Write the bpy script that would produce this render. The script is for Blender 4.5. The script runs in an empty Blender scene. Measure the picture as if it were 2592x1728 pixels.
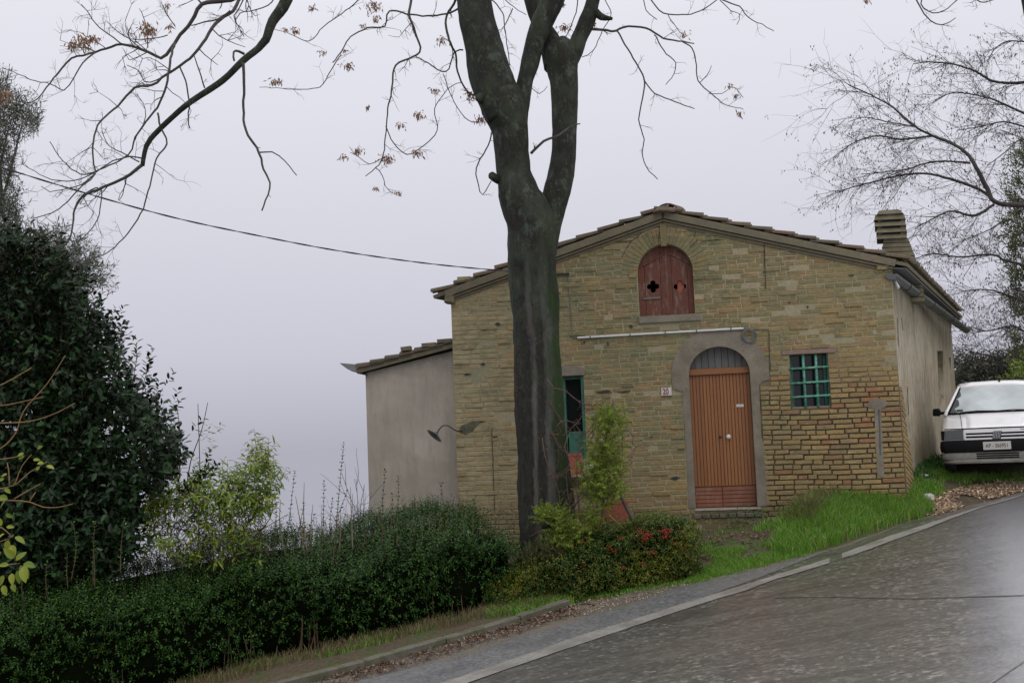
import bpy, math, random
import numpy as np
from mathutils import Vector, Matrix, noise
rs = np.random.RandomState(7)
random.seed(7)
R = math.radians
sc = bpy.context.scene
COL = sc.collection

# ------------------------------------------------------------------ camera
F = 3000.0                                   # focal length in photo pixels (2592 wide)
HY = 1120.0                                  # where the horizon crosses the picture's middle
PITCH = math.atan((HY-864)/F); ROLL = 0.040
fwd = np.array([0, math.cos(PITCH), math.sin(PITCH)])
rt0 = np.array([1.0, 0, 0]); up0 = np.array([0, -math.sin(PITCH), math.cos(PITCH)])
rt = math.cos(ROLL)*rt0 - math.sin(ROLL)*up0
up = math.sin(ROLL)*rt0 + math.cos(ROLL)*up0
cam_d = bpy.data.cameras.new('camera'); cam = bpy.data.objects.new('camera', cam_d); COL.objects.link(cam)
cam_d.sensor_width = 36; cam_d.lens = F/2592*36; cam_d.clip_start = 0.1; cam_d.clip_end = 12000
cam.matrix_world = Matrix(((rt[0], up[0], -fwd[0], 0), (rt[1], up[1], -fwd[1], 0), (rt[2], up[2], -fwd[2], 0), (0, 0, 0, 1)))
sc.camera = cam

# ------------------------------------------------------------------ world, sun, exposure: an overcast, foggy winter day
world = bpy.data.worlds.new('World'); sc.world = world; world.use_nodes = True
wt = world.node_tree; wt.nodes.clear()
wo = wt.nodes.new('ShaderNodeOutputWorld')
sky = wt.nodes.new('ShaderNodeTexSky'); sky.sky_type = 'NISHITA'; sky.sun_disc = False
sky.sun_elevation = R(53); sky.sun_rotation = R(156); sky.dust_density = 6.0; sky.air_density = 1.5
bgs = wt.nodes.new('ShaderNodeBackground'); bgs.inputs[1].default_value = 0.05
hs = wt.nodes.new('ShaderNodeHueSaturation'); hs.inputs['Saturation'].default_value = 0.1; hs.inputs['Value'].default_value = 0.15
wt.links.new(sky.outputs[0], hs.inputs['Color']); wt.links.new(hs.outputs[0], bgs.inputs[0])
tc = wt.nodes.new('ShaderNodeTexCoord'); sx = wt.nodes.new('ShaderNodeSeparateXYZ'); wt.links.new(tc.outputs['Generated'], sx.inputs[0])
rp = wt.nodes.new('ShaderNodeValToRGB'); rp.color_ramp.interpolation = 'LINEAR'
SKY_RAMP = [(0.0, (.42, .42, .48)), (.5, (.43, .428, .50)), (.52, (.51, .508, .59)), (.54, (.575, .57, .655)), (.59, (.655, .652, .735)), (.64, (.73, .728, .81)), (.67, (.76, .76, .835)), (1.0, (1.72, 1.72, 1.80))]  # brightness rises from the horizon to the zenith as under a closed cloud layer
els = rp.color_ramp.elements
while len(els) > 1: els.remove(els[-1])
els[0].position = SKY_RAMP[0][0]; els[0].color = (*SKY_RAMP[0][1], 1)
for p_, c_ in SKY_RAMP[1:]:
    e_ = els.new(p_); e_.color = (*c_, 1)
mm = wt.nodes.new('ShaderNodeMath'); mm.operation = 'MULTIPLY_ADD'; mm.inputs[1].default_value = .5; mm.inputs[2].default_value = .5
wt.links.new(sx.outputs[2], mm.inputs[0]); wt.links.new(mm.outputs[0], rp.inputs[0])
bgo = wt.nodes.new('ShaderNodeBackground'); bgo.inputs[1].default_value = 1.0
wt.links.new(rp.outputs[0], bgo.inputs[0])
ads = wt.nodes.new('ShaderNodeAddShader'); wt.links.new(bgo.outputs[0], ads.inputs[0]); wt.links.new(bgs.outputs[0], ads.inputs[1])
wt.links.new(ads.outputs[0], wo.inputs[0])
sun_d = bpy.data.lights.new('sun', 'SUN'); sun_d.energy = 0.5; sun_d.angle = R(35); sun_d.color = (1, .98, .95)
sun = bpy.data.objects.new('sun', sun_d); COL.objects.link(sun)
sun.rotation_euler = (R(50), 0, R(25-180)); sun.rotation_euler = Vector((-.25, .55, -.8)).to_track_quat('-Z', 'Y').to_euler()
sc.view_settings.view_transform = 'Standard'; sc.view_settings.look = 'None'
sc.view_settings.exposure = 0.0; sc.view_settings.gamma = 1.0; sc.view_settings.use_curve_mapping = False
sc.render.engine = 'CYCLES'
sc.cycles.max_bounces = 6; sc.cycles.diffuse_bounces = 3; sc.cycles.glossy_bounces = 3; sc.cycles.transparent_max_bounces = 8

# ------------------------------------------------------------------ photo pixel -> place
def ray(px, py): return fwd + rt*((px-1296)/F) + up*((864-py)/F)
def P(px, py, Y):
    d = ray(px, py); return d*(Y/d[1])
RA, RB, RZ = 0.130, 0.050, -2.79             # the road's plane z = RZ + RA x + RB y
def roadz(x, y): return RZ + RA*x + RB*y
def RP(px, py, off=0.0):
    d = ray(px, py); t = (RZ+off)/(d[2]-RA*d[0]-RB*d[1]); return d*t
def hit(px, py, O, N):
    d = ray(px, py); return d*(np.dot(O, N)/np.dot(d, N))
Zv = np.array([0, 0, 1.0])
class Frame:
    """a vertical plane: u along it, v up, n outwards"""
    def __init__(s, O, U):
        s.O = np.array(O, float); s.U = np.array(U, float); s.U /= np.linalg.norm(s.U); s.N = np.cross(s.U, Zv)
    def uv(s, px, py, n=0.0):
        p = hit(px, py, s.O+s.N*n, s.N)-s.O; return (float(np.dot(p, s.U)), float(p[2]))
    def at(s, u, v, n=0.0): return s.O + s.U*u + Zv*v + s.N*n
    def arr(s, A):
        A = np.asarray(A, float); return s.O + A[:, :1]*s.U + A[:, 1:2]*Zv + A[:, 2:3]*s.N
PH = R(7.5)
_U = np.array([math.cos(PH), -math.sin(PH), 0])
_c = P(1833, 1285, 17.2)
FA = Frame(_c, _U); u0 = FA.uv(1160, 1285)[0]; FA = Frame(FA.at(u0, 0), _U)     # facade: u from its left corner, v from the door sill
THS = R(25)
UR = FA.uv(2285, 1100)[0]
SI = Frame(FA.at(UR, 0), (math.sin(THS), math.cos(THS), 0))                       # side wall
def fu(px, py, n=0.0): return FA.uv(px, py, n)

# ------------------------------------------------------------------ object helpers
LOC = {}
def props(o, label=None, cat=None, group=None, kind=None):
    if label: o['label'] = label
    if cat: o['category'] = cat
    if group: o['group'] = group
    if kind: o['kind'] = kind
    return o
def thing(name, loc, label, cat, group=None):
    o = bpy.data.objects.new(name, None); COL.objects.link(o); o.location = tuple(float(a) for a in loc)
    o.empty_display_size = .2
    LOC[o.name] = tuple(o.location); return props(o, label, cat, group)
def setparent(o, parent):
    if parent is not None:
        o.parent = parent
        L = LOC.get(parent.name)
        o.matrix_parent_inverse = Matrix.Translation((-L[0], -L[1], -L[2])) if L else Matrix.Identity(4)
def link(name, me, mat=None, parent=None, M=None, **kw):
    if mat is not None and len(me.materials) == 0: me.materials.append(mat)
    o = bpy.data.objects.new(name, me); COL.objects.link(o)
    if M is not None: o.matrix_basis = M
    setparent(o, parent)
    return props(o, **kw)
def npmesh(name, V, Fc, rnd=None, smooth=False):
    """V (n,3); Fc (m,k) one polygon size"""
    V = np.asarray(V, np.float32); Fc = np.asarray(Fc, np.int32)
    me = bpy.data.meshes.new(name); m, k = Fc.shape
    me.vertices.add(len(V)); me.vertices.foreach_set('co', V.ravel())
    me.loops.add(m*k); me.loops.foreach_set('vertex_index', Fc.ravel())
    me.polygons.add(m); me.polygons.foreach_set('loop_start', np.arange(0, m*k, k, dtype=np.int32))
    me.polygons.foreach_set('loop_total', np.full(m, k, np.int32))
    me.polygons.foreach_set('use_smooth', np.full(m, smooth, bool))
    if rnd is not None:
        a = me.attributes.new('rnd', 'FLOAT', 'FACE'); a.data.foreach_set('value', np.asarray(rnd, np.float32))
    me.update(calc_edges=True); return me
def pymesh(name, V, Fc, smooth=False):
    me = bpy.data.meshes.new(name); me.from_pydata([tuple(map(float, v)) for v in V], [], [tuple(map(int, f)) for f in Fc])
    if smooth: me.polygons.foreach_set('use_smooth', [True]*len(me.polygons))
    me.update(); return me
def obj(name, V, Fc, mat, parent=None, smooth=False, rnd=None, **kw):
    me = npmesh(name, V, Fc, rnd, smooth) if isinstance(Fc, np.ndarray) else pymesh(name, V, Fc, smooth)
    return link(name, me, mat, parent, **kw)
BOXF = [(0, 3, 2, 1), (4, 5, 6, 7), (0, 1, 5, 4), (1, 2, 6, 5), (2, 3, 7, 6), (3, 0, 4, 7)]
def box_vf(u0, u1, v0, v1, n0, n1, fr):
    A = [(u0, v0, n0), (u1, v0, n0), (u1, v1, n0), (u0, v1, n0), (u0, v0, n1), (u1, v0, n1), (u1, v1, n1), (u0, v1, n1)]
    return fr.arr(A), BOXF
def box(name, u0, u1, v0, v1, n0, n1, fr, mat, parent=None, bev=0.0, **kw):
    V, Fc = box_vf(u0, u1, v0, v1, n0, n1, fr)
    if bev: return prism(name, [(u0, v0), (u1, v0), (u1, v1), (u0, v1)], n0, n1, fr, mat, parent, bev, **kw)
    return obj(name, V, [tuple(f) for f in Fc], mat, parent, **kw)
def prism(name, poly, n0, n1, fr, mat, parent=None, bev=0.0, **kw):
    """extruded convex-ish polygon with a chamfered front"""
    k = len(poly); pl = np.array(poly, float); c = pl.mean(0)
    V = [(p[0], p[1], n0) for p in pl]
    if bev:
        V += [(p[0], p[1], n1-bev) for p in pl]
        d = c-pl; L = np.linalg.norm(d, axis=1, keepdims=True)+1e-9; q = pl + d/L*bev*1.2
        V += [(p[0], p[1], n1) for p in q]; rings = 3
    else:
        V += [(p[0], p[1], n1) for p in pl]; rings = 2
    a2 = sum(pl[i][0]*pl[(i+1) % k][1]-pl[(i+1) % k][0]*pl[i][1] for i in range(k))
    Fc = []
    for r_ in range(rings-1):
        for i in range(k):
            j = (i+1) % k; q = (r_*k+i, r_*k+j, (r_+1)*k+j, (r_+1)*k+i); Fc.append(q if a2 > 0 else q[::-1])
    top = tuple(range((rings-1)*k, rings*k)); bot = tuple(range(k))
    Fc.append(top if a2 > 0 else top[::-1]); Fc.append(bot[::-1] if a2 > 0 else bot)
    return obj(name, fr.arr(V), Fc, mat, parent, **kw)
def slab(name, loops, n0, n1, fr, mat, parent=None, bev=0.0, **kw):
    """flat slab with holes, from outlines in the frame's (u,v)"""
    cu = bpy.data.curves.new(name+'_c', 'CURVE'); cu.dimensions = '2D'; cu.fill_mode = 'BOTH'
    cu.extrude = max((n1-n0)/2-bev, 0); cu.bevel_depth = bev; cu.bevel_resolution = 0
    for lp in loops:
        sp = cu.splines.new('POLY'); sp.points.add(len(lp)-1); sp.use_cyclic_u = True
        for i, p in enumerate(lp): sp.points[i].co = (p[0], p[1], 0, 1)
    tmp = bpy.data.objects.new(name+'_t', cu); me = bpy.data.meshes.new_from_object(tmp)
    A = np.empty(len(me.vertices)*3); me.vertices.foreach_get('co', A); A = A.reshape(-1, 3); A[:, 2] += (n0+n1)/2
    me.vertices.foreach_set('co', fr.arr(A).ravel().astype(np.float32)); me.materials.clear(); me.update()
    bpy.data.objects.remove(tmp); bpy.data.curves.remove(cu)
    return link(name, me, mat, parent, **kw)
def text(name, s, size, u, v, n, fr, mat, parent=None, depth=.001, ax='CENTER', shear=0.0, xs=1.0, off=0.0, **kw):
    cu = bpy.data.curves.new(name+'_c', 'FONT'); cu.body = s; cu.size = size; cu.extrude = depth; cu.align_x = ax; cu.align_y = 'CENTER'; cu.shear = shear; cu.offset = off
    tmp = bpy.data.objects.new(name+'_t', cu); me = bpy.data.meshes.new_from_object(tmp)
    A = np.empty(len(me.vertices)*3); me.vertices.foreach_get('co', A); A = A.reshape(-1, 3); A[:, 0] = A[:, 0]*xs+u; A[:, 1] += v; A[:, 2] += n
    me.vertices.foreach_set('co', fr.arr(A).ravel().astype(np.float32)); me.materials.clear(); me.update()
    bpy.data.objects.remove(tmp); bpy.data.curves.remove(cu)
    return link(name, me, mat, parent, **kw)
def nrm(A): A = np.asarray(A, float); return A/(np.linalg.norm(A, axis=-1, keepdims=True)+1e-12)
def tube(pts, rad, k=8, cap=True, wob=0.0, seed=0):
    """V,F of a swept tube"""
    pts = np.asarray(pts, float); n = len(pts); rad = np.broadcast_to(np.asarray(rad, float), (n,))
    T = np.gradient(pts, axis=0) if n > 2 else np.array([pts[1]-pts[0]]*2); T = nrm(T)
    a = np.array([0, 0, 1.0]) if abs(T[0][2]) < .9 else np.array([1.0, 0, 0])
    V = []; rr = np.random.RandomState(seed)
    N0 = nrm(np.cross(T[0], a)); ph = rr.rand(4)*6.28
    ang = np.linspace(0, 2*np.pi, k, endpoint=False)
    for i in range(n):
        N0 = nrm(N0 - T[i]*np.dot(N0, T[i])); B = np.cross(T[i], N0)
        r_ = rad[i]*(1+wob*(np.sin(2*ang+ph[0]+i*.35)+.6*np.sin(3*ang+ph[1]-i*.22)+.5*np.sin(5*ang+ph[2]+i*.5)))
        V.append(pts[i] + r_[:, None]*(np.cos(ang)[:, None]*N0 + np.sin(ang)[:, None]*B))
    V = np.concatenate(V); Fc = []
    for i in range(n-1):
        for j in range(k):
            Fc.append((i*k+j, i*k+(j+1) % k, (i+1)*k+(j+1) % k, (i+1)*k+j))
    if cap:
        Fc.append(tuple(range(k))[::-1]); Fc.append(tuple(range((n-1)*k, n*k)))
    return V, Fc
def join(parts):
    V = []; Fc = []; o = 0
    for v, f in parts:
        V.append(np.asarray(v, float)); Fc += [tuple(i+o for i in q) for q in f]; o += len(v)
    return np.concatenate(V), Fc
def resample(pts, rad, step):
    pts = np.asarray(pts, float); rad = np.asarray(rad, float); n = len(pts)
    out = []; ro = []
    for i in range(n-1):
        p0 = pts[max(i-1, 0)]; p1 = pts[i]; p2 = pts[i+1]; p3 = pts[min(i+2, n-1)]
        m = max(1, int(np.linalg.norm(p2-p1)/step))
        for t in np.arange(m)/m:
            out.append(.5*((2*p1)+(-p0+p2)*t+(2*p0-5*p1+4*p2-p3)*t*t+(-p0+3*p1-3*p2+p3)*t**3)); ro.append(rad[i]*(1-t)+rad[i+1]*t)
    out.append(pts[-1]); ro.append(rad[-1]); return np.array(out), np.array(ro)
def seg_tubes(P0, P1, r0, r1, k=3):
    """many straight thin segments at once"""
    P0 = np.asarray(P0, float); P1 = np.asarray(P1, float); n = len(P0)
    T = nrm(P1-P0); a = np.where(np.abs(T[:, 2:3]) < .9, np.array([[0, 0, 1.0]]), np.array([[1.0, 0, 0]]))
    A = nrm(np.cross(T, a)); B = np.cross(T, A)
    r0 = np.broadcast_to(r0, (n,)); r1 = np.broadcast_to(r1, (n,)); V = np.zeros((n, 2*k, 3))
    for j in range(k):
        c = math.cos(2*math.pi*j/k); s = math.sin(2*math.pi*j/k); d = c*A+s*B
        V[:, j] = P0+d*r0[:, None]; V[:, k+j] = P1+d*r1[:, None]
    q = np.array([(j, (j+1) % k, k+(j+1) % k, k+j) for j in range(k)])
    return V.reshape(-1, 3), (np.arange(n)[:, None, None]*(2*k)+q[None]).reshape(-1, 4)
def leaves(C, D, Nn, L, W, fold=.15, curl=.0):
    """folded pointed leaves: 4 verts, 2 tris each"""
    C = np.asarray(C, float); n = len(C); D = nrm(D); S = nrm(np.cross(D, Nn)); Nn = np.cross(S, D)
    L = np.broadcast_to(L, (n,))[:, None]; W = np.broadcast_to(W, (n,))[:, None]
    V = np.stack([C, C+D*L*.45+S*W*.5+Nn*W*fold, C+D*L-Nn*L*curl, C+D*L*.45-S*W*.5+Nn*W*fold], 1)
    i = np.arange(n)[:, None, None]*4; q = np.array([(0, 1, 2), (0, 2, 3)])
    return V.reshape(-1, 3), (i+q[None]).reshape(-1, 3)
def leaves6(C, D, Nn, L, W, fold=.15, curl=.0):
    """broader leaves with a rounded outline: 7 verts, 6 tris each"""
    C = np.asarray(C, float); n = len(C); D = nrm(D); S = nrm(np.cross(D, Nn)); Nn = np.cross(S, D)
    L = np.broadcast_to(L, (n,))[:, None]; W = np.broadcast_to(W, (n,))[:, None]; up_ = Nn*W*fold
    V = np.stack([C, C+D*L*.28+S*W*.44+up_, C+D*L*.66+S*W*.42+up_-Nn*L*curl*.4, C+D*L-Nn*L*curl, C+D*L*.66-S*W*.42+up_-Nn*L*curl*.4, C+D*L*.28-S*W*.44+up_, C+D*L*.5-Nn*L*curl*.2], 1)
    i = np.arange(n)[:, None, None]*7; q = np.array([(0, 1, 6), (1, 2, 6), (2, 3, 6), (3, 4, 6), (4, 5, 6), (5, 0, 6)])
    return V.reshape(-1, 3), (i+q[None]).reshape(-1, 3)
def rnd_faces(n, per, seed=1): return np.repeat(np.random.RandomState(seed).rand(n), per)
def sph(n): return nrm(rs.randn(n, 3))
def shoot_leaves(S, D, Ln, nl, L, W, up_bias=.5, spread=.8, droop=0.0, t0=.1, jit=.3):
    """leaves set round straight shoots; returns centres, directions, normals"""
    S = np.asarray(S, float); D = nrm(D); n = len(S); a = np.where(np.abs(D[:, 2:3]) < .9, np.array([[0, 0, 1.0]]), np.array([[1.0, 0, 0]]))
    A = nrm(np.cross(D, a)); B = np.cross(D, A); ph = rs.rand(n)*6.28
    Cs = []; Ds = []; Ns = []
    for k in range(nl):
        t = t0+(1-t0)*(k+.5)/nl; an = ph+k*2.4
        rad = np.cos(an)[:, None]*A+np.sin(an)[:, None]*B
        Cs.append(S+D*(Ln*t)[:, None] if np.ndim(Ln) else S+D*Ln*t)
        Ds.append(nrm(D*(1-spread)+rad*spread+np.array([0, 0, -droop])+rs.randn(n, 3)*jit*.5))
        Ns.append(nrm(np.array([0, 0, up_bias])+D*.6+rs.randn(n, 3)*jit))
    return np.concatenate(Cs), np.concatenate(Ds), np.concatenate(Ns)

# ------------------------------------------------------------------ material helpers
class NT:
    def __init__(s, name):
        s.m = bpy.data.materials.new(name); s.m.use_nodes = True; s.t = s.m.node_tree; s.t.nodes.clear()
        s.out = s.n('ShaderNodeOutputMaterial'); s.b = s.n('ShaderNodeBsdfPrincipled'); s.l(s.b.outputs[0], s.out.inputs[0]); s._pos = None
    def n(s, t): return s.t.nodes.new(t)
    def l(s, a, b): s.t.links.new(a, b)
    def put(s, sock, v):
        if v is None: return
        if isinstance(v, bpy.types.NodeSocket): s.l(v, sock)
        elif isinstance(v, (tuple, list)): sock.default_value = (*v, 1) if len(v) == 3 and len(sock.default_value) == 4 else v
        else: sock.default_value = v
    @property
    def pos(s):
        if s._pos is None: s._pos = s.n('ShaderNodeNewGeometry').outputs['Position']
        return s._pos
    def map(s, scale=(1, 1, 1), v=None, rot=(0, 0, 0), loc=(0, 0, 0)):
        m = s.n('ShaderNodeMapping'); m.inputs['Scale'].default_value = scale; m.inputs['Rotation'].default_value = rot; m.inputs['Location'].default_value = loc
        s.l(v if v is not None else s.pos, m.inputs[0]); return m.outputs[0]
    def noise(s, scale, detail=4, rough=.6, v=None, dist=0.0):
        q = s.n('ShaderNodeTexNoise'); q.inputs['Scale'].default_value = scale; q.inputs['Detail'].default_value = detail
        q.inputs['Roughness'].default_value = rough; q.inputs['Distortion'].default_value = dist; s.l(v if v is not None else s.pos, q.inputs['Vector']); return q.outputs[0]
    def vor(s, scale, v=None, feat='F1', out=0):
        q = s.n('ShaderNodeTexVoronoi'); q.inputs['Scale'].default_value = scale; q.feature = feat; s.l(v if v is not None else s.pos, q.inputs['Vector']); return q.outputs[out]
    def ramp(s, f, stops, ip='LINEAR'):
        q = s.n('ShaderNodeValToRGB'); q.color_ramp.interpolation = ip; e = q.color_ramp.elements
        while len(e) > 1: e.remove(e[-1])
        for i, (p, c) in enumerate(stops):
            c = (c, c, c) if not isinstance(c, (tuple, list)) else c
            if i == 0: e[0].position = p; e[0].color = (*c, 1)
            else: x = e.new(p); x.color = (*c, 1)
        s.put(q.inputs[0], f); return q.outputs[0]
    def mix(s, f, a, b, bt='MIX'):
        q = s.n('ShaderNodeMix'); q.data_type = 'RGBA'; q.blend_type = bt; q.clamp_factor = True
        s.put(q.inputs[0], f); s.put(q.inputs[6], a); s.put(q.inputs[7], b); return q.outputs[2]
    def math(s, op, a, b=0.0, c=0.0, clamp=False):
        q = s.n('ShaderNodeMath'); q.operation = op; q.use_clamp = clamp; s.put(q.inputs[0], a); s.put(q.inputs[1], b); s.put(q.inputs[2], c); return q.outputs[0]
    def xyz(s, v=None):
        q = s.n('ShaderNodeSeparateXYZ'); s.l(v if v is not None else s.pos, q.inputs[0]); return q.outputs
    def rng(s, f, a, b, c=0.0, d=1.0):
        q = s.n('ShaderNodeMapRange'); q.clamp = True; s.put(q.inputs[0], f); q.inputs[1].default_value = a; q.inputs[2].default_value = b; q.inputs[3].default_value = c; q.inputs[4].default_value = d; return q.outputs[0]
    def attr(s, name='rnd'):
        q = s.n('ShaderNodeAttribute'); q.attribute_name = name; return q.outputs['Fac']
    def orand(s): return s.n('ShaderNodeObjectInfo').outputs['Random']
    def bump(s, h, strength=.5, dist=.01, prev=None):
        q = s.n('ShaderNodeBump'); q.inputs['Strength'].default_value = strength; q.inputs['Distance'].default_value = dist; s.l(h, q.inputs['Height'])
        if prev is not None: s.l(prev, q.inputs['Normal'])
        s.l(q.outputs[0], s.b.inputs['Normal']); return q.outputs[0]
    def done(s, col=None, rough=.8, spec=.5, **kw):
        s.put(s.b.inputs['Base Color'], col); s.put(s.b.inputs['Roughness'], rough); s.b.inputs['Specular IOR Level'].default_value = spec
        for k, v in kw.items(): s.put(s.b.inputs[k.replace('_', ' ')], v)
        return s.m
def plain(name, col, rough=.6, var=.25, scale=30, metal=0.0, spec=.5, bump=.15, dirt=None):
    t = NT(name); n = t.noise(scale, 5, .65)
    c = t.mix(t.rng(n, .3, .75), tuple(x*(1-var) for x in col), tuple(min(x*(1+var), 1) for x in col))
    if dirt:
        d = t.rng(t.noise(4, 6, .7), .45, .7); c = t.mix(d, c, dirt)
    if bump: t.bump(n, bump, .004)
    return t.done(c, rough, spec, Metallic=metal)
# ------------------------------------------------------------------ materials
def brick_mat(name, source, tone='ochre'):
    t = NT(name); rv = t.attr() if source == 'attr' else t.orand()
    base = t.ramp(rv, [(0, (.250, .175, .075)), (.18, (.330, .240, .105)), (.36, (.275, .210, .105)), (.52, (.380, .270, .110)), (.68, (.235, .180, .090)),
                       (.82, (.345, .230, .115)), (.91, (.185, .140, .080)), (.955, (.30, .115, .055)), (1, (.33, .13, .06))])
    if source == 'attr':
        base = t.mix(t.rng(t.noise(.7, 3, .5), .35, .65, 0, .55), base, (.255, .205, .115))
    g = t.noise(38, 6, .7); base = t.mix(t.rng(g, .3, .75), t.mix(.55, base, (.13, .10, .065)), t.mix(.25, base, (.42, .34, .21)))
    fine = t.noise(240, 3, .7); base = t.mix(t.rng(fine, .45, .7, 0, .35), base, (.10, .08, .05))
    base = t.mix(1.0, base, (1.03, .99, .86), 'MULTIPLY')
    # algae: broad grey-green zones in the upper middle of the wall, none at the lower right
    X, Y, Z = t.xyz()
    zone = t.math('MULTIPLY', t.math('MAXIMUM', t.rng(X, FA.at(UR-.9, 0)[0], FA.at(UR-2.2, 0)[0]), t.rng(Z, FA.at(0, 1.75)[2], FA.at(0, 2.4)[2], 0, .8)), t.rng(Z, FA.at(0, .25)[2], FA.at(0, 1.25)[2], .25, 1))
    band = t.noise(1.7, 6, .72, v=t.map((1, 1, 2.3)), dist=.9)
    alg = t.math('MULTIPLY', t.rng(band, .38, .60), zone)
    base = t.mix(t.math('MULTIPLY', alg, .8), base, t.mix(t.rng(t.noise(9, 6, .75), .35, .7), (.075, .098, .052), (.205, .222, .118)))
    lf = t.math('MULTIPLY', t.rng(X, FA.at(1.9, 0)[0], FA.at(.2, 0)[0]), t.rng(t.noise(3.3, 5, .7, v=t.map((1, 1, 2))), .35, .6, .2, .8)); base = t.mix(lf, base, (.40, .335, .20))
    dk = t.rng(t.noise(2.4, 6, .7, v=t.map((1, 1, 2.2))), .55, .75); base = t.mix(t.math('MULTIPLY', dk, .6), base, (.080, .062, .035)); dk2 = t.rng(t.noise(11, 6, .8, v=t.map((1, 1, 2.6), loc=(1, 9, 5))), .54, .66); base = t.mix(t.math('MULTIPLY', dk2, .6), base, (.095, .072, .035)); oc = t.rng(t.noise(4.5, 4, .7, v=t.map((1, 1, 3), loc=(5, 2, 8))), .55, .68); base = t.mix(t.math('MULTIPLY', oc, .55), base, (.36, .22, .075))
    lt = t.rng(t.noise(6.5, 6, .8, v=t.map((1, 1, 2.5), loc=(7, 3, 1))), .58, .68); base = t.mix(t.math('MULTIPLY', lt, .65), base, (.46, .40, .27))
    low = t.rng(Z, FA.at(0, .25)[2], FA.at(0, -.3)[2]); base = t.mix(t.math('MULTIPLY', low, t.rng(t.noise(5, 5, .7), .35, .65, .2, .9)), base, (.075, .075, .040))
    t.bump(t.noise(90, 6, .75), .55, .006, prev=t.bump(t.noise(22, 4, .6), .45, .012))
    return t.done(base, .86, .3)
M = {}
M['brick'] = brick_mat('brick_single', 'obj'); M['bricks'] = brick_mat('brick_many', 'attr')
def f():
    t = NT('mortar'); n = t.noise(30, 6, .75); b = t.noise(1.1, 4, .6)
    c = t.mix(t.rng(n, .3, .7), (.24, .195, .115), (.40, .345, .225)); c = t.mix(t.rng(b, .42, .6, 0, .5), c, (.185, .20, .125))
    X, Y, Z = t.xyz(); zn = t.math('MULTIPLY', t.math('SUBTRACT', t.noise(2.2, 4, .7), .5), 1.6); z = t.math('MULTIPLY', t.rng(t.math('ADD', X, zn), FA.at(UR-2.6, 0)[0], FA.at(UR-1.9, 0)[0]), t.rng(t.math('ADD', Z, zn), FA.at(0, 2.2)[2], FA.at(0, 1.5)[2]))
    c = t.mix(t.math('MULTIPLY', z, .85), c, (.060, .042, .025))
    t.bump(n, .6, .008); return t.done(c, .95, .2)
M['mortar'] = f()
def f():
    t = NT('cement_render'); n = t.noise(3, 7, .7); m = t.noise(40, 5, .7)
    c = t.mix(t.rng(n, .35, .65), (.15, .13, .098), (.25, .22, .17)); c = t.mix(t.rng(m, .4, .75, 0, .45), c, (.09, .08, .06))
    t.bump(m, .4, .004); return t.done(c, .9, .25)
M['cement'] = f()
def f():
    t = NT('annex_plaster'); n = t.noise(1.6, 6, .6); m = t.noise(60, 5, .7); s = t.noise(2.2, 6, .75, v=t.map((3, 3, .4)))
    c = t.mix(t.rng(n, .3, .7), (.36, .315, .262), (.46, .41, .345)); c = t.mix(t.rng(s, .48, .66, 0, .55), c, (.26, .24, .20)); c = t.mix(t.rng(t.noise(.9, 6, .7, dist=1.2), .50, .62, 0, .35), c, (.30, .25, .19))
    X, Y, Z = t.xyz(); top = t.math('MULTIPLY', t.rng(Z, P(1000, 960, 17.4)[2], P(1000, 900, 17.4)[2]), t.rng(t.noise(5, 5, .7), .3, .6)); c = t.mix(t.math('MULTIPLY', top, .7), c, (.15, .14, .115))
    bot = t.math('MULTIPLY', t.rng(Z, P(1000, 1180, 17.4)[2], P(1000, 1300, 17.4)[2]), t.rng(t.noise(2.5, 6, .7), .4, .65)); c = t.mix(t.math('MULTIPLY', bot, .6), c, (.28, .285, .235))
    t.bump(m, .3, .004, prev=t.bump(n, .3, .03)); return t.done(c, .92, .2)
M['plaster'] = f()
def f():
    t = NT('old_side_plaster'); n = t.noise(1.2, 6, .65); m = t.noise(45, 5, .7)
    st = t.noise(9, 7, .75, v=t.map((1, 1, .22)), dist=.8); rs_ = t.noise(7, 5, .7, v=t.map((1, 1, .25), loc=(4, 4, 4)))
    c = t.mix(t.rng(n, .35, .65), (.28, .245, .165), (.40, .36, .28)); c = t.mix(t.rng(st, .50, .62, 0, .8), c, (.13, .105, .065)); c = t.mix(t.rng(rs_, .52, .66, 0, .6), c, (.27, .15, .075))
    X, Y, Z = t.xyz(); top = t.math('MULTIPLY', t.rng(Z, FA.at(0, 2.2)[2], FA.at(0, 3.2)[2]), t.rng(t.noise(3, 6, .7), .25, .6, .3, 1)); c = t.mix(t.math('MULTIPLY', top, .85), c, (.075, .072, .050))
    t.bump(m, .4, .006, prev=t.bump(t.noise(5, 5, .6), .6, .03)); return t.done(c, .93, .2)
M['side'] = f()
def wood(name, a, b, dark, vdir=(6, 6, .5), rough=.6, wear=None, spec=.4, rnd=True):
    t = NT(name); g = t.noise(14, 6, .7, v=t.map(vdir), dist=.7); w = t.noise(5, 6, .75, v=t.map((3, 3, .9)))
    c = t.mix(t.rng(g, .3, .7), a, b); c = t.mix(t.rng(t.noise(50, 5, .8, v=t.map((4, 4, .3))), .55, .75, 0, .7), c, dark)
    if rnd: c = t.mix(t.math('MULTIPLY', t.orand(), .35), c, dark)
    if wear: c = t.mix(t.rng(w, .52, .68, 0, .75), c, wear)
    t.bump(g, .25, .003); return t.done(c, rough, spec)
M['door'] = wood('varnished_door_wood', (.225, .088, .026), (.30, .125, .040), (.12, .045, .020), rough=.45)
M['door_low'] = wood('worn_door_boards', (.20, .070, .035), (.26, .095, .05), (.10, .045, .03), vdir=(.8, .8, 6), rough=.6, wear=(.24, .15, .11))
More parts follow.
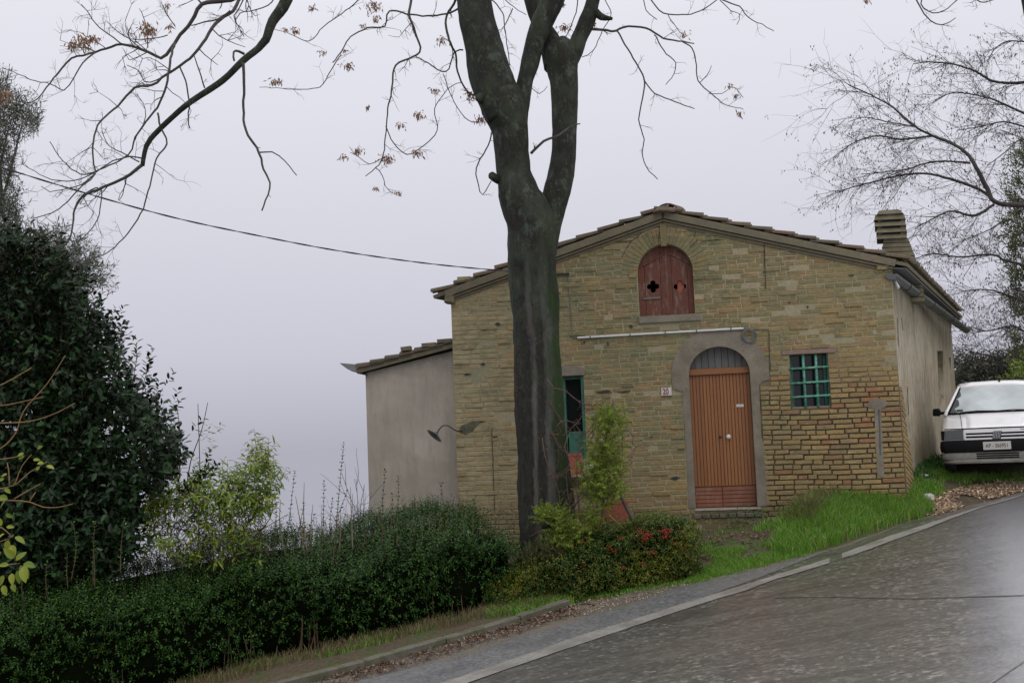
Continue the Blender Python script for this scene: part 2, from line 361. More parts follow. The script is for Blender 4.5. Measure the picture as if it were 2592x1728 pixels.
M['shutter'] = wood('faded_red_shutter', (.115, .036, .020), (.175, .055, .030), (.045, .025, .02), rough=.75, wear=(.20, .155, .13))
M['grey_wood'] = wood('bare_grey_wood', (.10, .10, .095), (.19, .19, .18), (.05, .045, .04), rough=.85)
M['lintel'] = wood('old_lintel', (.20, .13, .10), (.28, .20, .165), (.08, .055, .045), vdir=(.8, .8, 6), rough=.85, wear=(.30, .24, .20))
M['green'] = plain('green_paint', (.022, .135, .090), .5, .35, 14, dirt=(.05, .09, .06))
def f():
    t = NT('chipped_green_iron'); n = t.noise(16, 5, .75); c = t.ramp(n, [(.36, (.12, .085, .045)), (.44, (.03, .19, .12)), (.56, (.10, .31, .21)), (.70, (.25, .30, .20))]); t.bump(n, .4, .004)
    return t.done(c, .6)
M['grille'] = f()
M['dark'] = plain('black_backing', (.006, .006, .006), .9, .1)  # near-black colour stands for the unlit inside behind openings
M['dark_glass'] = NT('dim_window_glass').done((.010, .014, .013), .12, .5)
M['iron'] = plain('dark_iron', (.022, .020, .018), .55, .4, 20)
M['tin'] = plain('grey_zinc', (.12, .135, .135), .42, .35, 8, .5, dirt=(.055, .065, .055))
M['lamp'] = plain('enamel_lamp_shade', (.085, .095, .085), .4, .3, 20)
M['white'] = plain('white_paint', (.62, .61, .58), .5, .12, 30, dirt=(.42, .40, .36))
M['pipe'] = plain('grey_white_pvc', (.56, .57, .56), .45, .08, 20)
M['cable'] = plain('grey_cable', (.115, .125, .13), .5, .2)
M['wire'] = plain('black_cable', (.03, .03, .032), .6, .2)
M['red'] = plain('dark_red_paint', (.22, .035, .025), .5, .2)
def f():
    t = NT('roof_tile_clay'); r_ = t.orand(); n = t.noise(9, 6, .75); m = t.noise(50, 5, .7)
    c = t.ramp(r_, [(0, (.12, .066, .042)), (.4, (.085, .068, .045)), (.75, (.14, .080, .050)), (1, (.065, .058, .040))]); c = t.mix(t.rng(n, .42, .62, 0, .85), c, t.mix(t.rng(m, .4, .6), (.035, .036, .024), (.10, .10, .07)))
    t.bump(m, .5, .006); return t.done(c, .88, .3)
M['tile'] = f()
def f():
    t = NT('roof_bed_mortar'); n = t.noise(5, 6, .7); m = t.noise(50, 5, .7); c = t.mix(t.rng(n, .35, .65), (.19, .155, .10), (.125, .12, .085)); c = t.mix(t.rng(m, .5, .75, 0, .5), c, (.075, .065, .045))
    t.bump(m, .5, .006); return t.done(c, .92, .2)
M['bed'] = f()
def f():
    t = NT('chimney_brick'); n = t.noise(12, 6, .75); c = t.mix(t.rng(n, .35, .65), (.115, .100, .062), (.185, .165, .110)); c = t.mix(t.rng(t.noise(3, 4, .6), .45, .65, 0, .7), c, (.062, .068, .040))
    t.bump(n, .6, .006); return t.done(c, .9, .25)
M['chimney'] = f()
def f():
    t = NT('terracotta'); n = t.noise(18, 5, .7); c = t.mix(t.rng(n, .3, .7), (.24, .060, .034), (.33, .095, .055)); t.bump(n, .2, .003); return t.done(c, .65)
M['terracotta'] = f()
# --- ground
def f():
    t = NT('wet_asphalt'); g = t.noise(26, 7, .85, v=t.map((.8, 1.25, 1)))
    wob = t.n('ShaderNodeVectorMath'); wob.operation = 'ADD'; t.l(t.pos, wob.inputs[0]); nz = t.n('ShaderNodeTexNoise'); nz.inputs['Scale'].default_value = 30; sc_v = t.n('ShaderNodeVectorMath'); sc_v.operation = 'SCALE'; sc_v.inputs['Scale'].default_value = .03; t.l(t.pos, nz.inputs['Vector']); t.l(nz.outputs['Color'], sc_v.inputs[0]); t.l(sc_v.outputs[0], wob.inputs[1])
    cell = t.xyz(t.vor(30, v=t.map((.75, 1.0, 1), v=wob.outputs[0]), out=1))[0]; cell2 = t.xyz(t.vor(75, v=wob.outputs[0], out=1))[1]
    big = t.noise(.55, 5, .6); al = (0, 0, R(-25)); streak = t.noise(1.3, 7, .75, v=t.map((.35, 2.4, 1), rot=al), dist=.6); fine = t.noise(5, 6, .8, v=t.map((.4, 2.2, 1), rot=al))
    c = t.ramp(cell, [(0, (.030, .028, .025)), (.55, (.075, .071, .064)), (.85, (.16, .152, .14)), (1, (.42, .40, .37))]); c = t.mix(t.math('MULTIPLY', cell2, .5), c, (.050, .046, .040))
    c = t.mix(t.rng(big, .40, .60, 0, .6), c, (.080, .070, .056)); c = t.mix(t.rng(fine, .50, .64, 0, .45), c, (.20, .195, .185)); c = t.mix(t.rng(streak, .55, .40, 0, .6), c, (.030, .026, .020))
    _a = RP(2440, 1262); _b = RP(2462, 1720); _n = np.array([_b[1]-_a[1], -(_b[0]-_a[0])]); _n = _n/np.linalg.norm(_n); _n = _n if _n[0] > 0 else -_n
    X, Y, Z = t.xyz(); sky_sheen = t.math('ADD', t.math('MULTIPLY', t.math('SUBTRACT', X, float(_a[0])), float(_n[0])), t.math('MULTIPLY', t.math('SUBTRACT', Y, float(_a[1])), float(_n[1]))); sky_sheen = t.rng(t.math('ADD', sky_sheen, t.math('ADD', t.math('MULTIPLY', t.math('SUBTRACT', cell2, .5), .35), t.math('MULTIPLY', t.math('SUBTRACT', t.noise(1.6, 5, .7), .5), .8))), -.15, .40)
    c = t.mix(t.math('MULTIPLY', sky_sheen, .85), c, (.205, .203, .212))  # paler tint painted in for the sky's reflection on the right side
    wet = t.rng(streak, .42, .60); h = t.math('ADD', t.math('MULTIPLY', cell, .6), t.math('MULTIPLY', g, .8))
    t.bump(h, .6, .010, prev=t.bump(t.noise(9, 4, .6, v=t.map((.6, 1.6, 1))), .2, .010))
    q = t.n('ShaderNodeBump'); t.put(q.inputs['Strength'], t.rng(sky_sheen, 0, 1, .30, .06)); q.inputs['Distance'].default_value = .006; t.l(h, q.inputs['Height']); t.l(q.outputs[0], t.b.inputs['Coat Normal'])
    return t.done(c, t.rng(g, .3, .7, .30, .45), .6, IOR=1.5, Coat_Weight=t.math('MAXIMUM', sky_sheen, t.math('MULTIPLY', t.rng(t.math('ADD', t.math('MULTIPLY', cell, .5), t.math('MULTIPLY', fine, .8)), .40, .85, .30, 1.0), t.rng(wet, 0, 1, .55, 1.0))), Coat_Roughness=t.rng(sky_sheen, 0, 1, .12, .24), Coat_IOR=t.rng(sky_sheen, 0, 1, 3.0, 4.0))
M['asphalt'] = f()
def f():
    t = NT('shoulder_asphalt'); g = t.xyz(t.vor(38, out=1))[0]; b = t.noise(2.5, 5, .7); c = t.mix(t.rng(g, .2, 1.0), (.090, .090, .091), (.165, .164, .163)); c = t.mix(t.rng(b, .5, .7, 0, .4), c, (.10, .09, .07))
    t.bump(g, .4, .006); return t.done(c, t.rng(b, .4, .6, .30, .50), .5)
M['shoulder'] = f()
def f():
    t = NT('worn_road_paint'); g = t.noise(60, 5, .8); b = t.noise(2.2, 5, .7); c = t.mix(t.rng(g, .3, .7), (.17, .16, .14), (.32, .30, .27)); w = t.math('MAXIMUM', t.math('MULTIPLY', t.rng(b, .45, .60), .8), t.rng(t.noise(24, 6, .85), .52, .60)); c = t.mix(t.math('MULTIPLY', w, .85), c, (.115, .108, .096))
    t.bump(g, .4, .005); return t.done(c, .42, .5)
M['paint'] = f()
def f():
    t = NT('gravel_verge'); v = t.vor(55); g = t.noise(70, 5, .8); b = t.noise(3, 5, .7)
    c = t.mix(t.rng(v, .0, .5), (.22, .20, .165), (.085, .075, .060)); c = t.mix(t.rng(b, .45, .62, 0, .8), c, (.14, .115, .078)); c = t.mix(t.rng(g, .6, .75, 0, .6), c, (.36, .33, .28))
    t.bump(v, .7, .012, prev=t.bump(g, .5, .006)); return t.done(c, .55, .4)
M['gravel'] = f()
def f():
    t = NT('damp_earth_and_turf'); X, Y, Z = t.xyz(); n = t.noise(2.2, 6, .7); m = t.noise(22, 6, .8)
    c = t.mix(t.rng(m, .35, .7), (.050, .036, .022), (.125, .092, .060)); c = t.mix(t.rng(n, .47, .60, 0, .8), c, t.mix(t.rng(m, .3, .7), (.022, .045, .008), (.060, .115, .020)))
    c = t.mix(t.rng(t.vor(40), .0, .12, .7, 0), c, (.26, .23, .19))
    t.bump(m, .8, .02, prev=t.bump(n, .5, .06)); return t.done(c, .85, .3)
M['earth'] = f()
def f():
    t = NT('mossy_concrete_kerb'); n = t.noise(6, 6, .7); m = t.noise(60, 5, .7); c = t.mix(t.rng(m, .3, .7), (.085, .078, .060), (.155, .142, .112)); c = t.mix(t.rng(n, .45, .6, 0, .8), c, (.060, .068, .028))
    t.bump(m, .6, .006); return t.done(c, .8, .3)
M['kerb'] = f()
# --- plants
def leafmat(name, stops, rough=.4, spec=.5, trans=.0, nscale=1.6, alt=None):
    t = NT(name); c = t.ramp(t.attr(), stops)
    if alt: c = t.mix(t.rng(t.noise(nscale, 3, .6), .48, .62, 0, .8), c, alt)
    if trans:
        tr = t.n('ShaderNodeBsdfTranslucent'); t.put(tr.inputs[0], c); mx = t.n('ShaderNodeMixShader'); mx.inputs[0].default_value = trans
        t.l(t.b.outputs[0], mx.inputs[1]); t.l(tr.outputs[0], mx.inputs[2]); t.l(mx.outputs[0], t.out.inputs[0])
    rg = t.math('MULTIPLY', t.math('GREATER_THAN', t.math('FRACT', t.math('MULTIPLY', t.attr(), 37.0)), .84), -max(rough-.14, 0))
    return t.done(c, t.math('ADD', rg, rough), spec)
M['privet'] = leafmat('privet_leaf', [(0, (.005, .018, .002)), (.5, (.012, .038, .004)), (.85, (.030, .088, .008)), (1, (.065, .145, .015))], .6, .2)
M['privet_new'] = leafmat('privet_young_leaf', [(0, (.028, .085, .014)), (.6, (.045, .125, .020)), (1, (.085, .165, .030))], .5, .4, .25)
M['laurel'] = leafmat('laurel_leaf', [(0, (.003, .012, .003)), (.6, (.008, .027, .006)), (1, (.022, .055, .014))], .45, .25)
M['olive'] = leafmat('olive_leaf', [(0, (.045, .060, .038)), (.5, (.075, .095, .062)), (.85, (.12, .135, .095)), (1, (.17, .185, .14))], .5, .4, .1)
M['peach'] = leafmat('light_green_leaf', [(0, (.085, .155, .015)), (.5, (.16, .245, .024)), (.85, (.25, .32, .042)), (1, (.27, .25, .05))], .45, .4, .35)
M['yellow_leaf'] = leafmat('yellow_green_leaf', [(0, (.12, .19, .018)), (.5, (.22, .27, .022)), (1, (.31, .34, .035))], .4, .4, .4)
M['juniper'] = leafmat('feathery_green', [(0, (.075, .14, .018)), (.5, (.18, .27, .030)), (1, (.34, .40, .05))], .6, .3, .25)
M['heather'] = leafmat('dull_olive_needles', [(0, (.040, .060, .016)), (.7, (.085, .105, .032)), (1, (.15, .14, .05))], .7, .3, .2)
M['pyra'] = leafmat('firethorn_leaf', [(0, (.008, .026, .004)), (.5, (.026, .068, .008)), (.8, (.075, .125, .014)), (.93, (.22, .22, .03)), (1, (.26, .10, .03))], .45, .25, .15, nscale=1.1, alt=(.19, .21, .025))
M['berry'] = NT('red_berry').done((.33, .012, .010), .35)
M['core'] = plain('painted_shade_mass', (.004, .006, .0025), 1.0, .4, 20, spec=0.0)  # near-black solid filler; the shade inside the foliage is in its colour
M['grass'] = leafmat('grass_blade', [(0, (.055, .165, .010)), (.5, (.115, .290, .018)), (.82, (.190, .340, .040)), (.93, (.24, .27, .06)), (1, (.28, .25, .11))], .5, .4, .3)
M['drygrass'] = leafmat('dry_grass_blade', [(0, (.07, .085, .025)), (.4, (.14, .12, .05)), (1, (.24, .18, .10))], .7, .3, .2)
M['litter'] = leafmat('dead_leaf', [(0, (.045, .026, .018)), (.4, (.12, .062, .042)), (.75, (.20, .125, .08)), (1, (.30, .25, .17))], .6, .4)
M['chips'] = leafmat('wood_chip', [(0, (.26, .17, .11)), (.5, (.48, .35, .24)), (1, (.70, .56, .42))], .75, .3)
M['dryleaf'] = leafmat('hanging_dead_leaf', [(0, (.16, .085, .05)), (.6, (.30, .18, .11)), (1, (.42, .29, .19))], .7, .3, .3)
M['pod'] = leafmat('dark_seed_pod', [(0, (.035, .025, .02)), (1, (.09, .065, .05))], .8, .2)
def f():
    t = NT('tree_bark'); X, Y, Z = t.xyz()
    v = t.noise(7, 7, .75, v=t.map((1, 1, .16)), dist=.5); m = t.noise(30, 6, .75, v=t.map((1, 1, .35))); b = t.noise(2.2, 5, .65)
    c = t.mix(t.rng(m, .3, .7), (.009, .009, .008), (.040, .038, .028))
    xw = t.math('ADD', X, t.math('MULTIPLY', t.math('SUBTRACT', t.noise(2.5, 6, .7, v=t.map((1, 1, .6))), .5), .22)); b1 = t.rng(t.math('ABSOLUTE', t.math('SUBTRACT', xw, .44)), .075, .03); b2 = t.rng(t.math('ABSOLUTE', t.math('SUBTRACT', xw, .24)), .045, .015)
    c = t.mix(t.math('MULTIPLY', t.math('MULTIPLY', t.math('MAXIMUM', b1, b2), t.rng(Z, 2.7, 1.8)), t.rng(v, .35, .55, .25, .85)), c, (.125, .120, .110))
    c = t.mix(t.math('MULTIPLY', t.rng(b, .45, .62, 0, .75), t.rng(Z, -.2, 1.5, .15, 1)), c, (.052, .066, .040))
    lch = t.math('MULTIPLY', t.rng(t.noise(7, 6, .75, v=t.map((1, 1, .7), loc=(2, 5, 1))), .54, .62), t.rng(Z, 1.2, 3.0, .05, .8)); c = t.mix(lch, c, (.085, .108, .078))
    spot = t.math('MULTIPLY', t.rng(t.math('ADD', t.vor(15), t.math('MULTIPLY', t.noise(40, 3, .6), .35)), .42, .30), t.math('MULTIPLY', t.rng(t.noise(2.3, 4, .7, v=t.map(loc=(3, 3, 3))), .50, .60), t.rng(Z, .6, 1.6))); c = t.mix(t.math('MULTIPLY', spot, .6), c, (.13, .155, .115))
    NX, NY, NZ = t.xyz(t.n('ShaderNodeNewGeometry').outputs['Normal'])
    ms = t.math('MULTIPLY', t.math('MULTIPLY', t.rng(NX, .15, .75), t.rng(t.noise(3, 5, .7), .38, .56)), t.rng(X, .05, .45)); ms = t.math('MULTIPLY', ms, t.rng(Z, 3.2, 2.1))
    c = t.mix(ms, c, (.022, .048, .008)); yl = t.math('MULTIPLY', t.rng(t.noise(14, 4, .7), .60, .68), .6); c = t.mix(yl, c, (.10, .10, .02))
    t.bump(v, 1.0, .09, prev=t.bump(m, .8, .03)); return t.done(c, .8, .3)
M['bark'] = f()
M['branch'] = plain('thin_branch_bark', (.060, .052, .044), .85, .35, 20)
M['twig'] = plain('dark_twig', (.050, .042, .038), .85, .3, 30)
M['stem'] = plain('brown_stem', (.10, .060, .032), .8, .3, 30)
M['reed'] = plain('dry_reed', (.21, .14, .09), .85, .3, 30)
M['orange_twig'] = plain('orange_brown_twig', (.20, .115, .045), .7, .3, 30)
M['rose'] = plain('reddish_vine', (.105, .055, .045), .8, .35, 20)
M['far'] = leafmat('far_wood', [(0, (.045, .050, .035)), (1, (.110, .115, .085))], .9, .2)
# --- car
def f():
    t = NT('white_car_paint'); n = t.noise(6, 5, .7); X, Y, Z = t.xyz()
    c = t.mix(t.rng(n, .5, .75, 0, .25), (.72, .71, .70), (.50, .48, .45)); return t.done(c, .28, .5, Coat_Weight=.6, Coat_Roughness=.08)
M['carwhite'] = f()
M['carblack'] = plain('black_plastic', (.006, .006, .006), .6, .3, 40, spec=.1)
M['cargrey'] = plain('grey_lower_bumper', (.17, .16, .14), .5, .2, 12, dirt=(.10, .09, .07))
def f():
    t = NT('windscreen_glass'); t.done((.10, .115, .115), .06, .5)
    g = t.n('ShaderNodeBsdfGlossy'); g.inputs[0].default_value = (.75, .8, .8, 1); g.inputs['Roughness'].default_value = .03
    mx = t.n('ShaderNodeMixShader'); t.put(mx.inputs[0], t.rng(t.noise(2.2, 3, .5), .35, .65, .16, .34)); t.l(t.b.outputs[0], mx.inputs[1]); t.l(g.outputs[0], mx.inputs[2]); t.l(mx.outputs[0], t.out.inputs[0]); return t.m
M['glass'] = f()
def f():
    t = NT('ribbed_headlamp_glass'); n = t.noise(60, 3, .6, v=t.map((1, 1, .1))); t.bump(n, .6, .004); return t.done((.085, .09, .088), .25, .4)
M['lampglass'] = f()
M['chrome'] = plain('dull_chrome', (.35, .35, .35), .3, .1, 10, .8)
M['plate'] = plain('number_plate', (.42, .40, .36), .5, .06)
M['ink'] = plain('black_lettering', (.02, .02, .02), .6, .1)
M['tyre'] = plain('tyre_rubber', (.013, .013, .013), .8, .3)
M['stone'] = plain('pale_stone', (.38, .37, .34), .8, .25, 12)
# ------------------------------------------------------------------ ground
EDGE_PX = [(-900, 2010), (-300, 1930), (300, 1850), (700, 1780), (910, 1722), (1055, 1688), (1200, 1654), (1299, 1620), (1429, 1580), (1500, 1556), (1600, 1529), (1700, 1492), (1817, 1464), (1932, 1441), (2080, 1398), (2200, 1360), (2281, 1327), (2364, 1305), (2463, 1279), (2592, 1244), (2760, 1185), (3100, 1080)]
EDGE = np.array([RP(*p) for p in EDGE_PX])          # where the asphalt ends
KERB_PX = [(-900, 1960), (-300, 1893), (300, 1822), (705, 1752), (800, 1728), (970, 1683), (1072, 1655), (1200, 1615), (1282, 1592), (1360, 1568), (1443, 1540)]
KERB = np.array([RP(*p) for p in KERB_PX])
_ed = EDGE[:, :2]
def edist(x, y):
    """signed distance from the asphalt edge, positive on the house's side (arrays)"""
    x = np.asarray(x, float); y = np.asarray(y, float); sh = x.shape; Q = np.stack([x.ravel(), y.ravel()], 1)
    best = np.full(len(Q), 1e9); sg = np.ones(len(Q))
    for i in range(len(_ed)-1):
        a = _ed[i]; b = _ed[i+1]; d = b-a; L = np.dot(d, d)
        t = np.clip(((Q-a)@d)/L, 0, 1); c = a+t[:, None]*d; dd = np.linalg.norm(Q-c, axis=1)
        cr = d[0]*(Q[:, 1]-a[1])-d[1]*(Q[:, 0]-a[0]); m = dd < best-1e-9
        best[m] = dd[m]; sg[m] = np.sign(cr[m])
    return (best*sg).reshape(sh)
fb = lambda px, py, dn=0: FA.at(*FA.uv(px, py), dn)
CTRL = [(fb(1835, 1338, .25), 0), (fb(1700, 1345, .2), 0), (fb(1500, 1350, .2), 0), (fb(1960, 1318, .1), 0), (fb(2080, 1262, .1), 0), (fb(2180, 1235, .1), 0), (fb(2290, 1213, .05), 0), (fb(1170, 1400, .1), 0),
        (P(2385, 1180, 18.5), 0), (P(2420, 1195, 17.2), 0), (P(2530, 1197, 17.3), 0), (P(2640, 1197, 17.3), 0), (P(2700, 1165, 21), 0), (P(2090, 1262, 16.3), 0), (P(2000, 1330, 16.0), 0), (P(2170, 1262, 16.3), 0)]
_kt = KERB[1:]; 
for _i in range(len(_kt)):
    _d = nrm(_kt[min(_i+1, len(_kt)-1)]-_kt[max(_i-1, 0)]); _nb = nrm(np.cross([0, 0, 1], _d))
    for _o, _z in ((.0, -.01), (.22, .085), (.55, .11), (1.1, .13)): _q = _kt[_i]+_nb*_o; CTRL.append((np.array([_q[0], _q[1], roadz(_q[0], _q[1])+_z]), 0))
CXY = np.array([c[0][:2] for c in CTRL]); CO = np.array([c[0][2]-roadz(c[0][0], c[0][1]) for c in CTRL])
def ss(x, a, b):
    t = np.clip((x-a)/(b-a), 0, 1); return t*t*(3-2*t)
def vnoise(x, y, s, seed=0):
    """cheap smooth 2-D noise from a few sine waves"""
    r_ = np.random.RandomState(seed); o = 0
    for k in range(6):
        a = r_.rand()*6.28; f_ = s*(.6+r_.rand()*1.4); o = o+np.sin((x*math.cos(a)+y*math.sin(a))*f_+r_.rand()*6.28)
    return o/6
def ground(x, y):
    x = np.asarray(x, float); y = np.asarray(y, float); d = edist(x, y); base = roadz(x, y)
    w = 0; s = 0
    for (cx, cy), o in zip(CXY, CO):
        q = 1/((x-cx)**2+(y-cy)**2+.05)**1.6; w = w+q; s = s+q*o
    s = s+.10*.02; w = w+.02; off = s/w
    k = ss(d, .05, 1.3); z = base + .0 + off*k
    z = z + .02*vnoise(x, y, 5, 3)*ss(d, .2, .8) + .012*vnoise(x, y, 14, 5)*ss(d, .1, .5)
    kerbside = ss(-x, -.8, -.2); z = z + 0*kerbside
    z = np.where(d < 0, base-.03-.25*ss(-d, .2, 1.2), z - .012*(1-ss(d, 0, .15)))
    # the hillside falls away behind the garden on the left and far behind the house
    back = ss(y-x*.25, 16.2, 19.5)*ss(-x, .8, 2.6); z = z-back*.9*np.maximum(y-15.2-x*.25, 0)*.38
    far = np.maximum(np.hypot(x, y-14)-26, 0); z = z-far*.16*ss(far, 0, 30)
    return z
def axis(lo, hi, fl, fh, fine, n):
    a = np.arange(fl, fh+1e-6, fine); g = np.geomspace(1, 1+(lo and abs(lo-fl)), n) if False else None
    L = fl-np.geomspace(.15, fl-lo, n)[::-1]; H = fh+np.geomspace(.15, hi-fh, n); return np.concatenate([L, a, H])
gx = axis(-3200, 3200, -8, 10, .09, 34); gy = axis(-60, 4000, 8, 22, .09, 34)
GX, GY = np.meshgrid(gx, gy); GZ = ground(GX, GY); nx, ny = len(gx), len(gy)
V = np.stack([GX, GY, GZ], -1).reshape(-1, 3); ii = (np.arange(ny-1)[:, None]*nx+np.arange(nx-1)[None]).ravel()
Fq = np.stack([ii, ii+1, ii+nx+1, ii+nx], 1)
obj('ground', V, Fq, M['earth'], None, True, kind='structure', label='damp earth and turf sloping up to the farmhouse')
def gz(x, y): return float(ground(np.array([x]), np.array([y]))[0])

# road: one sheet on its sloping plane, bounded by the traced asphalt edge
def strip(name, A, B, mat, off, na=4, **kw):
    A = np.array(A); B = np.array(B); n = len(A); V = []
    for i in range(n):
        for k in range(na+1):
            p = A[i]*(1-k/na)+B[i]*k/na; V.append((p[0], p[1], roadz(p[0], p[1])+off))
    q = [(i*(na+1)+k, (i+1)*(na+1)+k, (i+1)*(na+1)+k+1, i*(na+1)+k+1) for i in range(n-1) for k in range(na)]
    Va = np.array(V); q = np.array(q)
    e1 = Va[q[0][1]]-Va[q[0][0]]; e2 = Va[q[0][3]]-Va[q[0][0]]
    if np.cross(e1, e2)[2] < 0: q = q[:, ::-1]
    return obj(name, Va, q, mat, None, True, kind='structure', **kw)
ed2, _ = resample(EDGE, np.ones(len(EDGE)), .12)
jit = np.array([vnoise(p[0], p[1], 9, 4)*.035+vnoise(p[0], p[1], 30, 6)*.015 for p in ed2])
ed2[:, 1] += jit
near = np.array([(p[0]*1.0+3.2, -14.0, 0) for p in ed2]); near[:, 0] = np.linspace(-30, 34, len(ed2))
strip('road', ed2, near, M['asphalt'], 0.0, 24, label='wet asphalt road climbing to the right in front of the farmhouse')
LINE_PX = [(700, 1858, 24), (1000, 1773, 23), (1139, 1733, 22), (1200, 1712, 21), (1360, 1657, 21), (1477, 1617, 22), (1600, 1578, 18), (1700, 1545, 16), (1817, 1508, 15), (1888, 1487, 15), (1957, 1463, 11), (2030, 1441, 12), (2100, 1419, 13), (2131, 1408, 13), (2192, 1386, 15), (2260, 1361, 14), (2329, 1338, 12), (2415, 1307, 7), (2500, 1279, 4.5), (2592, 1252, 4), (2760, 1193, 4)]
# shoulder strip between the kerb gravel and the painted line
sh_o = [RP(*p) for p in EDGE_PX[3:15]]
sh_i = [RP(*p) for p in [(700, 1850), (910, 1794), (1055, 1750), (1200, 1704), (1299, 1670), (1429, 1626), (1500, 1601), (1600, 1570), (1700, 1538), (1817, 1498), (1932, 1458), (2080, 1400)]]
strip('road_shoulder', sh_o, sh_i, M['shoulder'], .004, 2, label='smoother grey asphalt shoulder beside the white line')
def lines(i0, i1, name, px=LINE_PX, off=.008, **kw):
    q = px[i0:i1]; A = np.array([RP(x, y-w/2) for x, y, w in q]); B = np.array([RP(x, y+w/2) for x, y, w in q])
    A, _ = resample(A, np.ones(len(A)), .1); B, _ = resample(B, np.ones(len(B)), .1); n = min(len(A), len(B))
    A = A[np.linspace(0, len(A)-1, n).astype(int)]; B = B[np.linspace(0, len(B)-1, n).astype(int)]
    jj = np.array([vnoise(p[0], p[1], 40, 8) for p in A])*.012; A[:, 1] += jj; B[:, 1] -= np.roll(jj, 7)
    strip(name, A, B, M['paint'], off, 1, **kw)
lines(0, 13, 'road_marking', label='long worn white edge line running up from the bottom of the road')
lines(13, 21, 'road_marking', label='upper piece of the white edge line beside the tall grass')
lines(0, 3, 'road_marking', px=[(2440, 1780, 4), (2512, 1727, 3.4), (2640, 1642, 3)], label='thin white line in the lower right of the road')
lines(0, 5, 'road_joint', px=[(1960, 1513, .8), (2100, 1511, 1.2), (2300, 1515, 1.2), (2450, 1511, 1.5), (2640, 1506, 1.8)], off=.005, label='dark straight joint across the wet road')
bpy.data.objects['road_joint'].data.materials.clear(); bpy.data.objects['road_joint'].data.materials.append(M['iron'])
# gravelly verge strip between asphalt edge and turf
vo = []; vi = []
for p in ed2:
    px = p[0]
    w = np.interp(px, [-8, -2, -.2, .5, 1.5, 2.6, 3.4, 4.2, 5.2, 6.5, 9], [.62, .62, .55, .60, .50, .40, .16, .07, .06, .05, .05])
    if px < KERB[-1][0]: w = max(np.interp(px, KERB[:, 0], KERB[:, 1])+.05-p[1], .05); vo.append((p[0], p[1]+w, 0))
    else: vo.append((p[0]-.25*w, p[1]+w, 0))
    vi.append((p[0]+.06, p[1]-.12, 0))
vo = np.array(vo); vi = np.array(vi); vo[:, 1] += [vnoise(p[0], p[1], 7, 9)*.04 for p in vo]
nn = len(vo); VV = []
for i in range(nn):
    for k in range(5):
        p = vi[i]*(1-k/4)+vo[i]*k/4; g = gz(p[0], p[1]); z = roadz(p[0], p[1])+(.003 if k == 0 else .006)
        VV.append((p[0], p[1], max(g+.006, z-.02) if k else z-.02))
q = np.array([(i*5+k, (i+1)*5+k, (i+1)*5+k+1, i*5+k+1) for i in range(nn-1) for k in range(4)])
obj('gravel_verge', VV, q[:, ::-1] if np.cross(np.array(VV[q[0][1]])-VV[q[0][0]], np.array(VV[q[0][3]])-VV[q[0][0]])[2] < 0 else q, M['gravel'], None, True, kind='structure', label='gravel and washed sand along the road edge')

# kerb: separate stones
kb, _ = resample(KERB, np.ones(len(KERB)), .05)
dl = np.r_[0, np.cumsum(np.linalg.norm(np.diff(kb, axis=0), axis=1))]
kerb = thing('kerb', kb[len(kb)//2], None, None); props(kerb, kind='structure', label='mossy concrete kerb along the foot of the long hedge'); s_ = 0
while s_ < dl[-1]-.2:
    L = .98; e = min(s_+L-.012, dl[-1]); pa = np.array([np.interp(s_, dl, kb[:, i]) for i in range(3)]); pb = np.array([np.interp(e, dl, kb[:, i]) for i in range(3)])
    d = nrm(pb-pa); nb = nrm(np.cross([0, 0, 1], d)); upv = np.array([0, 0, 1.0]); h = .095+rs.rand()*.012
    o_ = rs.randn(3)*.004; w = .13
    A = [pa-upv*.2, pb-upv*.2, pb-upv*.2+nb*w, pa-upv*.2+nb*w]; c = .012
    A += [pa+upv*(h-c)+o_, pb+upv*(h-c)+o_, pb+upv*(h-c)+nb*w+o_, pa+upv*(h-c)+nb*w+o_]
    A += [pa+upv*h+nb*c+d*c+o_, pb+upv*h+nb*c-d*c+o_, pb+upv*h+nb*(w-c)-d*c+o_, pa+upv*h+nb*(w-c)+d*c+o_]
    Fk = [(0, 1, 5, 4), (1, 2, 6, 5), (2, 3, 7, 6), (3, 0, 4, 7), (4, 5, 9, 8), (5, 6, 10, 9), (6, 7, 11, 10), (7, 4, 8, 11), (8, 9, 10, 11)]
    obj('kerb_stone', A, Fk, M['kerb'], kerb); s_ += L

# ------------------------------------------------------------------ the brick farmhouse
house = thing('brick_farmhouse', FA.at(UR/2, -.3), 'small old yellow brick farmhouse with arched wooden door and tiled gable roof', 'house')
LT = fu(1148, 748); AP = fu(1678, 555); RT = fu(2259, 676)
WB = -.75
arc = lambda c, r, a0, a1, n: [(c[0]+r*math.cos(a0+(a1-a0)*i/n), c[1]+r*math.sin(a0+(a1-a0)*i/n)) for i in range(n+1)]
# openings
dl_, dr_ = fu(1758, 1240)[0]-.005, fu(1910, 1240)[0]+.005
dl_, dr_ = fu(1752, 1100)[0], fu(1907, 1100)[0]
dc = ((dl_+dr_)/2, fu(1820, 945)[1]); drad = (dr_-dl_)/2; dtop = fu(1820, 877)[1]; dasp = (dtop-dc[1])/drad
def ell(c, rx, ry, a0, a1, n): return [(c[0]+rx*math.cos(a0+(a1-a0)*i/n), c[1]+ry*math.sin(a0+(a1-a0)*i/n)) for i in range(n+1)]
door_hole = [(dl_, -.0), (dr_, -.0)] + ell(dc, drad, drad*dasp, 0, math.pi, 20)
sl, sr = fu(1616, 740)[0], fu(1757, 740)[0]; sc_ = ((sl+sr)/2, fu(1686, 690)[1]); srad = (sr-sl)/2; stop_ = fu(1686, 618)[1]; sasp = (stop_-sc_[1])/srad; sbot = fu(1688, 797)[1]
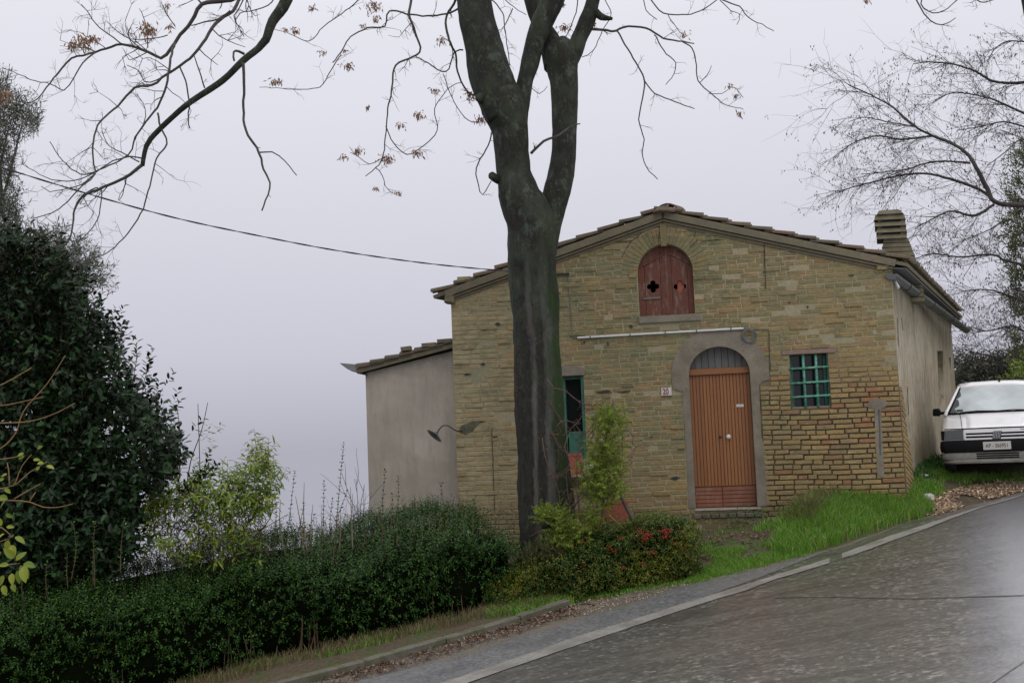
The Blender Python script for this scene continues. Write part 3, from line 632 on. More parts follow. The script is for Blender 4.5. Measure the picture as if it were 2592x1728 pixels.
shut_hole = [(sl, sbot), (sr, sbot)] + ell(sc_, srad, srad*sasp, 0, math.pi, 20)
gl, gr_ = fu(2001, 965)[0], fu(2099, 965)[0]; gb, gt = fu(2050, 1033)[1], fu(2050, 895)[1]
grille_hole = [(gl, gb), (gr_, gb), (gr_, gt), (gl, gt)]
wl, wr = fu(1372, 1000)[0], fu(1479, 1000)[0]; wb, wtp = fu(1440, 1165)[1], fu(1440, 951)[1]
win_hole = [(wl, wb), (wr, wb), (wr, wtp), (wl, wtp)]
facade = slab('facade_wall', [[(0, WB), (UR, WB), (UR, RT[1]), AP, (0, LT[1])], door_hole, shut_hole, grille_hole, win_hole], -.38, 0, FA, M['mortar'], house)

# bricks laid course by course round the openings
BR = 12
def chunk(L, h, d, seed):
    """chamfered worn brick, unit-ish; back at n=-.01"""
    r_ = np.random.RandomState(seed); c = .006
    V = []
    for (n, ins) in ((-.012, 0), (d-.004, 0), (d, c)):
        for (a, b) in ((ins, ins), (L-ins, ins), (L-ins, h-ins), (ins, h-ins)): V.append([a+r_.randn()*.0022, b+r_.randn()*.0016, n+(r_.randn()*.0012 if n > 0 else 0)])
    Fc = []
    for k in range(2):
        for i in range(4):
            j = (i+1) % 4; Fc.append((k*4+i, k*4+j, (k+1)*4+j, (k+1)*4+i))
    Fc.append((8, 9, 10, 11)); return np.array(V), Fc
CH = .0722
def holes_at(v):
    H = []
    def dome(l, r, c, rx, ry, b, m=.0):
        if v < b-m or v > c[1]+ry+m: return
        if v <= c[1]: H.append((l-m, r+m))
        else:
            k = math.sqrt(max(0, 1-((v-c[1])/(ry+m))**2)); H.append((c[0]-(rx+m)*k, c[0]+(rx+m)*k))
    dome(dl_, dr_, dc, drad, drad*dasp, -.01)
    # cement surround of the door
    cl, cr = fu(1735, 1100)[0], fu(1928, 1100)[0]
    if -.02 < v < dc[1]: H.append((cl-.01, cr+.01))
    dome(dl_-.24, dr_+.24, dc, drad+.24, drad*dasp+.27, dc[1]-.22)
    if dc[1]-.2 < v < dc[1]+.12: H.append((dr_, dr_+.28))
    dome(sl-.24, sr+.24, sc_, srad+.235, srad*sasp+.235, sc_[1]+.001)
    dome(sl, sr, sc_, srad, srad*sasp, sbot)
    if sbot-.12 < v < sbot: H.append((sl-.02, sr+.10))
    if gb < v < gt: H.append((gl, gr_))
    if gt < v < gt+.065: H.append((fu(1978, 880)[0], fu(2116, 880)[0]))
    if wb < v < wtp: H.append((wl, wr))
    if wtp < v < wtp+.16: H.append((wl-.3, wr+.02))
    return H
allb = []; row = 0; v = WB+.1; rb = random.Random(3)
while v < AP[1]:
    vm = v+CH/2
    # wall extent at this height, under the rakes
    lo = 0.0; hi = UR
    vt = v+CH*.95
    if vt > LT[1]: lo = (vt-LT[1])/(AP[1]-LT[1])*AP[0]
    if vt > RT[1]: hi = UR-(vt-RT[1])/(AP[1]-RT[1])*(UR-AP[0])
    spans = [(lo, hi)]
    for (a, b) in holes_at(vm):
        ns = []
        for (s, e) in spans:
            if b <= s or a >= e: ns.append((s, e))
            else:
                if a-s > .03: ns.append((s, a))
                if e-b > .03: ns.append((b, e))
        spans = ns
    for (s, e) in spans:
        x = s+.003; first = True
        while x < e-.02:
            r_ = rb.random(); L = (.135 if r_ < .30 else .27 if r_ < .93 else .20)+rb.uniform(-.012, .012)
            if first and row % 2: L = .135+rb.uniform(-.01, .03)
            first = False
            if x+L > e-.06: L = e-x-.003
            if L < .025: break
            # bottom right bricks stand proud of raked joints; the rest is nearly flush
            zj = noise.noise(Vector((x*1.1, v*1.1, 5.1)))*.5; k = float(ss(np.array(x+zj), UR-2.9, UR-1.8))*float(ss(np.array(-v+zj), -2.4, -1.2))
            if v < .05: k = max(k, .6)
            smear = noise.noise(Vector((x*1.3, v*3.1, 2.7)))
            if k > .3 or (smear < .42 and rb.random() < .965):
                allb.append((x+.004, v+rb.uniform(-.004, .004), L-(.012+.004*k)-rb.uniform(0, .006), CH-(.008+.006*k)-rb.uniform(0, .006), .003+.015*k+rb.uniform(0, .0045)+(rb.random() < .09)*.012, rb.random(), rb.uniform(-.006, .006)))
            x += L
    v += CH; row += 1
# wavering courses
def wav(u, v): return .014*np.sin(u*1.7+v*.8)+.006*np.sin(u*3.9+v*2.1+1)
sel = sorted(range(len(allb)), key=lambda i: ((allb[i][0]-(UR-.6))**2*.8+(allb[i][1]-.75)**2))
ind = set(sel[:298])
protos = {}
Vb = []; Fb = []; rnb = []; o = 0
for i, (x, vv, L, h, d, rn, tl) in enumerate(allb):
    dv = float(wav(x+L/2, vv))
    if i in ind:
        key = ('S' if L < .17 else 'L', i % 6)
        if key not in protos:
            L0 = .12 if key[0] == 'S' else .26
            Vp, Fp = chunk(L0, .062, .018, i); Vp[:, 0] -= L0/2; Vp[:, 1] -= .031
            # stored so that local x,y,z = along wall, outward, up
            protos[key] = (npmesh('brick', np.stack([Vp[:, 0], -Vp[:, 2], Vp[:, 1]], 1), np.array(Fp)), L0)
        me, L0 = protos[key]
        c = FA.at(x+L/2, vv+h/2+dv, 0)
        Mx = Matrix.Translation(Vector(c)) @ Matrix.Rotation(-PH, 4, 'Z') @ Matrix.Rotation(-tl*.8, 4, 'Y') @ Matrix.Diagonal((L/L0, d/.018, h/.062, 1))
        link('brick', me, M['brick'], facade, Mx)
    else:
        Vp, Fp = chunk(L, h, d, i); Vp[:, 0] += x; Vp[:, 1] += vv+dv+tl*(Vp[:, 0]-x-L/2)
        Vb.append(Vp); Fb += [tuple(a+o for a in f_) for f_ in Fp]; rnb += [rn]*len(Fp); o += len(Vp)
obj('brick_courses', FA.arr(np.concatenate(Vb)), np.array(Fb), M['bricks'], facade, rnd=rnb, kind='stuff')

# arch of radial bricks over the upper shutter, with keystone
na = 27
for i in range(na):
    a0 = math.pi*i/na+.006; a1 = math.pi*(i+1)/na-.006
    if abs((a0+a1)/2-math.pi/2) < .07: continue
    r0x, r0y, r1x, r1y = srad+.004, srad*sasp+.004, srad+.235, srad*sasp+.235
    pl = [(sc_[0]+r0x*math.cos(a0), sc_[1]+r0y*math.sin(a0)), (sc_[0]+r1x*math.cos(a0), sc_[1]+r1y*math.sin(a0)), (sc_[0]+r1x*math.cos(a1), sc_[1]+r1y*math.sin(a1)), (sc_[0]+r0x*math.cos(a1), sc_[1]+r0y*math.sin(a1))]
    prism('arch_brick', pl, -.02, .009+rb.random()*.003, FA, M['brick'], facade, .003)
kc = sc_[0]; kv = sc_[1]+srad*sasp
prism('keystone', [(kc-.042, kv-.03), (kc+.045, kv-.03), (kc+.047, kv+.30), (kc-.045, kv+.30)], -.02, .028, FA, M['bricks'], facade, .006)
# window sill under the shutter
box('window_sill', sl-.02, sr+.09, sbot-.105, sbot-.004, -.05, .035, FA, M['cement'], facade, .012)
# cement surround of the door, with its squared right shoulder
cl, cr = fu(1735, 1100)[0], fu(1927, 1100)[0]
so = [(cl, .0), (dl_-.002, .0)]
outer = [(cl-.005, .01), (cl, .6), (cl-.01, dc[1]-.24), (cl-.14, dc[1]-.2), (dl_-.25, dc[1]-.02)] + [(dc[0]+(drad+.25)*math.cos(a), dc[1]+(drad*dasp+.27)*math.sin(a)) for a in np.linspace(math.pi*.93, math.pi*.18, 16)] + [(dr_+.27, dc[1]+.13), (dr_+.275, dc[1]-.12), (cr+.06, dc[1]-.14), (cr+.005, dc[1]-.2), (cr, 1.0), (cr+.05, .75), (cr+.07, .5), (cr+.03, .3), (cr+.06, .06), (cr+.02, .01)]
inner = [(dr_+.001, .01)] + ell(dc, drad+.001, drad*dasp+.001, 0, math.pi, 20) + [(dl_-.001, .01)]
slab('door_surround', [outer+inner], -.02, .016, FA, M['cement'], facade)
box('window_lintel', fu(1978, 886)[0], fu(2116, 886)[0], gt+.003, gt+.062, -.10, .030, FA, M['lintel'], facade, .008)
slab('cement_patch', [[(wl-.25, wtp+.005), (wr+.03, wtp+.005), (wr+.02, wtp+.1), (wr-.15, wtp+.15), (wl-.2, wtp+.16)]], -.02, .012, FA, M['cement'], facade)
cpx = lambda pts: [fu(*p) for p in pts]
slab('cement_patch', [cpx([(1162, 1092), (1166, 1078), (1195, 1066), (1222, 1064), (1208, 1076), (1196, 1092), (1178, 1100)])], -.01, .008, FA, M['kerb'], facade)
slab('cement_patch', [cpx([(2220, 1200), (2214, 1100), (2213, 1034), (2198, 1032), (2190, 1024), (2203, 1014), (2226, 1007), (2247, 1018), (2243, 1028), (2229, 1034), (2232, 1100), (2238, 1210)])], -.01, .026, FA, M['cement'], facade)
for a, b, c_, d in ((2224, 1036, 2228, 1150),):
    pa = FA.at(*fu(a, b), .03); pb = FA.at(*fu(c_, d), .03); Vt, Ft = tube([pa, (pa+pb)/2+FA.U*.004, pb], .010, 6); obj('conduit_stub', Vt, Ft, M['tin'], facade)
for _x, _y, _w, _h in ((1223, 921, .030, .016), (1183, 947, .050, .010), (1220, 1067, .045, .009), (1254, 1105, .035, .012), (1227, 833, .022, .022), (1260, 820, .045, .020), (1597, 826, .028, .022), (1462, 717, .028, .022), (1479, 866, .015, .022), (1539, 870, .012, .028), (1582, 991, .085, .012), (1531, 991, .10, .022), (1709, 1210, .060, .020), (1650, 1105, .020, .012), (2155, 697, .04, .016), (1998, 766, .018, .012), (2044, 776, .016, .012), (2130, 1085, .03, .02)):
    _c = fu(_x, _y); slab('hole_shade_patch', [[(_c[0]+_w*(1+.35*math.sin(3*_a+_x))*math.cos(_a), _c[1]+_h*(1+.3*math.cos(2*_a+_y))*math.sin(_a)) for _a in np.linspace(0, 6.28, 11)[:-1]]], -.02, .0125, FA, M['iron'], facade)
for _pl in ([(1552, 611), (1578, 612), (1595, 611), (1617, 597), (1629, 584)], [(1597, 613), (1585, 630), (1575, 650)], [(1668, 575), (1678, 577), (1669, 590), (1668, 612)], [(1765, 608), (1745, 627)], [(1775, 611), (1820, 606)], [(1245, 1085), (1247, 1140), (1249, 1200), (1252, 1290)], [(1760, 588), (1757, 600)]):
    _q, _ = resample([FA.at(*fu(_a, _b), .013) for _a, _b in _pl], np.ones(len(_pl)), .05); _q = _q+rs.randn(*_q.shape)*.002; _V, _F = tube(_q, .0045, 5); obj('wall_crack', _V, _F, M['iron'], facade)
# holes: raised dark ovals, the shade of missing bricks put into their colour

# raking cornice and verge
def along(p, q, off, n0, n1, h, name, mat, ext=(0, 0), parent=house, bev=.006):
    d = np.array([q[0]-p[0], q[1]-p[1]]); L = np.linalg.norm(d); d = d/L; nn_ = np.array([-d[1], d[0]])
    a = np.array(p)-d*ext[0]+nn_*off; b = np.array(q)+d*ext[1]+nn_*off
    return prism(name, [tuple(a), tuple(b), tuple(b+nn_*h), tuple(a+nn_*h)], n0, n1, FA, mat, parent, bev)
for (p, q, ex) in ((LT, AP, (.10, 0)), (AP, RT, (0, .02))):
    along(p, q, -.075, -.05, .022, .028, 'verge_moulding', M['bed'], (0, 0))
    along(p, q, -.035, -.05, .048, .030, 'verge_moulding', M['bed'], (.03 if ex[0] else 0, 0))
    along(p, q, .006, -.2, .075, .10, 'verge_bed', M['bed'], ex)
prism('eave_corbel', [(LT[0]-.14, LT[1]-.10), (LT[0]+.02, LT[1]-.13), (LT[0]+.02, LT[1]+.04), (LT[0]-.12, LT[1]+.02)], -.2, .07, FA, M['bed'], house, .02)

# roof: two sloping slabs running back parallel to the side wall, with rows of clay tiles
DS = SI.U; LEN = 9.6
roof = None
def roofpt(u, v, t): return FA.at(u, v)+DS*t
lft = np.array(LT); apx = np.array(AP); rgt = np.array(RT)
dL = nrm(apx-lft); dR = nrm(rgt-apx); nL = np.array([-dL[1], dL[0]]); nR = np.array([-dR[1], dR[0]])
LO = lft-dL*.28+nL*.10; RO = rgt+dR*.20+nR*.10; AO = apx+np.array([0, .105])
th = .05
Vr = [roofpt(*LO, -.04), roofpt(*AO, -.04), roofpt(*RO, -.04), roofpt(RO[0]-nR[0]*th, RO[1]-nR[1]*th, -.04), roofpt(AO[0], AO[1]-th*1.05, -.04), roofpt(LO[0]-nL[0]*th, LO[1]-nL[1]*th, -.04)]
Vr += [np.array(p)+DS*LEN for p in Vr]
roof = obj('roof', Vr, [(0, 5, 4, 1), (1, 4, 3, 2), (6, 7, 10, 11), (7, 8, 9, 10), (0, 1, 7, 6), (1, 2, 8, 7), (2, 3, 9, 8), (3, 4, 10, 9), (4, 5, 11, 10), (5, 0, 6, 11)], M['bed'], house)
def tile_vf(L=.42, r=.085, t=.016, k=7, taper=.82, arcd=math.pi):
    V = []; 
    for (x, s) in ((0, 1.0), (L, taper)):
        for rr in (r*s, (r-t)*s):
            for i in range(k): a = (math.pi-arcd)/2+arcd*i/(k-1); V.append((x, rr*math.cos(a), rr*math.sin(a)*.72))
    Fc = []
    def q(a, b, c, d): Fc.append((a, b, c, d))
    for i in range(k-1):
        q(i, i+1, 2*k+i+1, 2*k+i); q(k+i+1, k+i, 3*k+i, 3*k+i+1); q(i+1, i, k+i, k+i+1); q(2*k+i, 2*k+i+1, 3*k+i+1, 3*k+i)
    q(0, 2*k, 3*k, k); q(k-1, 2*k-1, 4*k-1, 3*k-1); return np.array(V), Fc
tV, tF = tile_vf(); tme = [npmesh('roof_tile', tV+np.random.RandomState(i).randn(*tV.shape)*.0025, np.array(tF)) for i in range(4)]
def tile_matrix(u, v, t, dirv, jit=1.0):
    """tile whose lower (thick) end is at (u,v,t); dirv = upslope direction in facade (u,v)"""
    X = nrm(FA.U*dirv[0]+Zv*dirv[1]); nup = np.array([-dirv[1], dirv[0]]) if dirv[0] > 0 else np.array([dirv[1], -dirv[0]])
    Zt = FA.U*nup[0]+Zv*nup[1]; X = nrm(X - Zt*(.10+rb.uniform(-.03, .03)*jit)); Yv = nrm(np.cross(Zt, X)); Zt = np.cross(X, Yv)
    s = 1+rb.uniform(-.05, .05)
    return Matrix(((X[0]*s, Yv[0]*s, Zt[0]*s, 0), (X[1]*s, Yv[1]*s, Zt[1]*s, 0), (X[2]*s, Yv[2]*s, Zt[2]*s, 0), (0, 0, 0, 1)))
stuffV = []; stuffF = []; so_ = 0
for side in (0, 1):
    if side == 0: a, d, nn_, LL = LO, dL, nL, np.linalg.norm(AO-LO)
    else: a, d, nn_, LL = RO, -dR, nR, np.linalg.norm(AO-RO)
    nt = int(LL/.33)+1
    for rowi in range(44):
        t = -.02+rowi*.205+.03
        if rowi > 2 and side == 0 and rowi > 6: break
        for i in range(nt):
            s = i*.33+(.0 if i else -.03)+rb.uniform(-.02, .02)
            if s > LL-.1: continue
            if rowi > 3 and i > 2 and side == 1 and rowi > 20: continue
            lift = .045+.012
            p2 = a+d*s+nn_*lift; pos = FA.at(p2[0], p2[1])+DS*(t+rb.uniform(-.012, .012))
            Mt = Matrix.Translation(Vector(pos)) @ tile_matrix(0, 0, 0, d, 1.4)
            if rowi < 2: link('roof_tile', tme[rb.randrange(4)], M['tile'], roof, Mt)
            else:
                A = np.array(Mt); Vq = tV@A[:3, :3].T+A[:3, 3]; stuffV.append(Vq); stuffF += [tuple(x+so_ for x in f_) for f_ in tF]; so_ += len(tV)
obj('roof_tiles', np.concatenate(stuffV), np.array(stuffF), M['tile'], roof, kind='stuff')
# ridge caps
rgV, rgF = tile_vf(.46, .17, .025, 9, .92)
rme = npmesh('ridge_tile', rgV, np.array(rgF), smooth=False)
for i in range(18):
    pos = FA.at(AO[0]+.02, AO[1]+.035)+DS*(.14+i*.38); X = nrm(DS+Zv*(.10 if i == 0 else -.03)); Y = nrm(np.cross(Zv, X)); Z_ = np.cross(X, Y)
    link('ridge_tile', rme, M['tile'], roof, Matrix.Translation(Vector(pos)) @ Matrix(((X[0], Y[0], Z_[0], 0), (X[1], Y[1], Z_[1], 0), (X[2], Y[2], Z_[2], 0), (0, 0, 0, 1))))
# dome-shaped end of the ridge seen from the front
cc = FA.at(*fu(1686, 533), -.02); Vd = []; k = 14
for j in range(5):
    a = j/4*math.pi/2*.96
    for i in range(k): an = 6.283*i/k; Vd.append(cc+FA.U*(.19*math.cos(an)*math.cos(a)**.7)+DS*(.22*math.sin(an)*math.cos(a)**.7)+Zv*(.085*math.sin(a)-.045+.008*math.sin(an*3+j)))
Fd = [(j*k+i, j*k+(i+1) % k, (j+1)*k+(i+1) % k, (j+1)*k+i) for j in range(4) for i in range(k)]+[tuple(range(4*k, 5*k)), tuple(range(k))[::-1]]
obj('ridge_end_tile', Vd, Fd, M['tile'], roof, True)
# loose thick brick lying near the left verge
bV, bF = box_vf(0, .20, 0, .085, -.06, .05, FA); bV = bV-FA.O; c0 = FA.at(*fu(1159, 716)); tb = obj('brick', bV+c0, [tuple(x) for x in bF], M['brick'], None)
props(tb, 'loose brick lying on the left edge of the farmhouse roof', 'brick')

# other outer walls (rear and left) close the house
box_pts = lambda a, b, z0, z1: [a+Zv*z0, b+Zv*z0, b+Zv*z1, a+Zv*z1]
BL = FA.at(0, 0)+DS*LEN; BRr = FA.at(UR, 0)+DS*LEN*.965
def wallquad(name, a, b, z0, z1, mat, th=.3):
    d = nrm(b-a); n = np.array([d[1], -d[0], 0])
    A = [a+Zv*z0, b+Zv*z0, b+Zv*z1, a+Zv*z1]; A += [p-n*th for p in A]; obj(name, A, [(0, 1, 2, 3), (7, 6, 5, 4), (0, 4, 5, 1), (1, 5, 6, 2), (2, 6, 7, 3), (3, 7, 4, 0)], mat, house)
wallquad('left_wall', BL-DS*.3, FA.at(0, 0)+DS*.39, -2.5, LT[1]-.02, M['side'])
Vq = [FA.at(0, -2.5)+DS*LEN*.93, FA.at(UR, -2.5)+DS*LEN*.93, FA.at(UR, RT[1])+DS*LEN*.93, FA.at(AP[0], AP[1])+DS*LEN*.93, FA.at(0, LT[1])+DS*LEN*.93]
obj('rear_wall', Vq+[p+DS*.25 for p in Vq], [(0, 1, 2, 3, 4), (9, 8, 7, 6, 5), (0, 5, 6, 1), (1, 6, 7, 2), (2, 7, 8, 3), (3, 8, 9, 4), (4, 9, 5, 0)], M['side'], house)
box('ceiling_dark', .35, UR-.35, -1.2, -1.1, -8, -.5, FA, M['dark'], house)

# side wall
SL = LEN*.965; wpt = lambda px, py: SI.uv(px, py)
sw = [wpt(2372, 888), wpt(2386, 888), wpt(2389, 1026), wpt(2376, 1026)]
sw2 = [wpt(2401, 905), wpt(2406, 905), wpt(2408, 936), wpt(2404, 936)]
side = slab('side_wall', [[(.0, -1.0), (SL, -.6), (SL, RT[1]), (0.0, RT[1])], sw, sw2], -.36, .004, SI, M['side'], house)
box('window_recess', sw[0][0]-.1, sw[1][0]+.1, sw[3][1]-.1, sw[0][1]+.1, -.22, -.16, SI, M['grey_wood'], side)
box('slit_recess', sw2[0][0]-.1, sw2[1][0]+.1, sw2[3][1]-.1, sw2[0][1]+.1, -.22, -.16, SI, M['dark'], side)
# bricks returning round the corner at the foot of the side wall; their courses dip away from the corner
for r_ in range(27):
    v0 = -.30+r_*CH; ext = .62 if r_ < 14 else max(.12, .62-(r_-14)*.045); x = .0
    ext += rb.uniform(-.12, .12); kk = 0
    while x < ext:
        L = .26 if (kk+r_) % 2 else .13; dip = -.22
        pl = [(x+.004, v0+dip*x), (x+L-.008, v0+dip*(x+L)), (x+L-.008, v0+dip*(x+L)+CH-.014), (x+.004, v0+dip*x+CH-.014)]
        prism('brick', pl, -.01, .018+rb.random()*.006, SI, M['brick'], side, .005); x += L; kk += 1
for (x0, y0, x1, y1, w) in ((2271, 804, 2273, 876, .018), (2281, 803, 2284, 836, .03), (2296, 978, 2299, 1050, .015)):
    a = wpt(x0, y0); b = wpt(x1, y1); slab('wall_crack', [[(a[0]-w, a[1]), (a[0]+w, a[1]-.03), (b[0]+w*.7, b[1]+.04), (b[0], b[1]), (b[0]-w, b[1]+.05)]], .0, .010, SI, M['iron'], side)
# eave boards, gutter with joints and short spout on the right side
EV = np.array(RO)
ge = FA.at(*(rgt+dR*.19+nR*.02)); 
gs = P(2256, 694, ge[1]-.02); gd = nrm(P(2445, 833, 24.6)-gs); gl_ = np.linalg.norm(P(2445, 833, 24.6)-gs)
GZ0 = gs
def halfpipe(a, b, r, t, k=9, open_up=True):
    d = nrm(b-a); s = nrm(np.cross(d, Zv)); u_ = np.cross(s, d); V = []
    for p in (a, b):
        for rr in (r, r-t):
            for i in range(k): an = math.pi+math.pi*i/(k-1); V.append(p+s*rr*math.cos(an)+u_*rr*math.sin(an))
    Fc = []
    for i in range(k-1):
        Fc += [(i, i+1, 2*k+i+1, 2*k+i), (k+i+1, k+i, 3*k+i, 3*k+i+1), (i+1, i, k+i, k+i+1), (2*k+i, 2*k+i+1, 3*k+i+1, 3*k+i)]
    Fc += [(0, 2*k, 3*k, k), (k-1, 2*k-1, 4*k-1, 3*k-1)]; return V, Fc
gut = thing('gutter', gs, None, None) if False else None
ns = 7
for i in range(ns):
    a = gs+gd*gl_*i/ns; b = gs+gd*gl_*((i+1)/ns+.006); Vh, Fh = halfpipe(a, b, .082+.003*(i % 2), .006); g_ = obj('gutter', Vh, Fh, M['tin'], house)
    if i: Vt, Ft = tube([a-gd*.012, a+gd*.012], .088, 12); obj('joint_ring', *halfpipe(a-gd*.015, a+gd*.02, .089, .004), M['iron'], g_)
Vt = []; c = gs; s = nrm(np.cross(gd, Zv)); u_ = np.cross(s, gd)
cap_ = [c+s*.08*math.cos(math.pi+math.pi*i/10)+u_*.08*math.sin(math.pi+math.pi*i/10) for i in range(11)]
obj('gutter_end', cap_+[p-gd*.004 for p in cap_], [tuple(range(11)), tuple(range(11, 22))[::-1]], M['tin'], house)
p0 = gs+gd*.22-Zv*.06; Vt, Ft = tube([p0, p0+nrm(np.array([.25, -.45, -.85]))*.14], .024, 10); obj('gutter_spout', Vt, Ft, M['pipe'], house)
# soffit under the eave
e0 = FA.at(UR-.02, RT[1]-.02); Vs = [e0, e0+FA.U*.22+Zv*-.02, e0+FA.U*.22+Zv*-.02+DS*LEN, e0+DS*LEN]; obj('soffit', Vs+[p+Zv*.02 for p in Vs], [(0, 1, 2, 3), (7, 6, 5, 4), (0, 4, 5, 1), (1, 5, 6, 2), (2, 6, 7, 3)], M['grey_wood'], house)
# moss tufts along the eave
mv = []; 
for i in range(420):
    t = rs.rand()**1.5*LEN*.8; p = roofpt(RO[0]-.02-rs.rand()*.10, RO[1]+.05+rs.rand()*.04, t); mv.append(p)
mv = np.array(mv); Vl, Fl = leaves(mv, sph(len(mv))+[0, -.2, .9], sph(len(mv)), .07, .03); obj('moss', Vl, Fl, M['heather'], roof, rnd=rnd_faces(len(mv), 2), kind='stuff')
# two loose flat bricks jammed under the right verge
for (x, y, a) in ((2232, 678, .0), (2237, 666, -.45)):
    q = fu(x, y); cs, sn = math.cos(a), math.sin(a); pl = [(q[0]+cs*i*.075-sn*j*.028, q[1]+sn*i*.075+cs*j*.028) for i, j in ((-1, -1), (1, -1), (1, 1), (-1, 1))]
    prism('wedged_brick', pl, -.05, .05, FA, M['bricks'], house, .006)

# chimney on the right slope
CY = 18.7; ch = thing('chimney_base', P(2270, 700, CY), None, None) if False else None
cw = lambda px, py: P(px, py, CY)
L_ = [(2237, 604), (2231, 640), (2229, 690), (2226, 790)]; R_ = [(2297, 598), (2309, 630), (2330, 686), (2345, 780)]
def itp(pl, y): return np.interp(y, [p[1] for p in pl], [p[0] for p in pl])
chim = None; y = 604; kk = 0; DD = nrm(np.array([.30, .95, 0]))
first = None
while y < 760:
    y2 = y+11.5; xa, xb = itp(L_, y2)+rb.uniform(-1, 1), itp(R_, y2-3)+rb.uniform(-1, 1); xa2, xb2 = itp(L_, y)+.5, itp(R_, y-2)
    q = [cw(xa, y2-.8), cw(xb, y2-3.4), cw(xb2, y-1.8), cw(xa2, y+.9)]; Vc = q+[p+DD*.46 for p in q]
    me = pymesh('brick_course', Vc, [(0, 1, 2, 3), (7, 6, 5, 4), (0, 4, 5, 1), (1, 5, 6, 2), (2, 6, 7, 3), (3, 7, 4, 0)])
    if first is None: chim = link('chimney', me, M['chimney'], house); first = 1
    else: link('brick_course', me, M['chimney'], chim)
    y = y2; kk += 1
# core and four sloping louvre slabs of the cap
def frus(xa, xb, yb, yt, ins, name, mat, dpt=.46, tilt=2.6, e=.045):
    q0 = [cw(xa, yb+tilt/2), cw(xb, yb-tilt)]; q1 = [cw(xa+ins*.5, yt+tilt/2), cw(xb-ins, yt-tilt)]
    f0 = [q0[0]-DD*e, q0[1]-DD*e, q0[1]+DD*(dpt+e), q0[0]+DD*(dpt+e)]; f1 = [q1[0]-DD*min(e, .0), q1[1]-DD*min(e, .0), q1[1]+DD*dpt, q1[0]+DD*dpt]
    return obj(name, f0+f1, [(3, 2, 1, 0), (4, 5, 6, 7), (0, 1, 5, 4), (1, 2, 6, 5), (2, 3, 7, 6), (3, 0, 4, 7)], mat, chim)
frus(2224, 2286, 606, 540, 4, 'gap_shade_core', M['iron'], .38, e=-.05)  # near-black filler, its colour standing for shade between the slabs
frus(2219, 2296, 605, 594, 4, 'chimney_slab', M['chimney']); frus(2218, 2296, 589, 578, 4, 'chimney_slab', M['chimney']); frus(2214, 2294, 573, 562, 4, 'chimney_slab', M['chimney'])
frus(2213, 2292, 557, 543, 4, 'chimney_slab', M['chimney']); frus(2219, 2286, 543, 532, 12, 'chimney_slab', M['chimney'])
for _s in (0, 1):
    for _y in (595, 579, 563): frus(*((2222, 2232) if _s == 0 else (2279, 2289)), _y, _y-8, 0, 'spacer_brick', M['chimney'], .40, e=.01)

# ---- the door
door = thing('door_group', (0, 0, 0), None, None) if False else None
dz = -.13
door = box('door', dl_-.02, dr_+.02, .0, dc[1]+.02, dz-.05, dz-.012, FA, M['door_low'], house)
mid = fu(1821, 1100)[0]; npk = 18; pb = fu(1800, 1232)[1]
for i in range(npk):
    a = dl_+(dr_-dl_)*i/npk; b = dl_+(dr_-dl_)*(i+1)/npk; g = .005 if i != npk//2-0 else .008
    box('plank', a+g, b-.005, pb, dc[1]-.005, dz-.02, dz+.008+rb.random()*.002, FA, M['door'], door, .007)
vb = np.linspace(.012, pb-.008, 6)
for side_ in (0, 1):
    a, b = (dl_+.004, mid-.004) if side_ == 0 else (mid+.006, dr_-.004)
    for j in range(5): box('bottom_board', a, b, vb[j]+.004, vb[j+1]-.004, dz-.02, dz+.010, FA, M['door_low'], door, .006)
box('transom', dl_-.0, dr_+.0, dc[1]-.004, dc[1]+.085, dz-.03, dz+.045, FA, M['door'], door, .008)
fan_b = dc[1]+.086
for i in range(9):
    a = dl_+(dr_-dl_)*i/9+.002; b = dl_+(dr_-dl_)*(i+1)/9-.003
    top = lambda u: dc[1]+drad*dasp*math.sqrt(max(0, 1-((u-dc[0])/drad)**2))+.03
    t0, t1 = top(max(a, dl_)), top(min(b, dr_))
    if min(t0, t1) < fan_b+.01: t0 = max(t0, fan_b+.012); t1 = max(t1, fan_b+.012)
    prism('fanlight_board', [(a, fan_b), (b, fan_b), (b, t1), (a, t0)], dz-.05, dz-.02+rb.random()*.006, FA, M['grey_wood'], door, .004)
def knob(name, px, py, r, n, mat, squash=.6):
    q = fu(px, py, n); c = FA.at(q[0], q[1], n); V = []; k = 12
    for j in range(5):
        a = -math.pi/2+math.pi*j/4
        for i in range(k): an = 6.283*i/k; V.append(c+FA.U*r*math.cos(an)*max(math.cos(a), .02)+Zv*r*math.sin(an)*max(math.cos(a), .02)+FA.N*r*squash*math.sin(a))
    Fc = [(j*k+i, j*k+(i+1) % k, (j+1)*k+(i+1) % k, (j+1)*k+i) for j in range(4) for i in range(k)]; return obj(name, V, Fc, mat, door, True)
knob('door_knob', 1823, 1105, .020, dz+.03, M['iron']); knob('door_knob', 1844, 1105, .036, dz+.03, M['white'], .4)['label'] = 'round white ceramic door knob'
qq = fu(1873, 1026, dz+.01); lb = box('letter_label', qq[0]-.052, qq[0]+.052, qq[1]-.019, qq[1]+.019, dz+.004, dz+.0105, FA, M['white'], door)
for i_ in range(2): box('label_line', qq[0]-.038, qq[0]+.034-i_*.02, qq[1]+.003-i_*.010, qq[1]+.0055-i_*.010, dz+.0105, dz+.0112, FA, M['cable'], lb)
box('door_sill', dl_-.02, dr_+.05, -.028, -.002, -.3, .035, FA, M['white'], house, .006).data.materials[0] = plain('worn_stone_sill', (.33, .30, .26), .7, .3, 14)
for i in range(8):
    a = dl_-.04+i*(dr_-dl_+.1)/8; b = a+(dr_-dl_+.1)/8-.010; prism('step_brick', [(a, -.125), (b, -.125), (b, -.072), (a, -.072)], -.05, .20+rb.uniform(-.01, .01), FA, M['kerb'], house, .008)
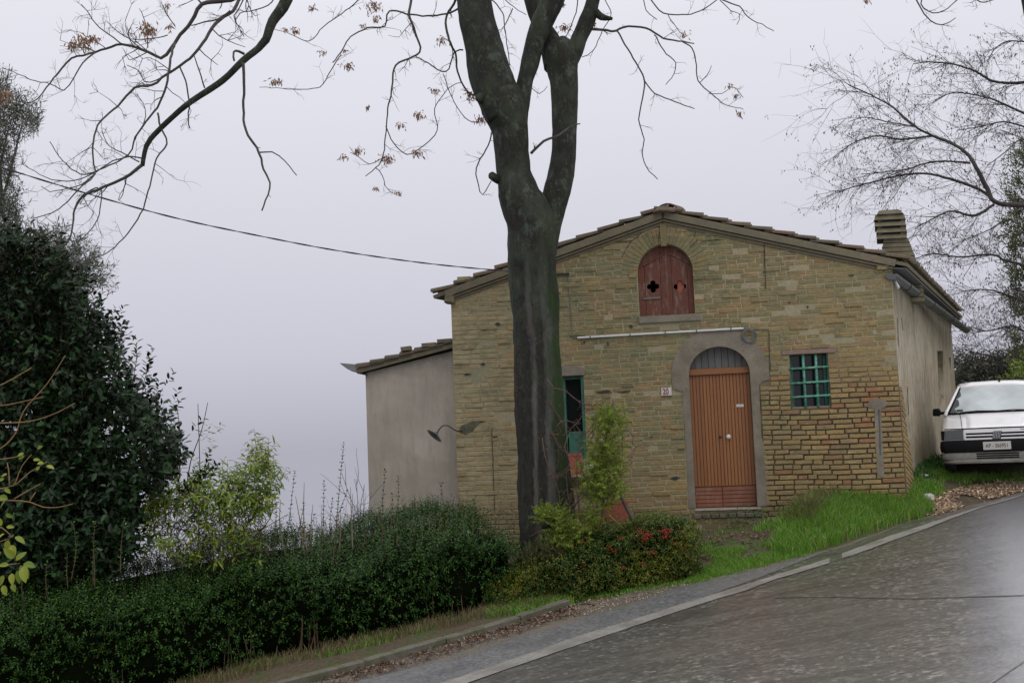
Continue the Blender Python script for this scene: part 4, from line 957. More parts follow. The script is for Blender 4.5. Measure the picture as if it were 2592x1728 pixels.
box('step_base', dl_-.05, dr_+.07, -.62, -.130, -.02, .17, FA, M['mortar'], house, .01)
for r_ in range(4):
    for c_ in range(4): box('step_brick', dl_-.05+c_*.255+.12*(r_ % 2), dl_-.05+c_*.255+.12*(r_ % 2)+.24, -.205-r_*.072, -.145-r_*.072, .165, .178+rb.random()*.004, FA, M['bricks'], house, .005) if c_*.255+.12*(r_ % 2)+.24 < dr_-dl_+.13 else None
# ---- upper shutter: two leaves of planks with quatrefoil holes
shut = box('shutter', sl-.03, sr+.03, sbot-.02, sbot+.01, -.16, -.12, FA, M['grey_wood'], house)
sm = fu(1690, 740)[0]
def qf(c, r): return [(c[0]+(r*.55+r*.45*abs(math.cos(2*a))**.7)*math.cos(a), c[1]+(r*.55+r*.45*abs(math.cos(2*a))**.7)*math.sin(a)) for a in np.linspace(0, 2*math.pi, 33)[:-1]]
stp = lambda u: sc_[1]+srad*sasp*math.sqrt(max(0, 1-((u-sc_[0])/(srad+.02))**2))+.02
for (a, b, hx) in ((sl-.01, sm-.005, 1653), (sm+.005, sr+.01, 1721)):
    hc = fu(hx, 725, -.1); c0, c1 = hc[0]-.115, hc[0]+.115; cuts = [a, max(a+.02, c0), min(b-.02, c1), b]
    for i in range(3):
        x0, x1 = cuts[i]+.0025, cuts[i+1]-.0025; us = np.linspace(x1, x0, 7); lp = [(x0, sbot+.008+rb.random()*.01), (x1, sbot+.008+rb.random()*.01)]+[(u, stp(u)) for u in us]
        slab('plank', [lp]+([qf(hc, .092)] if i == 1 else []), -.13, -.105+rb.random()*.003, FA, M['shutter'], shut)
    for i in range(2): pass
def bar2(name, p, q, w, n0, n1, mat, parent):
    p = np.array(p); q = np.array(q); d = nrm(q-p); s = np.array([-d[1], d[0]])*w/2; return prism(name, [tuple(p-s), tuple(q-s), tuple(q+s), tuple(p+s)], n0, n1, FA, mat, parent, .003)
bar2('batten', fu(1628, 673, -.1), fu(1683, 640, -.1), .022, -.105, -.086, M['shutter'], shut); bar2('batten', fu(1694, 641, -.1), fu(1748, 668, -.1), .022, -.105, -.086, M['shutter'], shut)
bar2('batten', fu(1628, 756, -.1), fu(1671, 753, -.1), .030, -.105, -.088, M['grey_wood'], shut); box('centre_strip', sm-.018, sm+.014, sbot+.02, stp(sm)-.03, -.106, -.094, FA, M['shutter'], shut, .003)
q = fu(1723, 723, -.12); slab('patch_board', [[(q[0]-.05, q[1]-.11), (q[0]+.045, q[1]-.10), (q[0]+.05, q[1]+.07), (q[0]+.01, q[1]+.10), (q[0]-.045, q[1]+.08)]], -.16, -.132, FA, M['terracotta'], shut)
box('black_backing', sl-.1, sr+.1, sbot-.1, stop_+.1, -.52, -.50, FA, M['dark'], house)  # black panel standing for the unlit room behind the shutters
# ---- barred window
gw = box('window', gl-.02, gr_+.02, gb-.0, gt+.02, -.24, -.20, FA, M['dark_glass'], house)
box('window_jamb', gl+.001, gl+.016, gb+.002, gt-.002, -.199, -.03, FA, M['green'], gw); box('window_jamb', gr_-.016, gr_-.001, gb+.002, gt-.002, -.199, -.03, FA, M['green'], gw)
box('window_frame', gl+.017, gl+.055, gb+.03, gt-.02, -.199, -.15, FA, M['green'], gw, .004); box('window_frame', gr_-.055, gr_-.017, gb+.03, gt-.02, -.199, -.15, FA, M['green'], gw, .004)
box('window_ledge', gl+.001, gr_-.001, gb+.001, gb+.03, -.199, -.02, FA, M['cement'], gw, .004)
for x in (2036, 2068):
    u = fu(x, 960)[0]; p = FA.at(u-.003, gb+.01, -.02); q = FA.at(u+.003, gt-.005, -.02); V_, F_ = tube([p, (p+q)/2, q], .0200, 8); obj('window_bar', V_, F_, M['grille'], gw, True)
for y in (931, 968, 1003):
    v_ = fu(2050, y)[1]; p = FA.at(gl-.01, v_-.004, .0); q = FA.at(gr_+.01, v_+.008, .0); V_, F_ = tube([p, (p+q)/2, q], .0165, 8); obj('window_bar', V_, F_, M['grille'], gw, True)
# ---- tall green window behind the tree
w2 = box('window', wl-.02, wr+.02, wb-.02, wtp+.02, -.22, -.18, FA, M['dark_glass'], house)
box('window_jamb', wr-.045, wr-.001, wb+.002, wtp-.002, -.179, -.03, FA, M['green'], w2, .004); box('window_jamb', wl+.001, wl+.05, wb+.002, wtp-.002, -.179, -.03, FA, M['green'], w2, .004)
box('centre_mullion', (fu(1427, 1000)[0])-.02, fu(1427, 1000)[0]+.02, wb+.002, wtp-.002, -.179, -.08, FA, M['green'], w2, .004)
box('window_head', wl+.05, wr-.046, wtp-.05, wtp-.002, -.179, -.12, FA, M['green'], w2, .004)
box('lower_panel', fu(1430, 1000)[0]+.02, wr-.046, wb+.002, wb+.42, -.179, -.11, FA, M['green'], w2, .006)
# ---- conduit, cable coil, bracket, thin wires
def fpath(pts, n): return [FA.at(*fu(x, y, n), n) for x, y in pts]
def cable(name, pts, n, r, mat, parent=house, k=6, **kw):
    p, _ = resample(fpath(pts, n), np.ones(len(pts)), .08); V_, F_ = tube(p, r, k); return obj(name, V_, F_, mat, parent, True, **kw)
cp = [(1461, 855), (1541, 849), (1683, 840), (1763, 835), (1882, 831)]
cable('conduit', [cp[0], cp[-1]], .035, .0155, M['pipe'], k=10)
for x in (1494, 1595, 1684, 1763, 1850): q = fu(x, np.interp(x, [1461, 1882], [855, 831]), .03); box('pipe_clip', q[0]-.008, q[0]+.008, q[1]-.02, q[1]+.02, .0, .053, FA, M['tin'], house)
cable('wall_wire', [(1437, 696), (1441, 740), (1445, 800), (1448, 848), (1450, 855), (1461, 855)], .014, .006, M['cable'])
cable('wall_wire', [(1934, 606), (1936, 668), (1938, 731)], .020, .006, M['iron']); cable('wall_wire', [(1886, 833), (1925, 834), (1945, 834), (1947, 880), (1950, 936)], .022, .0055, M['iron'])
box('cable_bracket', *sorted((fu(1408, 690)[0], fu(1441, 690)[0])), fu(1424, 694)[1]-.01, fu(1424, 694)[1]+.008, .0, .05, FA, M['iron'], house)
coil = []
for j in range(5):
    for i in range(22): a = 6.283*i/22; q = fu(1896, 851, .05); rr = .105+.010*math.sin(a+j*1.3)-.006*j; coil.append(FA.at(q[0]+rr*math.cos(a), q[1]+rr*math.sin(a)*1.02, .045+.012*math.sin(j*2.1)+.004*j))
V_, F_ = tube(coil, .006, 6); co = obj('cable_coil', V_, F_, M['cable'], None, True); props(co, 'coil of grey cable hanging at the right end of the white wall pipe', 'cable')
# house number plate
q = fu(1687, 991); hn = thing('house_number_sign', FA.at(q[0], q[1], .03), 'small white tile with red number twenty left of the brown door', 'sign')
V_, F_ = box_vf(q[0]-.073, q[0]+.073, q[1]-.056, q[1]+.056, .012, .034, FA); obj('number_tile', V_, [tuple(f_) for f_ in F_], M['white'], hn)
text('digits', '20', .125, q[0]-.012, q[1]-.004, .035, FA, M['red'], hn, xs=.72, off=.0035)
# ------------------------------------------------------------------ plastered annex
AN = Frame(FA.at(0, 0, -.22), FA.U)
ann = thing('plastered_annex', AN.at(-.7, -.9), 'grey plastered annex with low tiled roof against the left side of the brick house', 'annex')
av = lambda x, y: AN.uv(x, y)
a_tl, a_bl, a_tr = av(925, 944), av(936, 1330), (.06, av(1157, 884)[1])
A4 = [(a_bl[0], -2.6), (.06, -2.6), a_tr, a_tl]
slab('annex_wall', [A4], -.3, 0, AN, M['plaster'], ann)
ALEN = 4.5
def back_quad(name, p, q_, mat, par, th=.25):
    a = AN.at(*p); b = AN.at(*q_); n = nrm(np.cross(nrm(b-a), DS)); Vv = [a, b, b+DS*ALEN, a+DS*ALEN]; obj(name, Vv+[x-n*th for x in Vv], [(0, 1, 2, 3), (7, 6, 5, 4), (0, 4, 5, 1), (1, 5, 6, 2), (2, 6, 7, 3), (3, 7, 4, 0)], mat, par)

rl = np.array(av(912, 937)); rr_ = np.array((-.01, av(1157, 872)[1])); ad = nrm(rr_-rl); an_ = np.array([-ad[1], ad[0]]); AL = np.linalg.norm(rr_-rl)
def aprism(name, s0, s1, o0, o1, n0, n1, mat, par, bev=.005):
    return prism(name, [tuple(rl+ad*s0+an_*o0), tuple(rl+ad*s1+an_*o0), tuple(rl+ad*s1+an_*o1), tuple(rl+ad*s0+an_*o1)], n0, n1, AN, mat, par, bev)
aroof = aprism('roof', -.04, AL, -.045, .035, -4.4, .085, M['bed'], ann)
for i in range(7):
    for r_ in range(2):
        s = i*AL/6.4-.04; p2 = rl+ad*s+an_*.05; pos = AN.at(*p2)-AN.N*(r_*.2-.03)
        link('roof_tile', tme[(i+r_) % 4], M['tile'], aroof, Matrix.Translation(Vector(pos)) @ tile_matrix(0, 0, 0, ad, 1.2))
stV = []; stF = []; o = 0
for i in range(7):
    for r_ in range(2, 20):
        s = i*AL/6.4-.04; p2 = rl+ad*s+an_*.05; pos = AN.at(*p2)-AN.N*(r_*.2-.03); A = np.array(Matrix.Translation(Vector(pos)) @ tile_matrix(0, 0, 0, ad, 1.2))
        stV.append(tV@A[:3, :3].T+A[:3, 3]); stF += [tuple(x+o for x in f_) for f_ in tF]; o += len(tV)
obj('roof_tiles', np.concatenate(stV), np.array(stF), M['tile'], aroof, kind='stuff')
ga = P(894, 936, FA.at(-1.3, 0)[1]-.25); s_dir = nrm(AN.at(*av(924, 948))-AN.at(*av(868, 921)))
Vh = []; k = 7
p0 = AN.at(*av(866, 921), .12); p1 = AN.at(*av(926, 949), .12); mid_ = (p0+p1)/2-Zv*.035
gp = [p0, p0*.7+p1*.3-Zv*.03, mid_, p0*.3+p1*.7-Zv*.02, p1]; gq = [p+DS*ALEN for p in gp]
Vh = gp+gq+[p+Zv*.008 for p in gp]+[p+Zv*.008 for p in gq]
Fh = [(i, i+1, 5+i+1, 5+i) for i in range(4)]+[(10+i+1, 10+i, 15+i, 15+i+1) for i in range(4)]+[(i+1, i, 10+i, 10+i+1) for i in range(4)]+[(0, 5, 15, 10), (4, 14, 19, 9)]
obj('gutter', Vh, Fh, M['iron'], ann)
for (x, y, hw, hh, lab, ang) in ((1030, 883, .075, .032, 'lowest of three loose bricks lying on the annex roof', .08), (1088, 873.5, .108, .030, 'middle of three loose bricks weighing down the annex roof tiles', .03), (1127, 863, .108, .026, 'topmost of three loose bricks on the annex roof beside the brick wall', .02)):
    c = av(x, y); d = np.array([math.cos(ang), math.sin(ang)]); s_ = np.array([-d[1], d[0]]); c = np.array(c)
    o_ = prism('brick', [tuple(c-d*hw-s_*hh), tuple(c+d*hw-s_*hh), tuple(c+d*hw+s_*hh), tuple(c-d*hw+s_*hh)], -.02, .11, AN, M['bed'], None, .006); props(o_, lab, 'brick', 'loose bricks on the annex roof')
_a = AN.at(a_bl[0]+.01, -2.6, -.29); _b = AN.at(a_tl[0]+.01, a_tl[1]-.03, -.29); _q = [_a, _b, _b+DS*ALEN, _a+DS*ALEN]
obj('annex_side_wall', _q+[x+FA.U*.25 for x in _q], [(0, 3, 2, 1), (4, 5, 6, 7), (0, 1, 5, 4), (1, 2, 6, 5), (2, 3, 7, 6), (3, 0, 4, 7)], M['plaster'], ann)
# wall lamp
lp = thing('wall_lamp', FA.at(*fu(1167, 1090), .02), 'old green enamel lamp on a curved arm at the left corner of the brick house', 'lamp')
arm = [FA.at(*fu(x, y, n), n) for x, y, n in ((1170, 1091, .0), (1158, 1090, .12), (1149, 1087, .17), (1138, 1079, .22), (1127, 1076, .25), (1117, 1080, .27), (1108, 1092, .28))]
arm, _ = resample(arm, np.ones(len(arm)), .03); V_, F_ = tube(arm, .0085, 8); obj('lamp_arm', V_, F_, M['iron'], lp, True)
c = FA.at(*fu(1106, 1095, .28), .28); ax_ = nrm(FA.U*-.50+Zv*-.60+FA.N*.30); V = []; k = 24
sa = nrm(np.cross(ax_, Zv)); sb = np.cross(ax_, sa)
for (h_, r_) in ((-.02, .016), (.012, .020), (.022, .045), (.045, .085), (.062, .130), (.060, .132), (.040, .085), (.016, .04)):
    for i in range(k): an = 6.283*i/k; V.append(c+ax_*h_+sa*r_*math.cos(an)+sb*r_*math.sin(an))
obj('lamp_shade', V, [(j*k+i, j*k+(i+1) % k, (j+1)*k+(i+1) % k, (j+1)*k+i) for j in range(7) for i in range(k)]+[tuple(range(k))[::-1]], M['lamp'], lp, True)
V_, F_ = tube([c+ax_*.015, c+ax_*.05], [.022, .012], 10); obj('lamp_socket', V_, F_, M['iron'], lp)
# overhead cable
wp = [(-60, 403, 13.2), (39, 435, 13.4), (220, 490, 13.9), (441, 551, 14.5), (661, 598, 15.1), (864, 636, 15.8), (1084, 667, 16.5), (1283, 686, 17.0), (1408, 694, 17.0)]
wpts, _ = resample([P(*p) for p in wp], np.ones(len(wp)), .1)
tw = []; 
for ph_ in (0, math.pi):
    q = [p+Zv*.0055*math.cos(i*.9+ph_)+np.array([.005*math.sin(i*.9+ph_), 0, 0]) for i, p in enumerate(wpts)]; tw.append(tube(q, .0058, 5))
Vw, Fw = join(tw); obj('overhead_cable', Vw, Fw, M['wire'], None, True, label='black twisted cable sagging across the sky from the left to the farmhouse gable', cat='cable')

# ------------------------------------------------------------------ the big bare tree in front
TY = 15.3
def pxpath(rows, Y, dy=0.0, wob=0.0):
    """rows of (y, xl, xr) -> world points and radii"""
    pts = []; rad = []
    for i, r_ in enumerate(rows):
        y, l, r2 = r_[:3]; yy = Y+(r_[3] if len(r_) > 3 else 0); pts.append(P((l+r2)/2, y, yy)); rad.append((r2-l)/2*yy/F)
    return pts, rad
base = P(1372, 1430, TY); tree = thing('bare_tree', (base[0], base[1], gz(base[0], base[1])), 'large bare tree with mossy forked trunk standing in front of the farmhouse', 'tree')
def limb(name, rows, mat=M['bark'], par=tree, k=26, wob=.035, Y=TY, seed=0, step=.07):
    pts, rad = pxpath(rows, Y); pts, rad = resample(pts, rad, step); V_, F_ = tube(pts, rad, k, True, wob, seed)
    V_ = np.array(V_); cen = np.repeat(np.array(pts), k, 0); d = V_-cen
    r_ = np.linalg.norm(d, axis=1, keepdims=True); nzv = np.array([noise.noise(Vector(v)*7)+.5*noise.noise(Vector(v)*17) for v in V_])[:, None]
    fl = np.array([noise.noise(Vector((v[0]*16, v[1]*16, v[2]*1.6))) for v in V_])[:, None]
    V_ = cen+d*(1+nzv*.035+fl*.035); return obj(name, V_, F_, mat, par, True)
limb('trunk', [(1640, 1285, 1490), (1560, 1296, 1476), (1470, 1306, 1466), (1400, 1312, 1458), (1280, 1314, 1452), (1170, 1309, 1442), (1050, 1305, 1430), (950, 1301, 1420), (860, 1298, 1417), (775, 1295, 1415), (700, 1290, 1411), (640, 1284, 1409), (600, 1281, 1411), (560, 1279, 1404), (520, 1268, 1384), (500, 1263, 1368), (470, 1260, 1356), (440, 1258, 1342), (385, 1250, 1339), (330, 1244, 1341), (290, 1226, 1340), (265, 1215, 1334), (240, 1207, 1318)], seed=1, k=34)
limb('limb', [(300, 1228, 1335), (250, 1210, 1318), (205, 1192, 1302), (165, 1180, 1288), (110, 1172, 1273), (60, 1163, 1258), (0, 1156, 1244), (-90, 1140, 1222), (-220, 1110, 1180), (-420, 1050, 1100), (-640, 960, 990)], seed=2)
limb('limb', [(330, 1270, 1336, .02), (280, 1292, 1338, .04), (240, 1302, 1344, .06), (200, 1310, 1352, .08), (165, 1316, 1365, .1), (110, 1328, 1378, .12), (55, 1346, 1402, .1), (0, 1370, 1428, .1), (-100, 1410, 1462, .1), (-260, 1450, 1492), (-520, 1500, 1524)], seed=3, k=20)
limb('limb', [(700, 1355, 1408, .05), (640, 1362, 1410, .08), (600, 1366, 1416, .1), (560, 1366, 1424, .12), (510, 1370, 1437, .14), (470, 1379, 1447, .15), (440, 1386, 1453, .16), (385, 1394, 1460, .18), (330, 1397, 1462, .2), (220, 1394, 1463, .24), (165, 1380, 1464, .26), (130, 1374, 1462, .28), (112, 1375, 1440, .3)], seed=4)
limb('limb', [(165, 1400, 1462, .26), (130, 1432, 1478, .26), (99, 1445, 1486, .28), (55, 1464, 1506, .3), (0, 1484, 1518, .3), (-120, 1510, 1540, .4), (-300, 1530, 1552, .4)], seed=5, k=18)
limb('limb', [(170, 1376, 1440, .3), (130, 1368, 1430, .36), (99, 1358, 1416, .4), (55, 1342, 1388, .46), (0, 1326, 1366, .5), (-120, 1300, 1336, .6), (-320, 1262, 1284, .7)], seed=6, k=18)
def stub(pts, r, Y=TY, name='stub', mat=M['bark']):
    q = [P(x, y, Y+d) for x, y, d in pts]; q, rr2 = resample(q, r, .03); V_, F_ = tube(q, rr2, 10, True, .05, 3); obj(name, V_, F_, mat, tree, True)
stub([(1508, 30, .3), (1524, 44, .2), (1550, 48, .15)], [.055, .045, .02])
stub([(1262, 455, 0), (1248, 447, -.12), (1244, 444, -.16)], [.06, .055, .05])
stub([(1236, 262, 0), (1218, 250, -.15), (1212, 246, -.2)], [.07, .065, .06])
# ---- thin branches traced from the photo, with smaller twigs grown on them
class Twigs:
    def __init__(s): s.P0 = []; s.P1 = []; s.r0 = []; s.r1 = []; s.tips = []
    def line(s, pts, r0, r1):
        n = len(pts)-1
        for i in range(n):
            s.P0.append(pts[i]); s.P1.append(pts[i+1]); s.r0.append(r0+(r1-r0)*i/n); s.r1.append(r0+(r1-r0)*(i+1)/n)
    def grow(s, p, d, L, r, lev, rn, kink=.35, grav=-.0, nb=(2, 4), ratio=.55, seg=.09):
        n = max(2, int(L/seg)); pts = [np.array(p)]; d = nrm(d)
        for i in range(n):
            d = nrm(d+rn.randn(3)*kink*np.array([1, .6, 1])*.5+np.array([0, 0, grav])); pts.append(pts[-1]+d*L/n)
        s.line(pts, r, r*.45); s.tips.append((pts[-1], d, lev))
        if lev > 0:
            for b in range(rn.randint(*nb)):
                i = rn.randint(max(1, n//4), n+1); dd = pts[i]-pts[i-1]; sd = nrm(rn.randn(3)*np.array([1, .6, 1])); s.grow(pts[i], nrm(nrm(dd)*.75+sd*.8), L*ratio*(.6+.8*rn.rand()), r*.6, lev-1, rn, kink, grav, nb, ratio, seg)
    def build(s, name, mat, par, k=3, **kw):
        V_, F_ = seg_tubes(np.array(s.P0), np.array(s.P1), np.array(s.r0), np.array(s.r1), k); return obj(name, V_, F_, mat, par, **kw)
def zpts(lst, sc=1.815, ox=0, oy=0): return [(x/sc+ox, y/sc+oy) for x, y in lst]
rt_ = np.random.RandomState(21)
def traced(name, pl, Y, w0, w1, par, tw=None, ntw=6, tlen=.5, mat=M['branch'], yv=.25, lev=2, dy=None, grav=-.02, k=8, kink=.4):
    """pl: photo points; w0,w1 widths in px"""
    ys = Y+(np.array(dy) if dy is not None else np.cumsum(rt_.randn(len(pl))*yv*.25)); q = [P(x, y, yy) for (x, y), yy in zip(pl, ys)]
    rad = np.linspace(w0/2*Y/F, w1/2*Y/F, len(q)); q, rad = resample(q, rad, .06); q = q+rt_.randn(*q.shape)*.0035; V_, F_ = tube(q, rad, k, True, .06, len(pl)); o_ = obj(name, V_, F_, mat, par, True)
    if tw is not None:
        for b in range(ntw):
            i = int(len(q)*(.15+.85*rt_.rand()**.8))-1; i = max(1, min(i, len(q)-1)); d = nrm(q[i]-q[i-1]); sd = nrm(rt_.randn(3)*np.array([1, .5, 1])+np.array([0, 0, .25])); tw.grow(q[i], nrm(d*.8+sd*.9), tlen*(.4+.9*rt_.rand()), max(rad[i]*.5, .0035), lev, rt_, kink, grav)
    return q
# limb hanging in at the upper left, from high up in the same tree
big = limb('limb', [(-640, 966, 988), (-520, 900, 926, -.6), (-300, 800, 830, -1.2), (-120, 745, 774, -1.6), (0, 711, 741, -1.8), (55, 677, 702, -1.9), (100, 662, 684, -2.0), (122, 645, 664, -2.0), (154, 606, 624, -2.1), (204, 555, 572, -2.1), (256, 478, 493, -2.2), (292, 435, 449, -2.2), (352, 374, 388, -2.2), (386, 360, 372, -2.2), (420, 355, 366, -2.2)], mat=M['bark'], k=12, seed=8)
TL = Twigs(); YL = TY-2.2
T = lambda lst, w0, w1, n=6, tl=.4, Y=YL, lev=2, mat=M['branch'], tw=TL: traced('branch', zpts(lst), Y, w0, w1, tree, tw, n, tl, mat, lev=lev)
T([(655, 755), (600, 800), (500, 850), (380, 900), (345, 960), (325, 1080), (290, 1140)], 10, 3, 10, .35)
T([(1290, -260), (1150, -60), (1060, 0), (930, 20), (880, 100), (830, 160), (790, 220), (740, 270), (680, 240), (560, 205), (440, 240), (330, 270), (270, 330), (230, 380), (150, 470), (60, 460)], 13, 2.2, 16, .36)
T([(1230, -150), (1130, -30), (1100, 0), (1070, 50), (990, 110), (930, 200), (870, 270), (770, 340), (700, 390), (620, 405), (540, 490), (450, 575), (425, 700), (435, 800), (380, 850), (270, 960), (150, 1005)], 10, 2.4, 16, .34)
T([(800, 200), (780, 290), (770, 370), (735, 470), (690, 540), (620, 630), (590, 710), (480, 770), (370, 800), (290, 740), (230, 650)], 7, 2.2, 12, .3)
T([(1118, 285), (1120, 380), (1120, 520), (1130, 600), (1190, 700), (1210, 780), (1240, 840), (1205, 965)], 8, 4, 3, .07, lev=0)
T([(1190, 700), (1250, 700), (1310, 740), (1362, 805)], 4, 2.5, 1, .06, lev=0)
T([(1120, 250), (1095, 235), (1072, 240), (1075, 280)], 7, 5, 0, .1, lev=0)
T([(725, 520), (740, 590), (767, 660), (720, 730), (680, 880), (655, 960), (600, 1055), (510, 1150), (420, 1195), (360, 1215)], 5, 2.2, 6, .28)
T([(825, 300), (850, 370), (870, 470), (865, 520), (870, 590)], 4.5, 3, 2, .15)
T([(560, 205), (500, 160), (440, 110), (400, 50), (375, 20)], 4, 1.8, 8, .25)
T([(770, 160), (710, 175), (600, 180), (520, 130), (490, 95)], 3.2, 1.6, 7, .2)
T([(680, 220), (670, 110), (640, 40)], 3, 1.6, 5, .2); T([(800, 120), (770, 70), (740, 10)], 3, 1.6, 4, .16)
T([(440, 240), (380, 290), (340, 360), (295, 415), (230, 385), (140, 365), (60, 330), (10, 310)], 4, 1.5, 10, .22)
T([(640, 745), (560, 700), (500, 670), (465, 600)], 3.5, 1.8, 6, .2); T([(660, 730), (600, 720), (520, 740), (440, 790), (340, 830), (240, 825), (180, 800), (90, 745)], 4, 1.6, 12, .22)
T([(435, 800), (370, 850), (290, 870), (230, 880), (190, 855)], 3.5, 1.6, 7, .2); T([(380, 895), (420, 870), (465, 870), (460, 960), (435, 1030), (370, 1100), (310, 1140)], 4, 2, 6, .2)
T([(940, 405), (925, 350), (890, 260)], 4, 2.6, 2, .1); T([(770, 340), (720, 370), (665, 375), (630, 320), (580, 300)], 4, 1.8, 5, .15); T([(1060, 50), (1000, 90), (940, 100), (880, 120)], 5, 3, 4, .15)
T([(620, 640), (660, 570), (665, 500), (630, 430)], 3, 1.5, 5, .16); T([(1290, -60), (1250, 10), (1180, 45), (1100, 60), (1080, 95)], 4, 2, 5, .15)
TL.build('twigs', M['branch'], tree)
# dead seed clusters on some tips
CL = []; 
def cluster(x, y, Y, r=.10, n=34): CL.append((P(x, y, Y), r, n))
for (x, y, r_, n_) in ((212, 104, .10, 80), (188, 112, .06, 30), (235, 95, .06, 30), (376, 78, .085, 70), (370, 60, .05, 20), (8, 240, .10, 60), (432, 65, .04, 14), (425, 12, .03, 10)): cluster(x, y, YL, r_, n_)
TC = Twigs(); YC = TY+.3; o2 = (864, 0)
C2 = lambda lst, w0, w1, n=5, tl=.3, Y=YC, lev=1, mat=M['branch']: traced('branch', zpts(lst, 1.815, *o2), Y, w0, w1, tree, TC, n, tl, mat, lev=lev)
C2([(560, -120), (525, 0), (480, 90), (500, 200), (522, 240), (540, 350), (590, 430), (650, 440)], 7, 4, 5, .25)
C2([(350, -160), (325, 0), (310, 60), (340, 150), (360, 240), (250, 300), (235, 400), (215, 500), (205, 600), (190, 720), (160, 770), (110, 810)], 7, 2, 12, .25)
C2([(205, 580), (240, 660), (300, 710), (350, 690), (430, 620), (440, 560), (425, 500), (500, 400), (550, 380)], 3, 2, 8, .2)
C2([(560, 230), (520, 240), (480, 330), (380, 280), (340, 260)], 4.5, 2.5, 5, .2)
C2([(-40, 290), (0, 240), (40, 170), (120, 130), (200, 120), (220, 50), (320, 68), (400, 75), (500, 60), (540, 40)], 3, 5, 8, .25)
C2([(-380, 400), (-200, 410), (-100, 400), (-60, 340), (0, 250)], 1.5, 3, 7, .22)
C2([(-330, 130), (-250, 150), (-150, 190), (-80, 120), (-20, 80), (60, 20), (110, -30)], 1.5, 3.5, 9, .22)
C2([(160, 770), (190, 810), (210, 870), (270, 900)], 2.5, 1.5, 4, .15); C2([(200, 720), (130, 755), (80, 720), (40, 700)], 2.4, 1.5, 4, .14)
C2([(690, 610), (675, 670), (620, 770), (630, 850), (650, 893), (690, 830)], 4, 2, 5, .15); C2([(680, 550), (600, 560), (550, 520), (500, 430), (470, 340)], 2.6, 2, 6, .2)
C2([(870, 705), (930, 650), (1000, 622), (1050, 585), (1095, 568)], 8, 3, 2, .08, Y=TY-.25)
C2([(690, 0), (740, 60), (755, 160), (775, 300)], 3.4, 2.2, 5, .2); C2([(790, 40), (755, 110), (740, 130)], 3, 2, 4, .2); C2([(720, -30), (790, 30), (850, 70)], 2.5, 1.6, 3, .2)
C2([(905, 260), (880, 330), (860, 380), (910, 430), (945, 395)], 2.6, 1.4, 4, .12); C2([(1075, -60), (1085, 30), (1060, 110), (1030, 170)], 3.5, 2, 5, .2); C2([(1180, -40), (1240, 60), (1200, 140), (1160, 230), (1108, 262)], 2.4, 2, 3, .15)
C2([(1140, 132), (1200, 138), (1262, 142), (1300, 124), (1400, 130), (1480, 175), (1568, 193), (1620, 200)], 8, 3, 4, .2)
C2([(1270, 145), (1330, 250), (1390, 360), (1382, 450), (1368, 550), (1390, 640), (1382, 700), (1400, 765), (1452, 822)], 4.5, 2, 5, .14)
C2([(1390, 365), (1440, 430), (1530, 465), (1580, 485), (1620, 500)], 3.5, 2, 5, .16); C2([(1440, 160), (1480, 230), (1535, 290), (1530, 340), (1490, 388)], 3.2, 1.8, 4, .12)
C2([(1568, 193), (1600, 210), (1625, 260), (1640, 370), (1700, 430), (1760, 480), (1850, 500)], 4, 1.8, 6, .16); C2([(1650, 380), (1690, 330), (1700, 300)], 2, 1.4, 2, .1); C2([(1690, 430), (1750, 430), (1800, 400), (1850, 450)], 2, 1.4, 3, .12)
C2([(1340, -90), (1390, 0), (1400, 50), (1450, 90)], 3, 2, 4, .14); C2([(1380, -60), (1430, 10), (1480, 60), (1568, 70), (1650, 50), (1740, -10)], 4, 2.5, 4, .2)
C2([(1700, -60), (1750, 0), (1830, 30), (1870, 80), (1990, 143)], 4, 2, 4, .14); C2([(1740, 0), (1790, 50), (1830, 65), (1820, 115)], 2.6, 1.5, 3, .1); C2([(1500, 70), (1540, 130), (1568, 160)], 2.2, 1.4, 2, .1)
TC.build('twigs', M['branch'], tree)
for (x, y, r_, n_) in ((945, 15, .10, 60), (952, 45, .05, 20), (918, 62, .03, 10), (880, 165, .06, 34), (698, 205, .06, 40), (748, 75, .05, 26), (725, 72, .03, 10), (790, 18, .05, 20), (815, 130, .03, 10), (872, 128, .03, 10), (1013, 315, .05, 20), (905, 380, .06, 28), (870, 395, .04, 14), (978, 400, .09, 60), (1055, 385, .06, 36), (1008, 485, .04, 16), (952, 475, .03, 12), (1060, 290, .06, 34), (1102, 228, .05, 20), (1190, 240, .08, 50), (1215, 300, .07, 40), (1120, 100, .07, 34), (1430, 70, .07, 34), (1425, 10, .04, 14), (930, 270, .03, 10), (1732, 85, .05, 20), (1872, 285, .035, 16), (1860, 240, .03, 12), (1845, 215, .03, 10), (1500, 60, .05, 16), (2195, 0, .05, 16)): cluster(x, y, YC, r_, n_)
Cc = []; 
for (c, r_, n_) in CL: n_ = int(n_*1.6); Cc.append(c+rs.randn(n_, 3)*r_*np.array([.62, .4, .42]))
Cc = np.concatenate(Cc); V_, F_ = leaves(Cc, rs.randn(len(Cc), 3)*.5+np.array([0, 0, -.9]), sph(len(Cc)), .042+.038*rs.rand(len(Cc)), .017, .1); obj('dead_leaf_clusters', V_, F_, M['dryleaf'], tree, rnd=rnd_faces(len(Cc), 2), kind='stuff')

